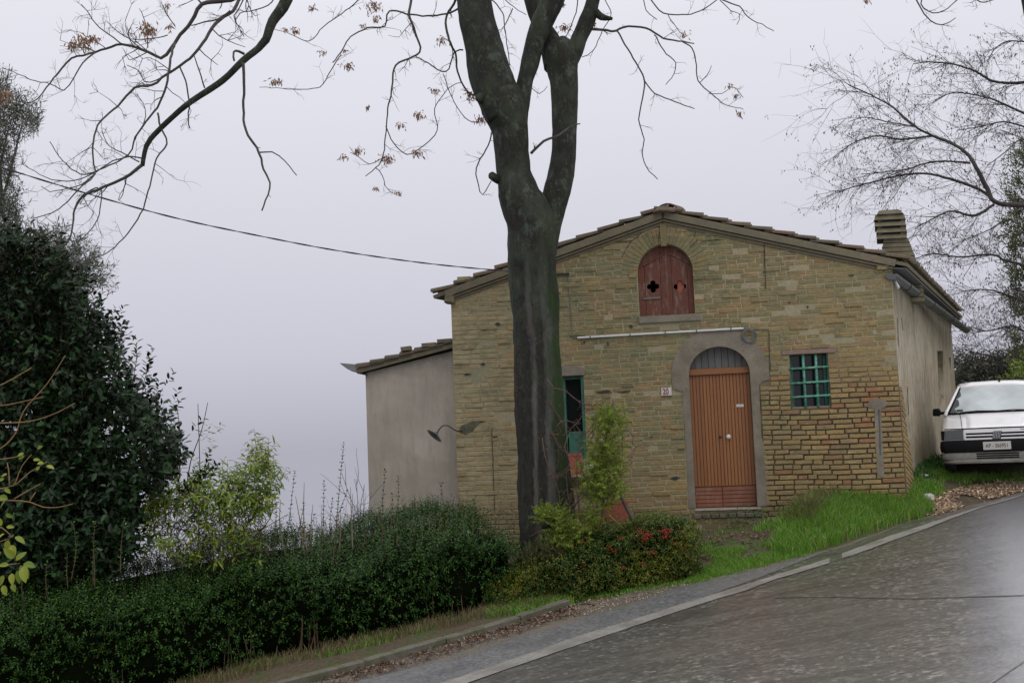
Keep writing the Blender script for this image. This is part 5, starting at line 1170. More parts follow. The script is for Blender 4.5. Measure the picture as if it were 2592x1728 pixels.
# ------------------------------------------------------------------ bare trees on the right
def btree(name, loc, label): return thing(name, loc, label, 'tree')
RY = 27.0; rb_ = P(2760, 1150, RY); rtree = btree('bare_locust_tree', (rb_[0], rb_[1], gz(rb_[0], rb_[1])-.1), 'bare fine-twigged tree leaning in from the right edge above the white car')
o3 = (1728, 0)
pts, rad = pxpath([(1260, 2725, 2800), (1050, 2720, 2785), (800, 2712, 2768), (540, 2690, 2735), (300, 2640, 2680), (80, 2600, 2630), (-150, 2560, 2580)], RY); pts, rad = resample(pts, rad, .12); V_, F_ = tube(pts, rad, 14, True, .05, 3); obj('trunk', V_, F_, M['bark'], rtree, True)
TR = Twigs(); TP = []
def R3(lst, w0, w1, n=14, tl=.8, Y=RY, kink=.28):
    yv = rt_.randn()*.5; q = traced('branch', zpts(lst, 1.815, *o3), Y+yv, w0, w1, rtree, None, mat=M['twig'], yv=.6, k=7)
    L = len(q); d0 = None
    for b in range(int(n*.72)):
        i = max(1, min(int(L*(.08+.92*rt_.rand())), L-1)); d = nrm(q[i]-q[i-1]); sd = nrm(rt_.randn(3)*np.array([1, .9, 1])+np.array([0, 0, -.05])); TR.grow(q[i], nrm(d*.95+sd*.75), 1.28*tl*(.5+.8*rt_.rand()), .0075, 2, rt_, kink, -.015, (2, 5), .6, .18)
R3([(1800, 900), (1660, 950), (1568, 945), (1440, 930), (1400, 870), (1350, 770), (1310, 710), (1240, 660), (1150, 625), (1060, 575), (960, 490), (850, 430), (760, 390)], 16, 2.5, 60, .85)
R3([(1440, 930), (1380, 880), (1270, 835), (1130, 800), (1000, 805), (880, 835), (780, 860), (700, 890)], 9, 2, 48, .75)
R3([(1320, 750), (1230, 742), (1140, 745), (1040, 775), (930, 790), (820, 800)], 6, 2, 34, .65); R3([(1150, 625), (1000, 640), (900, 625), (800, 650), (720, 700)], 6, 2, 34, .6); R3([(1060, 580), (940, 560), (840, 540), (760, 560)], 4, 1.6, 22, .5)
R3([(1720, 360), (1568, 380), (1430, 375), (1350, 330), (1240, 295), (1130, 285), (1060, 295)], 9, 2, 50, .6); R3([(1700, 560), (1568, 520), (1480, 480), (1400, 450), (1250, 425), (1150, 470)], 7, 2, 44, .6); R3([(1700, 250), (1600, 200), (1500, 190), (1440, 220), (1400, 280)], 5, 2, 30, .5)
R3([(1430, 940), (1340, 990), (1240, 970), (1180, 990), (1080, 1040)], 8, 2, 36, .65); R3([(1740, 1290), (1568, 1220), (1480, 1195), (1420, 1170), (1270, 1180), (1150, 1165), (1080, 1185)], 9, 2, 50, .6)
R3([(1760, 1000), (1600, 1060), (1500, 1010), (1400, 1060), (1300, 1100)], 6, 2, 30, .6); R3([(1740, 1430), (1600, 1400), (1480, 1350), (1380, 1330), (1280, 1340)], 7, 2, 44, .6); R3([(1740, 1640), (1620, 1560), (1520, 1500), (1400, 1520), (1320, 1500)], 7, 2, 44, .6)
R3([(1740, 1740), (1640, 1700), (1540, 1640), (1440, 1640), (1330, 1620)], 6, 2, 40, .6); R3([(1720, 700), (1600, 600), (1480, 560), (1380, 580), (1260, 600)], 6, 2, 36, .6); R3([(1740, 800), (1640, 690), (1560, 640), (1480, 700), (1400, 760)], 5, 2, 30, .55)
TR.build('twigs', M['twig'], rtree)
tp = np.array([t[0] for t in TR.tips if rt_.rand() < .26]); tp = np.repeat(tp, 3, 0)+rs.randn(len(tp)*3, 3)*.035
V_, F_ = leaves(tp, rs.randn(len(tp), 3)*.35+np.array([0, 0, -1]), sph(len(tp)), .070, .022, .1); obj('seed_pods', V_, F_, M['pod'], rtree, rnd=rnd_faces(len(tp), 2), kind='stuff')
# twig ends of a higher branch at the top right
TT = Twigs(); 
for lst in ([(1040, -60), (1080, 10), (1100, 50), (1140, 95), (1190, 115), (1230, 100), (1255, 82)], [(1130, -60), (1095, 20), (1150, 62), (1200, 50), (1240, 20), (1300, -30)], [(1330, -20), (1370, 12), (1430, 0), (1470, -30)]): traced('branch', zpts(lst, 1.815, *o3), 16.0, 4, 2, tree, TT, 6, .16, yv=.1, lev=1)
TT.build('twigs', M['branch'], tree)
for (a, b) in (((1085, -40), (1060, -520)), ((1400, -20), (1060, -520))): traced('branch', zpts([a, ((a[0]+b[0])/2, (a[1]+b[1])/2-20), b], 1.815, *o3), 16.0, 3, 8, tree, None, yv=.05)
traced('branch', [(1512, -240), (1800, -300), (2312, -286)], 15.4, 14, 6, tree, None, yv=.05)
# ------------------------------------------------------------------ white car
CO_ = P(2529, 1197, 17.25); TC_ = R(22.5); CF = Frame(CO_, (math.cos(TC_), -math.sin(TC_), 0))
car = thing('parked_car', CO_, 'white small hatchback parked facing us beside the house', 'car')
def loft(name, sts, mat, par=car, close=True, smooth=True):
    """sts: list of (n, [(u,v)...] half profile from top centre to bottom centre)"""
    V = []; m = None
    for n, hp in sts:
        ring = [(u, v) for u, v in hp]+[(-u, v) for u, v in hp[::-1] if u > 1e-4]; m = len(ring); V += [(u, v, n) for u, v in ring]
    Fc = [(i*m+j, i*m+(j+1) % m, (i+1)*m+(j+1) % m, (i+1)*m+j) for i in range(len(sts)-1) for j in range(m)]
    Fc += [tuple(range(m))[::-1], tuple(range((len(sts)-1)*m, len(sts)*m))]
    return obj(name, CF.arr(V), Fc, mat, par, smooth)
def prof(hw, top, sh, bot): return [(0, top), (hw*.55, top-.004), (hw*.84, top-.016), (hw*.95, sh), (hw*.992, sh-.07), (hw, sh*.62), (hw*.99, bot+.12), (hw*.93, bot+.02), (hw*.8, bot), (0, bot)]
body = loft('body', [(.0, prof(.695, .650, .625, .20)), (-.02, prof(.715, .664, .638, .19)), (-.07, prof(.735, .680, .652, .18)), (-.16, prof(.748, .706, .676, .18)), (-.45, prof(.765, .790, .752, .18)), (-.86, prof(.775, .890, .848, .18)), (-1.0, prof(.775, .902, .868, .18)), (-2.0, prof(.778, .905, .875, .18)), (-3.2, prof(.770, .905, .87, .18)), (-3.58, prof(.745, .86, .82, .22)), (-3.66, prof(.70, .80, .76, .26))], M['carwhite'])
# bonnet panel, raised with a shut line
hv = []; hn = [-.012, -.05, -.16, -.45, -.84]; ht = [.662, .679, .710, .794, .890]; hw_ = [.455, .457, .462, .475, .50]
for n, tz, w in zip(hn, ht, hw_):
    for k in np.linspace(-1, 1, 13): hv.append((w*k, tz+.004-.010*abs(k)**3-(.03 if abs(k) > .999 else 0)+.006*(1-abs(k))**.5*0, n))
q = [(i*13+j, i*13+j+1, (i+1)*13+j+1, (i+1)*13+j) for i in range(4) for j in range(12)]
obj('bonnet', CF.arr(hv), q, M['carwhite'], car, True)
for s in (-1, 1):
    V_, F_ = tube([CF.at(s*(w+.002), tz-.008, n) for n, tz, w in zip(hn, ht, hw_)], .0045, 5); obj('shut_line', V_, F_, M['iron'], car)
box('bonnet_gap', -.70, .70, .648, .664, -.01, .012, CF, M['carblack'], car, .003)
roofp = lambda hw, top: [(0, top), (hw*.6, top-.006), (hw*.9, top-.024), (hw, top-.06), (hw*.96, top-.075), (0, top-.075)]
croof = loft('roof', [(-1.335, roofp(.500, 1.322)), (-1.37, roofp(.515, 1.352)), (-1.45, roofp(.535, 1.376)), (-1.7, roofp(.555, 1.395)), (-2.6, roofp(.56, 1.39)), (-3.0, roofp(.54, 1.355)), (-3.1, roofp(.52, 1.32))], M['carwhite'])
gb_ = [(-.665, .893, -.855), (.665, .893, -.855), (.490, 1.292, -1.345), (-.490, 1.292, -1.345)]
nx_ = 10; wv = []
for j in range(6):
    for i in range(nx_+1):
        a = i/nx_; b = j/5; p = (np.array(gb_[0])*(1-a)+np.array(gb_[1])*a)*(1-b)+(np.array(gb_[3])*(1-a)+np.array(gb_[2])*a)*b; bow = .05*(1-(2*a-1)**2); wv.append((p[0], p[1]+.012*(1-(2*a-1)**2)*b, p[2]+bow))
ws = obj('windscreen', CF.arr(wv), [(j*(nx_+1)+i, j*(nx_+1)+i+1, (j+1)*(nx_+1)+i+1, (j+1)*(nx_+1)+i) for j in range(5) for i in range(nx_)], M['glass'], car, True)
for s in (-1, 1):
    V_, F_ = tube([CF.at(s*.715, .868, -.80), CF.at(s*.66, .985, -.96), CF.at(s*.575, 1.165, -1.18), CF.at(s*.508, 1.30, -1.36)], [.026, .024, .022, .024], 8); obj('pillar', V_, F_, M['carwhite'], car, True)
    V_, F_ = tube([CF.at(s*.665, .892, -.835), CF.at(s*.57, 1.10, -1.10), CF.at(s*.49, 1.292, -1.335)], .011, 6); obj('screen_seal', V_, F_, M['carblack'], car, True)
    sg = [(s*.735, .885, -.98), (s*.745, .885, -3.1), (s*.545, 1.31, -2.85), (s*.520, 1.315, -1.45)]; Vg = CF.arr(sg); obj('side_window', np.concatenate([Vg, Vg-CF.U*s*.02]), [(0, 1, 2, 3), (7, 6, 5, 4), (0, 4, 5, 1), (1, 5, 6, 2), (2, 6, 7, 3), (3, 7, 4, 0)], M['dark_glass'], car)
    V_, F_ = tube([CF.at(s*.735, .88, -3.12), CF.at(s*.52, 1.31, -2.92)], .04, 8); obj('pillar', V_, F_, M['carwhite'], car, True)
rg_ = CF.arr([(-.7, .88, -3.35), (.7, .88, -3.35), (.5, 1.31, -3.02), (-.5, 1.31, -3.02)]); obj('rear_window', np.concatenate([rg_, rg_+CF.N*.02]), [(0, 3, 2, 1), (4, 5, 6, 7), (0, 1, 5, 4), (1, 2, 6, 5), (2, 3, 7, 6), (3, 0, 4, 7)], M['dark_glass'], car)
V_, F_ = tube([CF.at(u, .893+.000, -.845+.05*(1-(u/.66)**2)) for u in np.linspace(-.66, .66, 9)], .012, 6); obj('screen_seal', V_, F_, M['carblack'], car, True)
for (a, b, c_) in (((-.50, .905, -.835), (-.25, .918, -.83), (.10, .903, -.80)), ((.02, .905, -.80), (.25, .914, -.80), (.55, .900, -.84))):
    V_, F_ = tube([CF.at(*a), CF.at(*b), CF.at(*c_)], .009, 6); obj('wiper', V_, F_, M['carblack'], car)
box('permit_sticker', -.545, -.455, .925, .950, -.885, -.872, CF, M['privet_new'], car)
# front end
gr = box('grille', -.438, .438, .492, .645, -.05, .018, CF, M['carwhite'], car, .006)
for (a, b) in ((.566, .592), (.518, .546)): box('grille_slot', -.412, .412, a, b, .0, .0195, CF, M['carblack'], gr)
for i in range(5):
    u = -.040+i*.0215; q = [(u-.014, .500), (u-.001, .500), (u+.019, .606), (u+.006, .606)]; prism('badge_bar', q, .018, .030, CF, M['chrome'], gr, .002)
q = [(-.058, .496), (.056, .496), (.078, .609), (-.036, .609)]; prism('badge_backing', q, .017, .0225, CF, M['carblack'], gr)
text('model_badge', 'UNO', .030, .36, .622, .0190, CF, M['ink'], gr, .001)
for s in (-1, 1):
    hl = box('headlight', *sorted((s*.705, s*.446)), .500, .640, -.06, .012, CF, M['lampglass'], car, .010)
    box('headlight_surround', *sorted((s*.712, s*.440)), .494, .500, -.05, .016, CF, M['chrome'], hl)
    box('corner_light', *sorted((s*.755, s*.712)), .50, .635, -.22, -.012, CF, M['carblack'], car, .008)
bp = lambda hw, a, b: [(0, b), (hw*.9, b), (hw*.985, b-.012), (hw, (a+b)/2), (hw*.985, a+.01), (hw*.9, a), (0, a)]
loft('bumper', [(.060, bp(.690, .318, .478)), (.054, bp(.735, .312, .486)), (.02, bp(.770, .310, .490)), (-.10, bp(.785, .310, .490)), (-.34, bp(.785, .312, .488))], M['carblack'])
lb_ = loft('lower_bumper', [(.048, bp(.660, .205, .312)), (.044, bp(.720, .203, .314)), (.01, bp(.757, .200, .314)), (-.10, bp(.772, .200, .314)), (-.30, bp(.772, .205, .312))], M['cargrey'])
loft('lower_lip', [(.052, bp(.600, .152, .200)), (.046, bp(.660, .150, .206)), (.01, bp(.735, .152, .206)), (-.20, bp(.75, .158, .206))], M['cargrey'])
for a in (.277, .246, .215): box('air_slot', -.285, .285, a, a+.021, .0, .0505, CF, M['carblack'], lb_)
cb = CF.at(-.565, .265, .049); box('tow_hole', -.60, -.535, .250, .285, .0, .0475, CF, M['carblack'], lb_, .003)
pl_ = box('number_plate', -.187, .187, .343, .458, .050, .072, CF, M['plate'], car, .003); text('plate_text', 'AP - 366951', .082, .0, .398, .0725, CF, M['ink'], pl_, xs=.74, off=.0006)
prism('door_mirror', [(-.895, .868), (-.80, .862), (-.775, .90), (-.79, .968), (-.815, .985), (-.885, .978), (-.90, .92)], -.98, -.88, CF, M['carblack'], car, .018)
box('mirror_arm', -.79, -.715, .885, .93, -.96, -.91, CF, M['carblack'], car, .008); prism('door_mirror', [(.775, .90), (.80, .862), (.895, .868), (.90, .92), (.885, .978), (.815, .985), (.79, .968)], -.98, -.88, CF, M['carblack'], car, .018)
for (v, r_) in ((1.375, .014), (1.392, .009), (1.410, .013)):
    V_, F_ = tube([CF.at(.087, v-.009, -1.40), CF.at(.087, v+.009, -1.41)], r_, 10); obj('aerial_base', V_, F_, M['carblack'], car)
for s in (-1, 1):
    for n in (-.62, -2.95):
        c0 = CF.at(s*.60, .265, n); c1 = CF.at(s*.755, .265, n); V_, F_ = tube([c0, c0+(c1-c0)*.1, c0+(c1-c0)*.9, c1], [.24, .268, .268, .24], 28); wh = obj('wheel', V_, F_, M['tyre'], car, True)
        V_, F_ = tube([c1-(c1-c0)*.05, c1+(c1-c0)*.03], [.17, .15], 20); obj('rim', V_, F_, M['chrome'], wh)
box('underbody', -.6, .6, .16, .22, -3.4, -.1, CF, M['carblack'], car)
# ------------------------------------------------------------------ planting
def inpoly(x, y, pl):
    r_ = np.zeros(len(x), bool); n = len(pl)
    for i in range(n):
        x1, y1 = pl[i]; x2, y2 = pl[(i+1) % n]
        c = ((y1 > y) != (y2 > y)) & (x < (x2-x1)*(y-y1)/((y2-y1)+1e-12)+x1); r_ ^= c
    return r_
def sample_poly(pl, n):
    pl = np.array(pl, float); lo = pl.min(0); hi = pl.max(0); out = np.zeros((0, 2))
    while len(out) < n:
        q = lo+(hi-lo)*rs.rand(n*2, 2); out = np.concatenate([out, q[inpoly(q[:, 0], q[:, 1], pl)]])
    return out[:n]
def Pn(px, Y):
    D = fwd[None]+rt[None]*((px[:, :1]-1296)/F)+up[None]*((864-px[:, 1:2])/F); return D*(np.asarray(Y)[:, None]/D[:, 1:2])
def Gn(px):
    """photo pixels -> points on the ground"""
    D = fwd[None]+rt[None]*((px[:, :1]-1296)/F)+up[None]*((864-px[:, 1:2])/F); D = D/D[:, 1:2]; n = len(px); Yh = np.full(n, np.nan)
    for Y in np.arange(8, 32, .12):
        m = np.isnan(Yh)
        if not m.any(): break
        q = D[m]*Y; below = q[:, 2] < ground(q[:, 0], q[:, 1]); idx = np.where(m)[0][below]; Yh[idx] = Y-.12*rs.rand(len(idx))
    ok = ~np.isnan(Yh); Pt = D[ok]*Yh[ok][:, None]; Pt[:, 2] = ground(Pt[:, 0], Pt[:, 1]); return Pt
def leafobj(name, C, D, N, L, W, mat, par, fold=.15, curl=0.0, n_ind=0, key=None, seed=1, **kw):
    leaves, per = (leaves6, 6) if np.mean(L) > .07 and mat in (M['laurel'], M['peach']) else (globals()['leaves'], 2)
    """joined leaves, with the n_ind most visible ones as separate objects"""
    n = len(C); L = np.broadcast_to(L, (n,)).copy(); W = np.broadcast_to(W, (n,)).copy(); r_ = np.random.RandomState(seed).rand(n)
    keep = np.ones(n, bool)
    if n_ind:
        o = np.argsort(key)[:n_ind]; keep[o] = False
        for i in o:
            V_, F_ = leaves(C[i:i+1], D[i:i+1], N[i:i+1], L[i:i+1], W[i:i+1], fold, curl); link('leaf', npmesh('leaf', V_, F_, np.full(per, r_[i])), mat, par)
    V_, F_ = leaves(C[keep], D[keep], N[keep], L[keep], W[keep], fold, curl)
    return obj(name, V_, F_, mat, par, rnd=np.repeat(r_[keep], per), kind='stuff', **kw)
def blob(name, blobs, mat, par, seed=0, amp=.22):
    """dark inner mass made of lumpy ellipsoids"""
    Vs = []
    for c, r_ in blobs:
        k, m = 14, 9; V_ = []
        for j in range(m):
            t = math.pi*(j+.5)/m
            for i in range(k):
                a = 6.283*i/k; d = np.array([math.sin(t)*math.cos(a), math.sin(t)*math.sin(a), math.cos(t)]); s = 1+amp*noise.noise(Vector(d*2.2+np.array(c)))*1.6
                V_.append(np.array(c)+d*np.array(r_)*s)
        Vs.append((V_, [(j*k+i, (j+1)*k+i, (j+1)*k+(i+1) % k, j*k+(i+1) % k) for j in range(m-1) for i in range(k)]+[tuple(range(k)), tuple(range((m-1)*k, m*k))[::-1]]))
    V_, F_ = join(Vs); return obj(name, V_, F_, mat, par, True)

# --- long clipped hedge behind the kerb
kA, kB = KERB[2], KERB[-1]; HFo = kB+nrm(np.cross([0, 0, 1], nrm(kB-kA)))*.0
HF = Frame(kB, nrm(np.array([kB[0]-kA[0], kB[1]-kA[1], 0])))
FN = -.48                                             # front face of the hedge behind the kerb line
uE = HF.uv(1308, 1420, FN)[0]; uS = HF.uv(-260, 1640, FN)[0]
tops = sorted([HF.uv(x, y, FN) for x, y in ((-260, 1680), (0, 1622), (264, 1575), (500, 1527), (692, 1482), (900, 1458), (1101, 1418), (1308, 1374))])
tu = [t[0] for t in tops]; tv = [t[1] for t in tops]
topv = lambda u: np.interp(u, tu, tv)
def gv(u, n):
    p = HF.O[None]+HF.U[None]*u[:, None]+HF.N[None]*n[:, None]; return ground(p[:, 0], p[:, 1])-HF.O[2]
hedge = thing('hedge', HF.at((uE+uS)/2, float(gv(np.array([(uE+uS)/2]), np.array([FN-.5]))[0]), FN-.5), 'long dark green privet hedge with unclipped top running along the mossy kerb', 'hedge')
TH = 2.2
def bulge(u, v): return .06*np.sin(u*2.3+v*3)+.04*np.sin(u*5.1-v*5)+.03*np.sin(u*9+v*8)
def hedge_pts(nf, nt_, ne):
    u = uS+(uE-uS)*rs.rand(nf); b = gv(u, np.full(nf, FN)); t = topv(u)+.03; w = rs.rand(nf)**.85; v = b+.06+(t-b-.06)*w
    n = FN+bulge(u, v)-.16*(1-w)*rs.rand(nf)-.10*rs.rand(nf)-np.maximum(w-.85, 0)*.6
    Pf = np.stack([u, v, n], 1); Df = np.stack([rs.randn(nf)*.5, .35+.3*rs.randn(nf), np.full(nf, .8)], 1)
    u = uS+(uE-uS)*rs.rand(nt_); n = FN-.02-TH*rs.rand(nt_); v = topv(u)+.06*np.sin(u*3.1)+.05*np.sin(u*7+n*4)+.12*ss(-(n-FN), 0, .6)+.24*ss(-(n-FN), .4, 2.0)-.1*rs.rand(nt_)
    Pt = np.stack([u, v, n], 1); Dt = np.stack([rs.randn(nt_)*.35, np.full(nt_, 1.0), .25+rs.randn(nt_)*.3], 1)
    n = FN-TH*rs.rand(ne); u = uE+.05*rs.randn(ne); b = gv(u, n); v = b+(topv(u)-b)*rs.rand(ne); Pe = np.stack([u, v, n], 1); De = np.stack([np.full(ne, .8), .3+.3*rs.randn(ne), rs.randn(ne)*.4], 1)
    return (Pf, Df), (Pt, Dt), (Pe, De)
def loc2w(A): return HF.arr(A)
def dir2w(A): return A[:, :1]*HF.U+A[:, 1:2]*Zv+A[:, 2:3]*HF.N
g1, g2, g3 = hedge_pts(2200, 7600, 600)
Pn_ = np.concatenate([g1[0], g3[0]]); Dn_ = np.concatenate([g1[1], g3[1]])
c, d, n_ = shoot_leaves(loc2w(Pn_), dir2w(Dn_), .07+.10*rs.rand(len(Pn_)), 8, .034, .018, 1.6, .75)
leafobj('front_leaves', c, d, n_, .030+.012*rs.rand(len(c)), .017, M['privet'], hedge)
Ln = .10+.16*rs.rand(len(g2[0]))
c, d, n_ = shoot_leaves(loc2w(g2[0]), dir2w(g2[1]), Ln, 9, .034, .018, .4, .7)
leafobj('top_leaves', c, d, n_, .028+.014*rs.rand(len(c)), .016, M['privet'], hedge, seed=3)
# brighter new growth spread over the top
m = rs.rand(len(g2[0])) < .22; c, d, n_ = shoot_leaves(loc2w(g2[0][m])+Zv*.05, dir2w(g2[1][m]), Ln[m]*1.2, 7, .03, .014, .4, .7)
leafobj('young_leaves', c, d, n_, .028, .014, M['privet_new'], hedge, seed=4)
# inner mass
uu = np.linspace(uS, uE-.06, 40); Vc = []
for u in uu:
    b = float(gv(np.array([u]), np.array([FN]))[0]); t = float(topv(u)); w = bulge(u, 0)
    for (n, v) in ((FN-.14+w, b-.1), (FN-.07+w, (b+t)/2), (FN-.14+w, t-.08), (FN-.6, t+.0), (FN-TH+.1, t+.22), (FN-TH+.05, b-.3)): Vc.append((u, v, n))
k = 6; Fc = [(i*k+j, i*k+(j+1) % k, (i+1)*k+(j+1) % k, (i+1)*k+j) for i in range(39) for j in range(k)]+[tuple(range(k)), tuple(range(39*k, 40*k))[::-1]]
obj('shade_core', HF.arr(Vc), Fc, M['core'], hedge, True)
# field of unclipped upright shoots over the back of the top
ns_ = 950; u = uS+(uE-uS)*rs.rand(ns_)**.8; n = FN-.5-(TH-.5)*rs.rand(ns_); b = topv(u)+.12+.2*ss(-(n-FN), .4, 2.0); A = HF.arr(np.stack([u, b-.1, n], 1)); Ls = .14+.30*rs.rand(ns_)**2; Dd = nrm(np.stack([rs.randn(ns_)*.12, rs.randn(ns_)*.12, np.ones(ns_)], 1))
V_, F_ = seg_tubes(A, A+Dd*Ls[:, None], .003, .0018); obj('shoots', V_, F_, M['stem'], hedge, kind='stuff')
c, d, n_ = shoot_leaves(A, Dd, Ls, 14, .03, .015, .4, .62, 0, .25); leafobj('shoot_leaves', c, d, n_, .030, .016, M['privet'], hedge, seed=12)
# stems at the foot
S0 = []; S1 = []
for i in range(120):
    u = uS+(uE-uS)*rs.rand(); n = FN-.1-.1*rs.rand(); b = float(gv(np.array([u]), np.array([n]))[0]); S0.append((u, b-.03, n)); S1.append((u+rs.randn()*.06, b+.3+.15*rs.rand(), n+.03))
V_, F_ = seg_tubes(HF.arr(S0), HF.arr(S1), .007, .004); obj('stems', V_, F_, M['stem'], hedge, kind='stuff')
# tall unclipped shoots
def tall_shoot(tx, ty, bx, by, Y, nl, L=.040, mat='privet', par=hedge, r=.005, W=.020, smat='stem', name='tall_shoot'):
    a = P(bx, by, Y); b = P(tx, ty, Y+rs.randn()*.05); mid_ = (a+b)/2+rs.randn(3)*.02; q, rr2 = resample([a, mid_, b], [r, r*.8, r*.35], .08); V_, F_ = tube(q, rr2, 5); o_ = obj(name, V_, F_, M[smat], par, True)
    if nl:
        Lq = np.linalg.norm(b-a); C = []; D = []; d0 = nrm(b-a)
        for i in range(nl):
            t = .15+.85*(i//2+.5)/(nl/2); p = np.array([np.interp(t, np.linspace(0, 1, len(q)), q[:, j]) for j in range(3)]); an = (i//2)*1.57+(i % 2)*math.pi+rs.randn()*.3
            C.append(p); D.append(nrm(np.array([math.cos(an), math.sin(an)*.7, .0])+d0*.55))
        C = np.array(C); D = np.array(D); V_, F_ = leaves(C, D, np.tile([[0, -.3, 1.0]], (len(C), 1))+rs.randn(len(C), 3)*.3, L*(.7+.5*rs.rand(len(C))), W); obj('shoot_leaves', V_, F_, M[mat], o_, rnd=rnd_faces(len(C), 2, int(tx)), kind='stuff')
    return o_
SH = [(746, 1190, 722, 1400), (820, 1216, 814, 1400), (870, 1122, 842, 1420), (975, 1184, 968, 1370), (993, 1248, 986, 1370), (1009, 1204, 1005, 1375), (1085, 1264, 1084, 1350), (1117, 1220, 1108, 1350), (700, 1268, 690, 1400), (735, 1300, 745, 1400), (770, 1330, 776, 1400), (795, 1300, 786, 1400), (842, 1260, 838, 1400), (880, 1240, 850, 1340), (925, 1300, 920, 1380), (1040, 1310, 1036, 1370), (1060, 1318, 1062, 1380), (1135, 1290, 1132, 1350), (1160, 1286, 1158, 1350), (1180, 1292, 1175, 1350), (1198, 1262, 1197, 1345), (1215, 1285, 1214, 1345), (1245, 1290, 1240, 1340), (1270, 1262, 1262, 1330), (1295, 1268, 1290, 1330), (1310, 1290, 1300, 1340),
      (185, 1320, 180, 1460), (240, 1318, 236, 1470), (235, 1360, 240, 1480), (315, 1310, 305, 1440), (170, 1400, 172, 1480), (120, 1420, 118, 1500), (60, 1440, 64, 1520), (660, 1330, 655, 1430), (620, 1330, 622, 1440), (655, 1290, 680, 1400), (770, 1270, 740, 1380)]
for (a, b, c_, d_) in SH:
    tall_shoot(a, b, c_, d_+10, 13.9+.5*rs.rand() if a > 600 else 12.9, int(max(10, (d_-b)/5)))
# --- dry reeds beside the annex
reed = thing('dry_stalks', P(830, 1400, 14.3), 'dry brown leafless stalks standing behind the hedge left of the annex', 'plant')
for (a, b, c_, d_) in ((770, 1220, 778, 1400), (748, 1255, 770, 1400), (792, 1276, 788, 1390), (710, 1264, 722, 1400), (887, 1232, 893, 1390), (672, 1310, 680, 1410), (862, 1290, 858, 1400)): tall_shoot(a, b, c_, d_, 14.3, 0, par=reed, r=.008, smat='reed', name='stalk')
tw_ = Twigs(); r7 = np.random.RandomState(5)
thk = thing('pale_thicket', P(890, 1420, 16.2), 'grey leafless thicket beside the far corner of the annex wall', 'bush')
for (a, b, c_, d_) in ((890, 1190, 920, 1400), (905, 1210, 915, 1380), (925, 1225, 905, 1400), (935, 1240, 925, 1400), (880, 1250, 900, 1400), (915, 1290, 890, 1400)):
    p = P(c_, d_, 16.2); q = P(a, b, 16.2); tw_.grow(p, nrm(q-p), np.linalg.norm(q-p), .008, 1, r7, .12, 0, (3, 6), .45)
for i in range(90): p = P(840+r7.rand()*130, 1400+r7.rand()*20, 16.2+r7.rand()); tw_.grow(p, np.array([r7.randn()*.35, r7.randn()*.2, 1]), .28+.38*r7.rand(), .005, 1, r7, .25, 0, (2, 5), .5)
tw_.build('twigs', plain('grey_lilac_twig', (.17, .145, .15), .9, .2), thk)

# --- crown masses on the left
SHY = .75
def crown(name, loc, label, cat, poly, Y, thick, n, nl, L, W, mat, ln, stem='stem', par=None, spread=.75, up_=.5, outw=.8, droop=0.0, n_ind=0, fold=.15, curl=0.0, upb=.5, twigr=.0025, dens=None, seed=1):
    o_ = par or thing(name, loc, label, cat)
    px = sample_poly(poly, n); c0 = np.array(poly, float).mean(0)
    if dens is not None: px = px[rs.rand(len(px)) < dens(px)]
    n = len(px)
    Yv = Y+thick*(rs.rand(n)**1.5-.35); W_ = Pn(px, Yv); cen = Pn(c0[None], [Y+thick*.4])[0]
    out = nrm(W_-cen); D = nrm(out*outw+np.array([0, -.25, up_])+rs.randn(n, 3)*.35); Ls = ln*(.6+.8*rs.rand(n))
    V_, F_ = seg_tubes(W_, W_+D*Ls[:, None], twigr, twigr*.6); obj('twigs', V_, F_, M[stem], o_, kind='stuff')
    c, d, nn2 = shoot_leaves(W_, D, Ls, nl, L, W, upb, spread, droop); key = c[:, 1]+.0*c[:, 0] if n_ind else None
    leafobj('foliage', c, d, nn2, L*(.7+.6*rs.rand(len(c))), W*(.8+.4*rs.rand(len(c))), M[mat], o_, fold, curl, n_ind, key, seed)
    return o_
# dark broad-leaved laurel
LP = [(-60, 650), (60, 610), (130, 640), (190, 700), (215, 780), (262, 830), (300, 880), (320, 950), (350, 1010), (385, 1060), (425, 1120), (465, 1180), (440, 1215), (420, 1245), (360, 1300), (345, 1400), (200, 1470), (-60, 1500)]
lb = P(140, 1500, 14.6); laur = crown('laurel_shrub', lb, 'tall dark shrub of broad glossy leaves behind the left end of the hedge', 'shrub', LP, 14.3, 1.5, 3800, 7, .092, .050, 'laurel', .26, outw=.45, up_=.75, spread=.7, n_ind=290, upb=.3)
for (tip, b) in (((345, 845), (330, 1000)), ((418, 950), (380, 1110)), ((484, 1072), (430, 1200)), ((548, 1160), (440, 1260)), ((300, 800), (290, 900)), ((262, 770), (250, 880)), ((380, 905), (360, 1010)), ((445, 1010), (410, 1120)), ((530, 1195), (450, 1260)), ((225, 690), (220, 800))):
    pp = []
    for k_ in range(5): pp.append((b[0]+(tip[0]-b[0])*k_/5+rs.randn()*7, b[1]+(tip[1]-b[1])*k_/5))
    pp = np.array(pp); W_ = Pn(pp, np.full(5, 14.0)); tipw = P(*tip, 14.0); D = nrm(tipw-W_[0])[None]+rs.randn(5, 3)*.22; c, d, n2 = shoot_leaves(W_, D, np.full(5, .24), 7, .08, .04, .3, .65); leafobj('foliage', c, d, n2, .090, .042, M['laurel'], laur, seed=int(tip[0]))
    V_, F_ = seg_tubes(W_[:-1], W_[1:], .006, .004); obj('stem', V_, F_, M['stem'], laur)
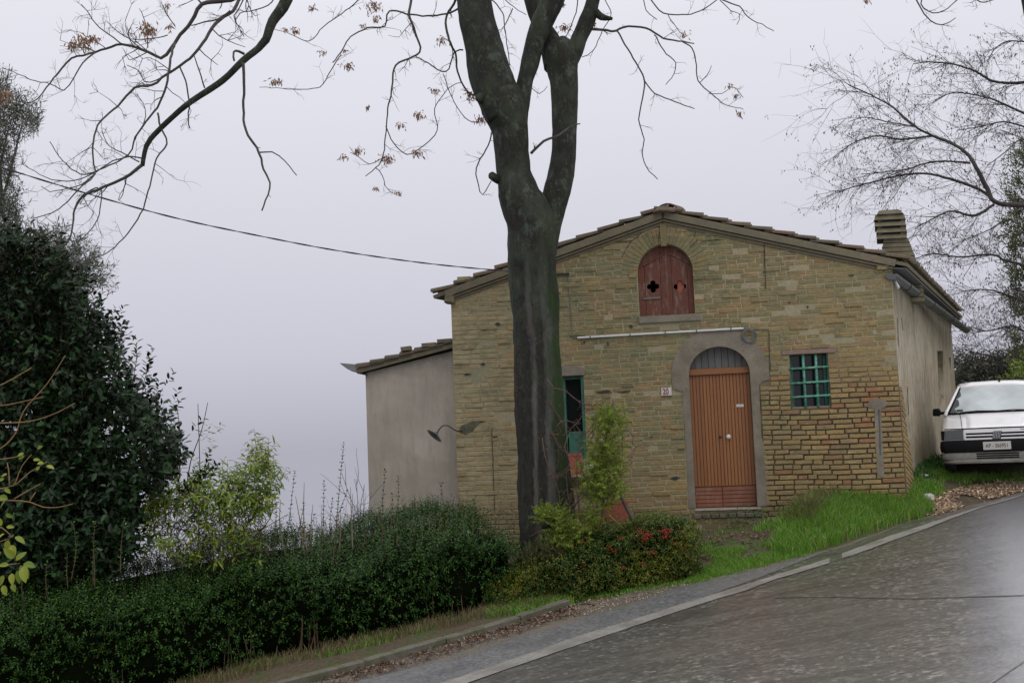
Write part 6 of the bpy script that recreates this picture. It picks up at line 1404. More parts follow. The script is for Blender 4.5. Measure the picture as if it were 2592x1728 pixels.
blob('shade_core', [(P(70, 1240, 15.2), (1.05, .4, .85)), (P(270, 1230, 15.1), (.45, .3, .38)), (P(180, 1010, 15.2), (.42, .3, .5)), (P(40, 930, 15.3), (.7, .3, .55)), (P(40, 1430, 14.9), (1.2, .5, .45)), (P(240, 1390, 15.0), (.45, .4, .35))], M['core'], laur)
V_, F_ = tube([P(140, 1560, 14.9), P(150, 1350, 15.0), P(160, 1100, 15.0), P(150, 800, 15.0)], [.09, .08, .05, .02], 10); obj('trunk', V_, F_, M['bark'], laur, True)
# grey-green olive
OP = [(-70, 170), (10, 215), (30, 260), (98, 300), (104, 345), (40, 380), (40, 470), (60, 560), (60, 600), (140, 590), (250, 680), (262, 720), (170, 760), (180, 900), (60, 960), (-70, 1000)]
crown('olive_tree', P(-40, 1500, 16), 'grey-green narrow-leaved olive tree at the left edge above the laurel', 'tree', OP, 15.2, 1.2, 2600, 12, .078, .0150, 'olive', .28, outw=.7, up_=.55, spread=.6, upb=.2)
ol = bpy.data.objects['olive_tree']
for (a, b) in (((-60, 1520), (-40, 900)), ((-40, 900), (10, 560)), ((10, 560), (20, 330)), ((-20, 760), (110, 680)), ((-30, 620), (60, 300)), ((20, 800), (180, 640)), ((-60, 500), (0, 240))):
    V_, F_ = tube([P(*a, 15.8), (P(*a, 15.7)+P(*b, 15.6))/2+rs.randn(3)*.05, P(*b, 15.5)], [.05 if a[1] > 1000 else .022, .02, .008], 8); obj('branch', V_, F_, M['branch'], ol, True)
blob('shade_core', [(P(20, 850, 16.0), (.5, .3, .6)), (P(130, 760, 16), (.3, .25, .3))], M['core'], ol)
# light green long-leaved shrub
PPoly = [(362, 1430), (372, 1330), (400, 1270), (470, 1260), (478, 1235), (520, 1215), (555, 1222), (600, 1205), (625, 1220), (640, 1160), (668, 1150), (690, 1185), (712, 1215), (690, 1260), (680, 1310), (655, 1350), (650, 1430)]
peach = crown('light_green_shrub', P(560, 1450, 14.4), 'light yellow-green long-leaved shrub rising behind the hedge in front of the open sky', 'shrub', PPoly, 14.2, .7, 600, 8, .105, .026, 'peach', .26, outw=.3, up_=.9, spread=.7, droop=.35, n_ind=200, curl=.15, upb=.5,
              dens=lambda q: np.where(q[:, 1] > 1330, .4, 1.0))
c, d, n2 = shoot_leaves(Pn(np.array([(515, 1120), (530, 1105), (545, 1100), (520, 1160), (505, 1180), (490, 1200), (480, 1215), (535, 1140), (665, 1160), (670, 1175), (560, 1190)]), np.full(11, 14.2)), np.tile([[.2, 0, 1.0]], (11, 1))+rs.randn(11, 3)*.3, np.full(11, .16), 8, .08, .018, .5, .75, .2); leafobj('foliage', c, d, n2, .075, .017, M['peach'], peach, seed=9)
for (pts_, r0) in (([(600, 1460), (590, 1380), (582, 1330), (600, 1250), (637, 1140)], .022), ([(582, 1340), (560, 1280), (520, 1240), (490, 1180)], .012), ([(590, 1370), (640, 1310), (680, 1240), (700, 1200)], .014), ([(590, 1380), (620, 1350), (660, 1340), (730, 1300)], .009), ([(600, 1440), (520, 1360), (430, 1330), (400, 1300)], .012), ([(500, 1440), (503, 1340), (506, 1200), (501, 1021)], .009), ([(470, 1250), (483, 1166), (510, 1090), (526, 1018)], .008), ([(452, 1250), (456, 1109), (448, 1031)], .007), ([(420, 1430), (440, 1330), (500, 1290)], .007), ([(640, 1440), (650, 1360), (690, 1290), (672, 1160)], .009)):
    q, rr2 = resample([P(x, y, 14.3) for x, y in pts_], np.linspace(r0, .004, len(pts_)), .08); V_, F_ = tube(q, rr2, 6); obj('stem', V_, F_, M['stem'], peach, True)
tw2 = Twigs()
for i in range(190): p = Pn(np.array([[370+rs.rand()*300, 1330+rs.rand()*110]]), [14.3+rs.rand()*.5])[0]; tw2.grow(p, np.array([rs.randn()*.5, rs.randn()*.3, 1]), .2+.25*rs.rand(), .0035, 1, rt_, .3, 0, (1, 4), .5)
tw2.build('twigs', M['stem'], peach)
V_, F_ = tube([P(637, 1143, 14.3), P(639, 1136, 14.3), P(642, 1141, 14.3)], [.008, .022, .012], 8); obj('bud', V_, F_, M['rose'], peach)
# yellow-green foreground sprigs at the left edge, each big leaf its own piece
yel = thing('yellow_leaved_shrub', (P(-60, 1750, 11.6)), 'sprigs with large yellow-green leaves at the lower left edge in front of the hedge', 'shrub')
YS = 11.55
LV = [(95, 1134, .35, 9), (60, 1147, 3.4, 9), (62, 1153, 3.6, 8), (84, 1163, 0, 9), (95, 1172, .1, 10), (118, 1178, -.3, 11), (100, 1180, 3.9, 7), (18, 1200, 3.3, 10), (10, 1210, 3.6, 8), (12, 1236, -.6, 10), (20, 1262, 2.9, 15), (14, 1268, 3.9, 12), (14, 1300, -.5, 10), (16, 1333, .0, 10), (12, 1350, -2.6, 12), (38, 1358, -.5, 15), (22, 1366, -1.9, 15), (28, 1378, -1.1, 16), (36, 1412, 2.2, 18), (40, 1418, .8, 16), (60, 1425, -.2, 17), (52, 1430, -.9, 20), (50, 1440, -1.6, 18), (60, 1432, -1.3, 22), (22, 1430, 3.0, 14), (10, 1455, -2.0, 14), (30, 1450, -1.4, 15), (4, 1330, 2, 14), (2, 1395, -2, 16), (8, 1480, -1.2, 14), (30, 1478, -.9, 12)]
for (x, y, a, s) in LV:
    c = P(x, y, YS+rs.rand()*.2-.1); D = np.array([math.cos(a), -.2+rs.randn()*.2, math.sin(a)]); L = s*2.0*YS/F
    Sd = nrm(np.cross(D, np.array([0, -.8, .6])+rs.randn(3)*.2)); Nn = np.cross(Sd, nrm(D)); D = nrm(D); V_ = []
    for t_ in np.linspace(0, 1, 7):
        w_ = L*.27*math.sin(math.pi*t_**.8)**.8+.0005; mid_ = c+D*L*t_-Nn*L*.18*t_*t_
        V_ += [mid_-Sd*w_+Nn*w_*.28, mid_, mid_+Sd*w_+Nn*w_*.28]
    link('leaf', npmesh('leaf', np.array(V_), np.array([(i*3+j, i*3+j+1, i*3+j+4, i*3+j+3) for i in range(6) for j in range(2)]), np.full(12, rs.rand())), M['yellow_leaf'], yel)
for pts_ in ([(-40, 1240), (10, 1235), (35, 1228), (55, 1180), (80, 1150)], [(22, 1232), (45, 1222), (75, 1195), (120, 1168)], [(-20, 1268), (30, 1266), (75, 1270), (110, 1283), (150, 1283), (185, 1274)], [(36, 1262), (65, 1245), (102, 1224)], [(75, 1268), (90, 1245)], [(-40, 1165), (20, 1160), (55, 1152)], [(-40, 1030), (20, 1024), (110, 1004)], [(-20, 985), (30, 960), (80, 930)], [(-60, 1140), (0, 1135), (40, 1095), (60, 1040), (120, 970), (165, 900)], [(-60, 1070), (60, 1068), (130, 1050), (190, 1020)], [(-30, 1330), (5, 1335), (30, 1358)], [(-30, 1440), (20, 1428), (50, 1425)], [(-60, 1700), (-45, 1400), (-50, 1100), (-40, 960)], [(24, 1232), (22, 1190), (18, 1170)], [(-45, 1380), (0, 1370), (25, 1362)]):
    q, rr2 = resample([P(x, y, YS) for x, y in pts_], np.linspace(.0075, .0035, len(pts_)), .06); V_, F_ = tube(q, rr2, 6); obj('stem', V_, F_, M['orange_twig'], yel, True)

# --- second hedge: firethorn with red berries
ga_, gb2 = Gn(np.array([[1440., 1520.], [1745., 1468.]])); PU = nrm(np.array([gb2[0]-ga_[0], gb2[1]-ga_[1], 0])); PF = Frame(ga_, PU)
fire = thing('firethorn_hedge', PF.at(.7, 0, -.4), 'low hedge with small green leaves and red berries in front of the brown door', 'hedge')
ot = [PF.uv(x, y) for x, y in ((1225, 1490), (1300, 1450), (1370, 1418), (1440, 1384), (1500, 1352), (1560, 1336), (1640, 1322), (1720, 1316), (1752, 1330))]
obm = [PF.uv(x, y) for x, y in ((1225, 1540), (1320, 1540), (1440, 1520), (1560, 1498), (1700, 1478), (1758, 1462))]
ft = lambda u: np.interp(u, [a[0] for a in ot], [a[1] for a in ot]); fb_ = lambda u: np.interp(u, [a[0] for a in obm], [a[1] for a in obm])
n = 3400; u = ot[0][0]+(ot[-1][0]-ot[0][0])*rs.rand(n)**.85; w = rs.rand(n)**.9; v = fb_(u)+(ft(u)-fb_(u))*w; nn_ = bulge(u*1.5, v)*.8-.12*rs.rand(n)-np.maximum(w-.8, 0)*.9
A1 = np.stack([u, v, nn_], 1); D1 = np.stack([rs.randn(n)*.5, .4+rs.randn(n)*.35, np.full(n, .8)], 1)
n2_ = 1900; u = ot[0][0]+(ot[-1][0]-ot[0][0])*rs.rand(n2_); nn_ = -.75*rs.rand(n2_); v = ft(u)-.03-.05*rs.rand(n2_)+.05*np.sin(u*9+nn_*5); A2 = np.stack([u, v, nn_], 1); D2 = np.stack([rs.randn(n2_)*.5, np.full(n2_, 1.), .3+rs.randn(n2_)*.3], 1)
n3 = 500; nn_ = -.75*rs.rand(n3); u = ot[-1][0]+.04*rs.randn(n3); v = fb_(u)+(ft(u)-fb_(u))*rs.rand(n3); A3 = np.stack([u, v, nn_], 1); D3 = np.stack([np.full(n3, .8), .3+.3*rs.randn(n3), rs.randn(n3)*.4], 1)
AA = np.concatenate([A1, A2, A3]); DD_ = np.concatenate([D1, D2, D3]); toW = lambda fr, A: A[:, :1]*fr.U+A[:, 1:2]*Zv+A[:, 2:3]*fr.N
c, d, nn2 = shoot_leaves(PF.arr(AA), toW(PF, DD_), .06+.09*rs.rand(len(AA)), 7, .03, .013, .5, .75); leafobj('foliage', c, d, nn2, .028+.010*rs.rand(len(c)), .013, M['pyra'], fire)
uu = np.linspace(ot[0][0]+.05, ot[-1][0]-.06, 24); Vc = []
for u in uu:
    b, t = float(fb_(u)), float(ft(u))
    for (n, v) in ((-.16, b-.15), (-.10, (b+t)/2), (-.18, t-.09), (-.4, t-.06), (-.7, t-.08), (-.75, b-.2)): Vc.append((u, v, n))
obj('shade_core', PF.arr(Vc), [(i*6+j, i*6+(j+1) % 6, (i+1)*6+(j+1) % 6, (i+1)*6+j) for i in range(23) for j in range(6)]+[tuple(range(6)), tuple(range(138, 144))[::-1]], M['core'], fire, True)
def ico(r):
    t = (1+5**.5)/2; V_ = nrm(np.array([(-1, t, 0), (1, t, 0), (-1, -t, 0), (1, -t, 0), (0, -1, t), (0, 1, t), (0, -1, -t), (0, 1, -t), (t, 0, -1), (t, 0, 1), (-t, 0, -1), (-t, 0, 1)]))*r
    return V_, np.array([(0, 11, 5), (0, 5, 1), (0, 1, 7), (0, 7, 10), (0, 10, 11), (1, 5, 9), (5, 11, 4), (11, 10, 2), (10, 7, 6), (7, 1, 8), (3, 9, 4), (3, 4, 2), (3, 2, 6), (3, 6, 8), (3, 8, 9), (4, 9, 5), (2, 4, 11), (6, 2, 10), (8, 6, 7), (9, 8, 1)])
iV, iF = ico(.0075)
for (x, y, r_, nb_) in ((1637, 1353, .055, 60), (1680, 1345, .04, 40), (1692, 1342, .04, 40), (1686, 1358, .035, 34), (1618, 1344, .03, 20), (1634, 1362, .035, 26), (1725, 1344, .025, 14), (1733, 1358, .03, 18), (1707, 1373, .025, 14), (1652, 1397, .03, 20), (1555, 1393, .03, 18), (1540, 1383, .03, 16), (1478, 1432, .03, 14), (1430, 1450, .02, 9), (1628, 1426, .025, 12), (1576, 1437, .025, 12), (1727, 1385, .02, 8), (1500, 1460, .02, 6), (1352, 1465, .02, 8), (1700, 1430, .02, 5), (1475, 1372, .025, 8), (1575, 1362, .02, 10), (1605, 1400, .02, 6), (1310, 1500, .02, 6)):
    nb_ = int(nb_*.6); r_ = r_*.8; q = PF.uv(x, y, .06); P0 = np.stack([q[0]+rs.randn(nb_)*r_*.9, q[1]+rs.randn(nb_)*r_*.55, .06+rs.randn(nb_)*.02], 1); P0 = PF.arr(P0); V_ = (P0[:, None]+iV[None]).reshape(-1, 3); F_ = (np.arange(nb_)[:, None, None]*12+iF[None]).reshape(-1, 3); obj('berry_cluster', V_, F_, M['berry'], fire, True, kind='stuff')
# --- feathery light-green conifer shrub by the trunk
con = thing('feathery_green_shrub', P(1500, 1400, 14.8), 'feathery yellow-green shrub between the big trunk and the berry hedge', 'shrub')
def feather(poly, n, Y=14.8, ln=.20, nl=26, L=.040, mat='juniper', par=con, up_=.2, dr=.25):
    px = sample_poly(poly, n); W_ = Pn(px, Y+.35*(rs.rand(n)-.5)); D = nrm(rs.randn(n, 3)*np.array([.8, .5, .4])+np.array([0, -.1, up_])); Ls = ln*(.6+.7*rs.rand(n))
    c, d, n2 = shoot_leaves(W_, D, Ls, nl, L, .004, .3, .5, dr); leafobj('foliage', c, d, n2, L*(.7+.6*rs.rand(len(c))), .0068, M[mat], par, seed=n)
    V_, F_ = seg_tubes(W_, W_+D*Ls[:, None], .0025, .0015); obj('twigs', V_, F_, M['stem'], par, kind='stuff')
feather([(1512, 1045), (1540, 1032), (1572, 1040), (1572, 1080), (1560, 1110), (1525, 1112), (1508, 1080)], 190, ln=.15)
feather([(1505, 1120), (1560, 1115), (1572, 1160), (1566, 1200), (1572, 1240), (1540, 1285), (1500, 1280), (1478, 1240), (1488, 1200), (1470, 1185), (1500, 1160)], 560, ln=.17)
feather([(1350, 1292), (1375, 1286), (1410, 1290), (1440, 1310), (1440, 1350), (1420, 1380), (1398, 1372), (1395, 1330), (1370, 1318)], 240, Y=14.85, ln=.15)
feather([(1470, 1305), (1510, 1290), (1520, 1330), (1500, 1360), (1460, 1390), (1420, 1390), (1440, 1350)], 240, Y=14.85, ln=.15)
feather([(1370, 1362), (1420, 1358), (1440, 1380), (1400, 1384)], 40, Y=14.8, ln=.14)
for pts_ in ([(1515, 1430), (1520, 1340), (1530, 1240), (1530, 1140), (1545, 1050)], [(1440, 1430), (1435, 1370), (1400, 1320)], [(1520, 1340), (1490, 1330)]):
    q, rr2 = resample([P(x, y, 14.85) for x, y in pts_], np.linspace(.016, .006, len(pts_)), .08); V_, F_ = tube(q, rr2, 7); obj('stem', V_, F_, M['stem'], con, True)
hea = thing('olive_green_bush', P(1380, 1450, 14.4), 'low dull olive bush at the foot of the big trunk', 'bush')
feather([(1322, 1450), (1326, 1410), (1350, 1385), (1400, 1378), (1432, 1400), (1436, 1420), (1400, 1450)], 420, Y=14.8, ln=.13, nl=22, L=.03, mat='heather', par=hea, up_=1.2, dr=0)
# --- tangled bare climber
vine = thing('bare_climbing_rose', P(1465, 1400, 15.0), 'tangled reddish leafless climber arching beside the big trunk over the green window', 'climber')
z5 = lambda l: [(1250+x/2.614, 900+y/2.614) for x, y in l]
tv2 = Twigs()
for l, w in (([(140, 245), (190, 200), (270, 150)], 3), ([(350, 150), (395, 213), (450, 220), (520, 270), (585, 320)], 5), ([(585, 320), (640, 325), (700, 322), (735, 330)], 6), ([(790, 290), (768, 350), (700, 355), (665, 420), (650, 500), (620, 540)], 6), ([(310, 530), (370, 520), (430, 520)], 5), ([(365, 610), (440, 540), (540, 455), (600, 380), (650, 345), (690, 340)], 4), ([(395, 520), (430, 605), (510, 650), (600, 740)], 5), ([(320, 545), (340, 660), (380, 780), (430, 900), (435, 990)], 3.5), ([(380, 810), (520, 740), (640, 560), (680, 420)], 3), ([(860, 350), (872, 400), (845, 440), (880, 480), (920, 540), (915, 600)], 4), ([(780, 390), (830, 450), (850, 560), (850, 680), (820, 790)], 4.5), ([(920, 700), (850, 750), (790, 790)], 5), ([(560, 1260), (565, 1150), (570, 1050), (556, 950), (550, 780), (545, 640)], 8), ([(480, 1020), (590, 930), (640, 860)], 5), ([(520, 1040), (580, 900), (600, 830), (570, 700)], 5), ([(370, 300), (420, 400), (480, 480)], 4), ([(410, 470), (450, 430), (520, 440), (590, 520)], 4), ([(470, 980), (500, 930), (530, 890)], 4), ([(360, 800), (420, 740), (430, 600), (380, 500)], 3.5), ([(540, 560), (620, 500), (680, 430), (760, 380)], 4), ([(600, 1040), (630, 1000), (680, 950)], 5), ([(500, 520), (470, 600), (500, 700), (480, 800), (500, 990)], 3.5), ([(880, 560), (940, 600), (900, 690), (850, 740)], 3.5), ([(235, 1200), (270, 1180), (310, 1160)], 3)):
    traced('cane', z5(l), 14.95+rs.randn()*.08, w/1.6, w/2.6, vine, tv2, 5, .14, M['rose'], yv=.12, lev=1)
tv2.build('twigs', M['rose'], vine)
# --- pots, box, trough, stakes round the trunk
def potbox(name, x0, y0, x1, y1, Y, mat, label, cat, taper=.9, lip=.018, depth=.22):
    a = P(x0, y1, Y); b = P(x1, y1, Y); h = (y1-y0)*Y/F; w = b[0]-a[0]; c = (a+b)/2; o_ = thing(name, c, label, cat); V_ = []
    for (z, s, dd) in ((0, taper, 0), (h-lip*1.6, 1, 0), (h-lip*1.6, 1.05, 0), (h, 1.05, 0), (h, .93, 0), (h-.05, .93, 0)):
        for sx_, sy in ((-1, -1), (1, -1), (1, 1), (-1, 1)): V_.append((c[0]+sx_*w/2*s, c[1]+sy*depth/2*s, c[2]+z))
    Fc = [(j*4+i, j*4+(i+1) % 4, (j+1)*4+(i+1) % 4, (j+1)*4+i) for j in range(5) for i in range(4)]+[(3, 2, 1, 0)]
    obj('pot_body', V_, Fc, mat, o_); obj('soil', V_[20:24], [(0, 1, 2, 3)], M['earth'], o_); return o_
potbox('window_box', 1440, 1148, 1474, 1200, 16.9, M['terracotta'], 'terracotta window box below the green window beside the trunk', 'planter', .95)
potbox('planter_box', 1528, 1268, 1591, 1324, 15.5, M['terracotta'], 'dark red terracotta planter standing on the ground behind the leaning stake', 'planter', .92)
potbox('metal_trough', 1520, 1325, 1592, 1390, 15.5, M['iron'], 'dark metal trough below the red terracotta planter', 'trough', .95)
for (x, y, w, lab) in ((1490, 1186, 13, 'left of two small white pots behind the feathery shrub'), (1507, 1185, 9, 'right of two small white pots behind the feathery shrub')):
    c = P(x, y, 16.6); r_ = w*16.6/F; V_ = []; k = 14
    for (z, s) in ((-.05, .7), (.03, 1.0), (.045, 1.06), (.055, 1.06), (.055, .9), (.03, .85)): V_ += [(c[0]+r_*s*math.cos(6.283*i/k), c[1]+r_*s*math.sin(6.283*i/k), c[2]+z) for i in range(k)]
    o_ = obj('white_pot', V_, [(j*k+i, j*k+(i+1) % k, (j+1)*k+(i+1) % k, (j+1)*k+i) for j in range(5) for i in range(k)]+[tuple(range(k))[::-1], tuple(range(5*k, 6*k))], M['white'], None, True); props(o_, lab, 'pot', 'small white pots on the window ledge')
ledge = obj('pot_shelf', *box_vf(*sorted((fu(1436, 1200)[0], fu(1530, 1200)[0])), fu(1480, 1206)[1]-.02, fu(1480, 1203)[1]+.0, .0, .55, FA)[:1], [tuple(f_) for f_ in BOXF], M['cement'], house)
bk = P(1540, 1352, 15.0); V_ = []; k = 18
for (z, s) in ((gz(bk[0], bk[1])-bk[2], .80), (.05, 1), (.06, 1.06), (.075, 1.06), (.075, .94), (.05, .9)): V_ += [(bk[0]+.085*s*math.cos(6.283*i/k), bk[1]+.085*s*math.sin(6.283*i/k), bk[2]+z-.02) for i in range(k)]
bko = thing('white_tub', bk, 'small white tub filled with stones behind the berry hedge', 'tub'); obj('tub_body', V_, [(j*k+i, j*k+(i+1) % k, (j+1)*k+(i+1) % k, (j+1)*k+i) for j in range(5) for i in range(k)]+[tuple(range(k))[::-1], tuple(range(5*k, 6*k))], M['white'], bko, True)
def rock(name, c, r_, mat, seed, par=None, **kw):
    V_ = []; k, m = 10, 7
    for j in range(m):
        t = math.pi*(j+.5)/m
        for i in range(k): a = 6.283*i/k; d = np.array([math.sin(t)*math.cos(a), math.sin(t)*math.sin(a), math.cos(t)]); V_.append(np.array(c)+d*np.array(r_)*(1+.35*noise.noise(Vector(d*1.7+np.array([seed, 0, 0])))))
    return obj(name, V_, [(j*k+i, (j+1)*k+i, (j+1)*k+(i+1) % k, j*k+(i+1) % k) for j in range(m-1) for i in range(k)]+[tuple(range(k)), tuple(range((m-1)*k, m*k))[::-1]], mat, par, False, **kw)
for i, (dx, dy, dz_) in enumerate(((-.03, -.03, .06), (.03, .0, .07), (.0, .04, .05), (-.04, .02, .09))): rock('stone', bk+np.array([dx, dy, dz_]), (.035, .03, .025), M['stone'], i, bko)
def stake(name, pts_, r_, Y, mat, label):
    q = [P(*p, Y) for p in pts_]; V_, F_ = tube([q[0], (q[0]+q[1])/2+rs.randn(3)*.004, q[1]], r_, 8); props(obj(name, V_, F_, mat, None, True), label, 'stake')
stake('dark_stake', [(1562, 1236), (1645, 1408)], .019, 14.9, M['twig'], 'thick dark stake leaning in front of the terracotta planter')
stake('thin_cane', [(1524, 1287), (1640, 1395)], .006, 14.8, M['reed'], 'thin pale cane leaning beside the dark stake')

# --- ground cover
def blades(name, Pt, h, w, mat, lean=.35, par=None, seed=1, **kw):
    n = len(Pt); r_ = np.random.RandomState(seed); a = r_.rand(n)*6.28; h = np.broadcast_to(h, (n,))*(.55+.7*r_.rand(n)); ln = (r_.rand(n)**.7)[:, None]*lean*h[:, None]
    L = np.stack([np.cos(a), np.sin(a), np.zeros(n)], 1)*ln; S = np.stack([np.cos(r_.rand(n)*3.14), .3*np.ones(n), np.zeros(n)], 1)*np.broadcast_to(w, (n,))[:, None]/2
    H = np.stack([np.zeros(n), np.zeros(n), h], 1); V_ = np.stack([Pt-S, Pt+S, Pt+L*.3+H*.55+S*.8, Pt+L*.3+H*.55-S*.8, Pt+L+H*(1-.25*(ln/h[:, None]))], 1)
    i = np.arange(n)[:, None, None]*5; F_ = (i+np.array([(0, 1, 2), (0, 2, 3), (3, 2, 4)])[None]).reshape(-1, 3)
    return obj(name, V_.reshape(-1, 3), F_, mat, par, rnd=np.repeat(r_.rand(n), 3), kind='stuff', **kw)
def clumpy(Pt, s, th, seed): 
    v = np.array([noise.noise(Vector((p[0]*s*.45+seed, p[1]*s*.7, seed*.37)))+.6*noise.noise(Vector((p[0]*s*1.3, p[1]*s*1.8+seed, 2.1))) for p in Pt]); return Pt[v > th+.10*rs.randn(len(Pt))]
MP = [(1985, 1330), (1995, 1262), (2060, 1225), (2140, 1212), (2260, 1222), (2330, 1262), (2368, 1300), (2300, 1320), (2190, 1352), (2080, 1392), (1990, 1408), (1950, 1400)]
Pt = Gn(sample_poly(MP, 15000)); blades('tall_grass', Pt, .20, .0095, M['grass'], .75, seed=2, label='tall bright green grass on the bank between the road and the barred window', cat='grass')
Pt = Gn(sample_poly([(1990, 1340), (2000, 1262), (2060, 1222), (2130, 1215), (2120, 1270), (2060, 1330)], 2600)); blades('seeding_grass', Pt, .27, .008, M['drygrass'], .9, seed=9, label='taller yellowish grass at the left shoulder of the grassy bank', cat='grass')
Pt = clumpy(Gn(sample_poly([(1740, 1480), (1750, 1390), (1760, 1345), (1990, 1330), (1960, 1400), (2060, 1396), (1950, 1430), (1830, 1455)], 15000)), 3.0, .30, 11); blades('turf', Pt, .065, .007, M['grass'], .7, seed=3, label='patchy short grass and mud in the yard before the door', cat='grass')
Pt = clumpy(Gn(sample_poly([(2250, 1228), (2330, 1185), (2380, 1178), (2410, 1206), (2600, 1206), (2600, 1222), (2480, 1236), (2360, 1262), (2300, 1250)], 9000)), 3, -.25, 17); blades('grass', Pt, .085, .008, M['grass'], .7, seed=4, label='weedy grass in front of and under the white car', cat='grass')
Pt = clumpy(Gn(sample_poly([(2300, 1150), (2390, 1130), (2420, 1190), (2340, 1210), (2290, 1220)], 2600)), 4, -.5, 18); blades('weeds', Pt, .16, .016, M['privet_new'], .8, seed=5, label='leafy weeds at the foot of the side wall by the car', cat='weeds')
Pt = Gn(sample_poly([(1940, 1330), (2000, 1312), (2000, 1262), (2120, 1240), (2290, 1218), (2300, 1240), (2100, 1262), (2010, 1330), (1900, 1350)], 1500)); blades('weeds', Pt, .12, .014, M['grass'], .8, seed=15, label='weeds growing along the foot of the brick wall', cat='weeds')
c = Gn(np.array([[1880., 1330.], [1895., 1326.], [1870., 1334.], [1950., 1322.], [1910., 1330.]])); c = np.repeat(c, 34, 0)+rs.randn(170, 3)*np.array([.10, .04, .06])+[0, 0, .08]; V_, F_ = leaves(c, sph(170)+[0, -.3, .4], sph(170)+[0, 0, 1], .05, .03); obj('step_weed', V_, F_, M['privet_new'], None, rnd=rnd_faces(170, 2), kind='stuff', label='small leafy weeds sprouting below the door step', cat='weeds')
Pt = Gn(sample_poly([(1745, 1478), (1830, 1458), (1950, 1428), (2065, 1398), (2055, 1384), (1940, 1408), (1830, 1436), (1745, 1452)], 5200)); blades('edge_grass', Pt, .075, .007, M['grass'], .8, seed=33, label='short green grass fringe between the muddy yard and the road edge', cat='grass')
Pt = Gn(sample_poly(MP, 2600)); blades('dead_grass', Pt, .17, .007, M['drygrass'], 1.0, seed=34, label='dead straw-coloured blades mixed into the green bank', cat='grass')
# between kerb and hedge
def kerb_band(n, n0, n1, u0_=None, u1_=None):
    u = (uS if u0_ is None else u0_)+((0.0 if u1_ is None else u1_)-(uS if u0_ is None else u0_))*rs.rand(n); w = n0+(n1-n0)*rs.rand(n); p = HF.O[None]+HF.U[None]*u[:, None]+HF.N[None]*w[:, None]; p[:, 2] = ground(p[:, 0], p[:, 1]); return p
kn = lambda n: n
Pt = kerb_band(6500, -.16, -.66); Pt = clumpy(Pt, 4, -.35, 23); blades('verge_grass', Pt, .12, .007, M['drygrass'], .8, seed=6, label='dry and green grass strip between the kerb and the long hedge', cat='grass')
Pt = clumpy(kerb_band(6000, -.14, -.6), 3, .1, 25); blades('verge_grass', Pt, .07, .009, M['grass'], .8, seed=7, label='green weeds tucked behind the kerb stones', cat='grass')
Pt = clumpy(Gn(sample_poly([(1230, 1560), (1260, 1500), (1330, 1480), (1440, 1500), (1455, 1530), (1380, 1545)], 5500)), 4, -.5, 27); blades('weeds', Pt, .09, .011, M['grass'], .8, seed=8, label='green weeds where the hedge meets the berry hedge above the kerb end', cat='weeds')
Pt = Gn(sample_poly([(1440, 1525), (1600, 1500), (1750, 1475), (1750, 1462), (1600, 1490), (1440, 1510)], 1500)); blades('weeds', Pt, .05, .009, M['grass'], .8, seed=10, label='low weeds along the foot of the berry hedge', cat='weeds')
# dead leaves in the gutter
def litter(name, Pt, L, mat, seed, **kw):
    r_ = np.random.RandomState(seed); n = len(Pt); Pt = Pt+np.array([0, 0, .008])+r_.rand(n, 1)*[0, 0, .018]; D = np.stack([r_.randn(n), r_.randn(n), r_.randn(n)*.35], 1); N = np.stack([r_.randn(n)*.45, r_.randn(n)*.45, np.ones(n)], 1)
    V_, F_ = leaves(Pt, D, N, L*(.5+r_.rand(n)), L*.55*(.6+.6*r_.rand(n)), .35); return obj(name, V_, F_, mat, None, rnd=np.repeat(r_.rand(n), 2), kind='stuff', **kw)
u = uS+(0.0-uS)*rs.rand(5200); w = .01+.50*rs.rand(5200)**1.6; p = HF.O[None]+HF.U[None]*u[:, None]+HF.N[None]*w[:, None]
kx = np.interp(p[:, 0], kb[:, 0], kb[:, 1]); p[:, 1] = np.minimum(p[:, 1], kx-.01-w*.9); p[:, 2] = roadz(p[:, 0], p[:, 1])+.012; p = clumpy(p, 5, -.35, 31); litter('dead_leaves', p, .042, M['litter'], 3, label='brown dead leaves and grit lying in the gutter below the kerb', cat='leaf litter')
Pt = clumpy(Gn(sample_poly([(2330, 1300), (2360, 1262), (2450, 1240), (2600, 1208), (2600, 1240), (2470, 1274), (2380, 1302)], 4200)), 3, -.12, 33); litter('wood_chips', Pt, .055, M['chips'], 4, label='pale wood chips scattered on the verge below the white car', cat='wood chips')
Pt = clumpy(Gn(sample_poly([(1760, 1350), (1990, 1340), (1950, 1400), (1800, 1440), (1750, 1440)], 1500)), 4, -.1, 35); litter('yard_litter', Pt, .035, M['litter'], 6, label='brown leaf litter on the muddy yard before the door', cat='leaf litter')
Pt = Gn(sample_poly([(1445, 1530), (1600, 1505), (1760, 1478), (1900, 1448), (1900, 1456), (1760, 1488), (1600, 1526), (1500, 1552), (1430, 1570)], 900)); litter('grit', Pt, .020, M['chips'], 8, label='loose grit on the gravel verge beside the berry hedge', cat='grit')
c = Gn(np.array([[2352., 1272.]]))[0]; props(rock('white_stone', c+[0, 0, .05], (.085, .06, .065), M['stone'], 5), 'pale grey stone lying in the grass at the end of the wood chips', 'stone')
c = Gn(np.array([[2335., 1215.]]))[0]; props(rock('rubble_stone', c+[0, 0, .03], (.10, .05, .03), M['stone'], 8), 'long pale piece of rubble at the corner of the house', 'stone')
c = Gn(np.array([[2308., 1212.]]))[0]; props(rock('rubble_stone', c+[0, 0, .03], (.04, .04, .035), M['stone'], 9), 'small pale lump of rubble beside the house corner', 'stone')
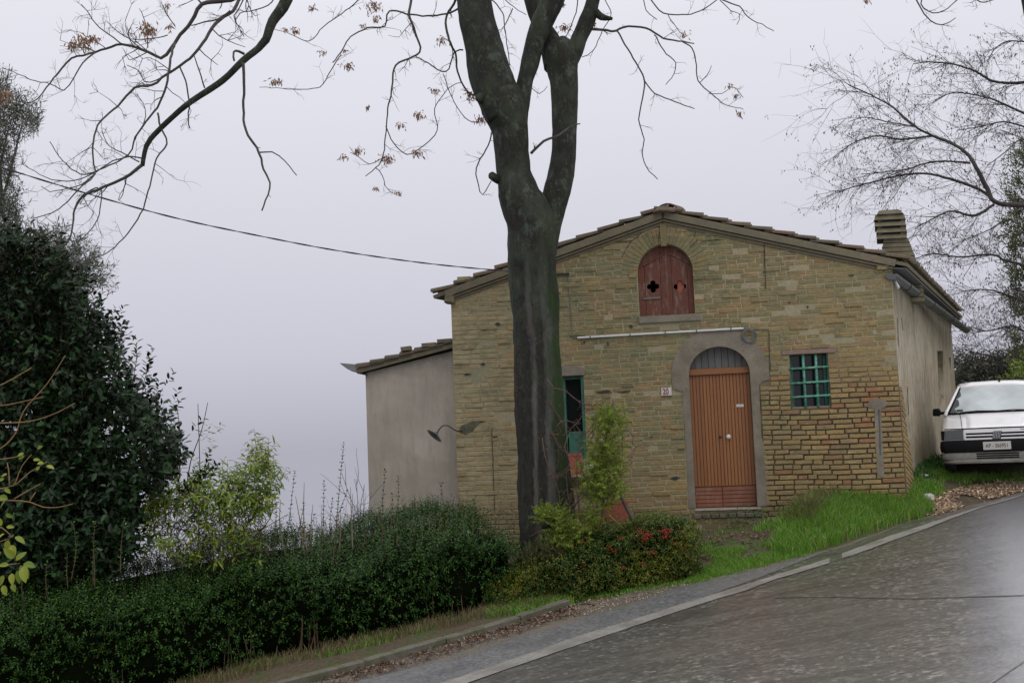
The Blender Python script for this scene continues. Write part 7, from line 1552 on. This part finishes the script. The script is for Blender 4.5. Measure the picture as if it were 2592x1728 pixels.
q = [Gn(np.array([[x, y]]))[0]+[0, 0, .015] for x, y in ((1470., 1532.), (1488., 1536.), (1507., 1535.))]; V_, F_ = tube(q, .008, 6); props(obj('fallen_stick', V_, F_, M['twig'], None), 'thin fallen stick on the gravel just past the kerb end', 'stick')

# --- woodland behind the car
wood = thing('evergreen_tree', (P(2640, 1150, 32)[0], P(2640, 1150, 32)[1], gz(P(2640, 1150, 32)[0], 32)), 'dark evergreen tree at the right edge behind the bare branches', 'tree')
px = sample_poly([(2558, 560), (2572, 430), (2590, 380), (2700, 300), (2740, 900), (2600, 960), (2568, 880), (2575, 800), (2556, 700)], 900); W_ = Pn(px, 32+rs.rand(900)*1.5); c, d, n2 = shoot_leaves(W_, rs.randn(900, 3)*.5+[-.3, -.2, .5], .5, 16, .16, .02, .3, .6); leafobj('foliage', c, d, n2, .17, .035, M['heather'], wood)
V_, F_ = tube([np.array(wood.location), P(2650, 800, 32), P(2660, 420, 32)], [.3, .2, .05], 10); obj('trunk', V_, F_, M['bark'], wood, True)
def farbush(name, poly, Y, n, L, label, mat='far', nb_=6):
    c0 = np.array(poly, float).mean(0); b = P(c0[0], max(p[1] for p in poly), Y); o_ = thing(name, (b[0], b[1], gz(b[0], b[1])), label, 'bush'); px = sample_poly(poly, n); W_ = Pn(px, Y+2*rs.rand(n)); c, d, n2 = shoot_leaves(W_, rs.randn(n, 3)*.6+[0, 0, .6], .4, nb_, L, L*.4, .3, .7); leafobj('foliage', c, d, n2, L, L*.38, M[mat], o_, seed=n); return o_
fbs = farbush('dark_thicket', [(2405, 1120), (2412, 915), (2440, 905), (2480, 915), (2530, 905), (2600, 900), (2700, 890), (2720, 1120)], 40, 3600, .16, 'dark grey-green thicket behind the white car')
blob('shade_core', [(P(2480, 1030, 42.5), (2.0, .6, 1.4)), (P(2620, 1010, 42.5), (2.2, .6, 1.6)), (P(2425, 1060, 42.5), (1.0, .6, 1.2))], M['core'], fbs)
farbush('light_green_bush', [(2556, 958), (2580, 925), (2600, 905), (2680, 900), (2680, 980), (2580, 975)], 30, 260, .13, 'bright green bush just above the roof of the white car at the right edge', 'peach')
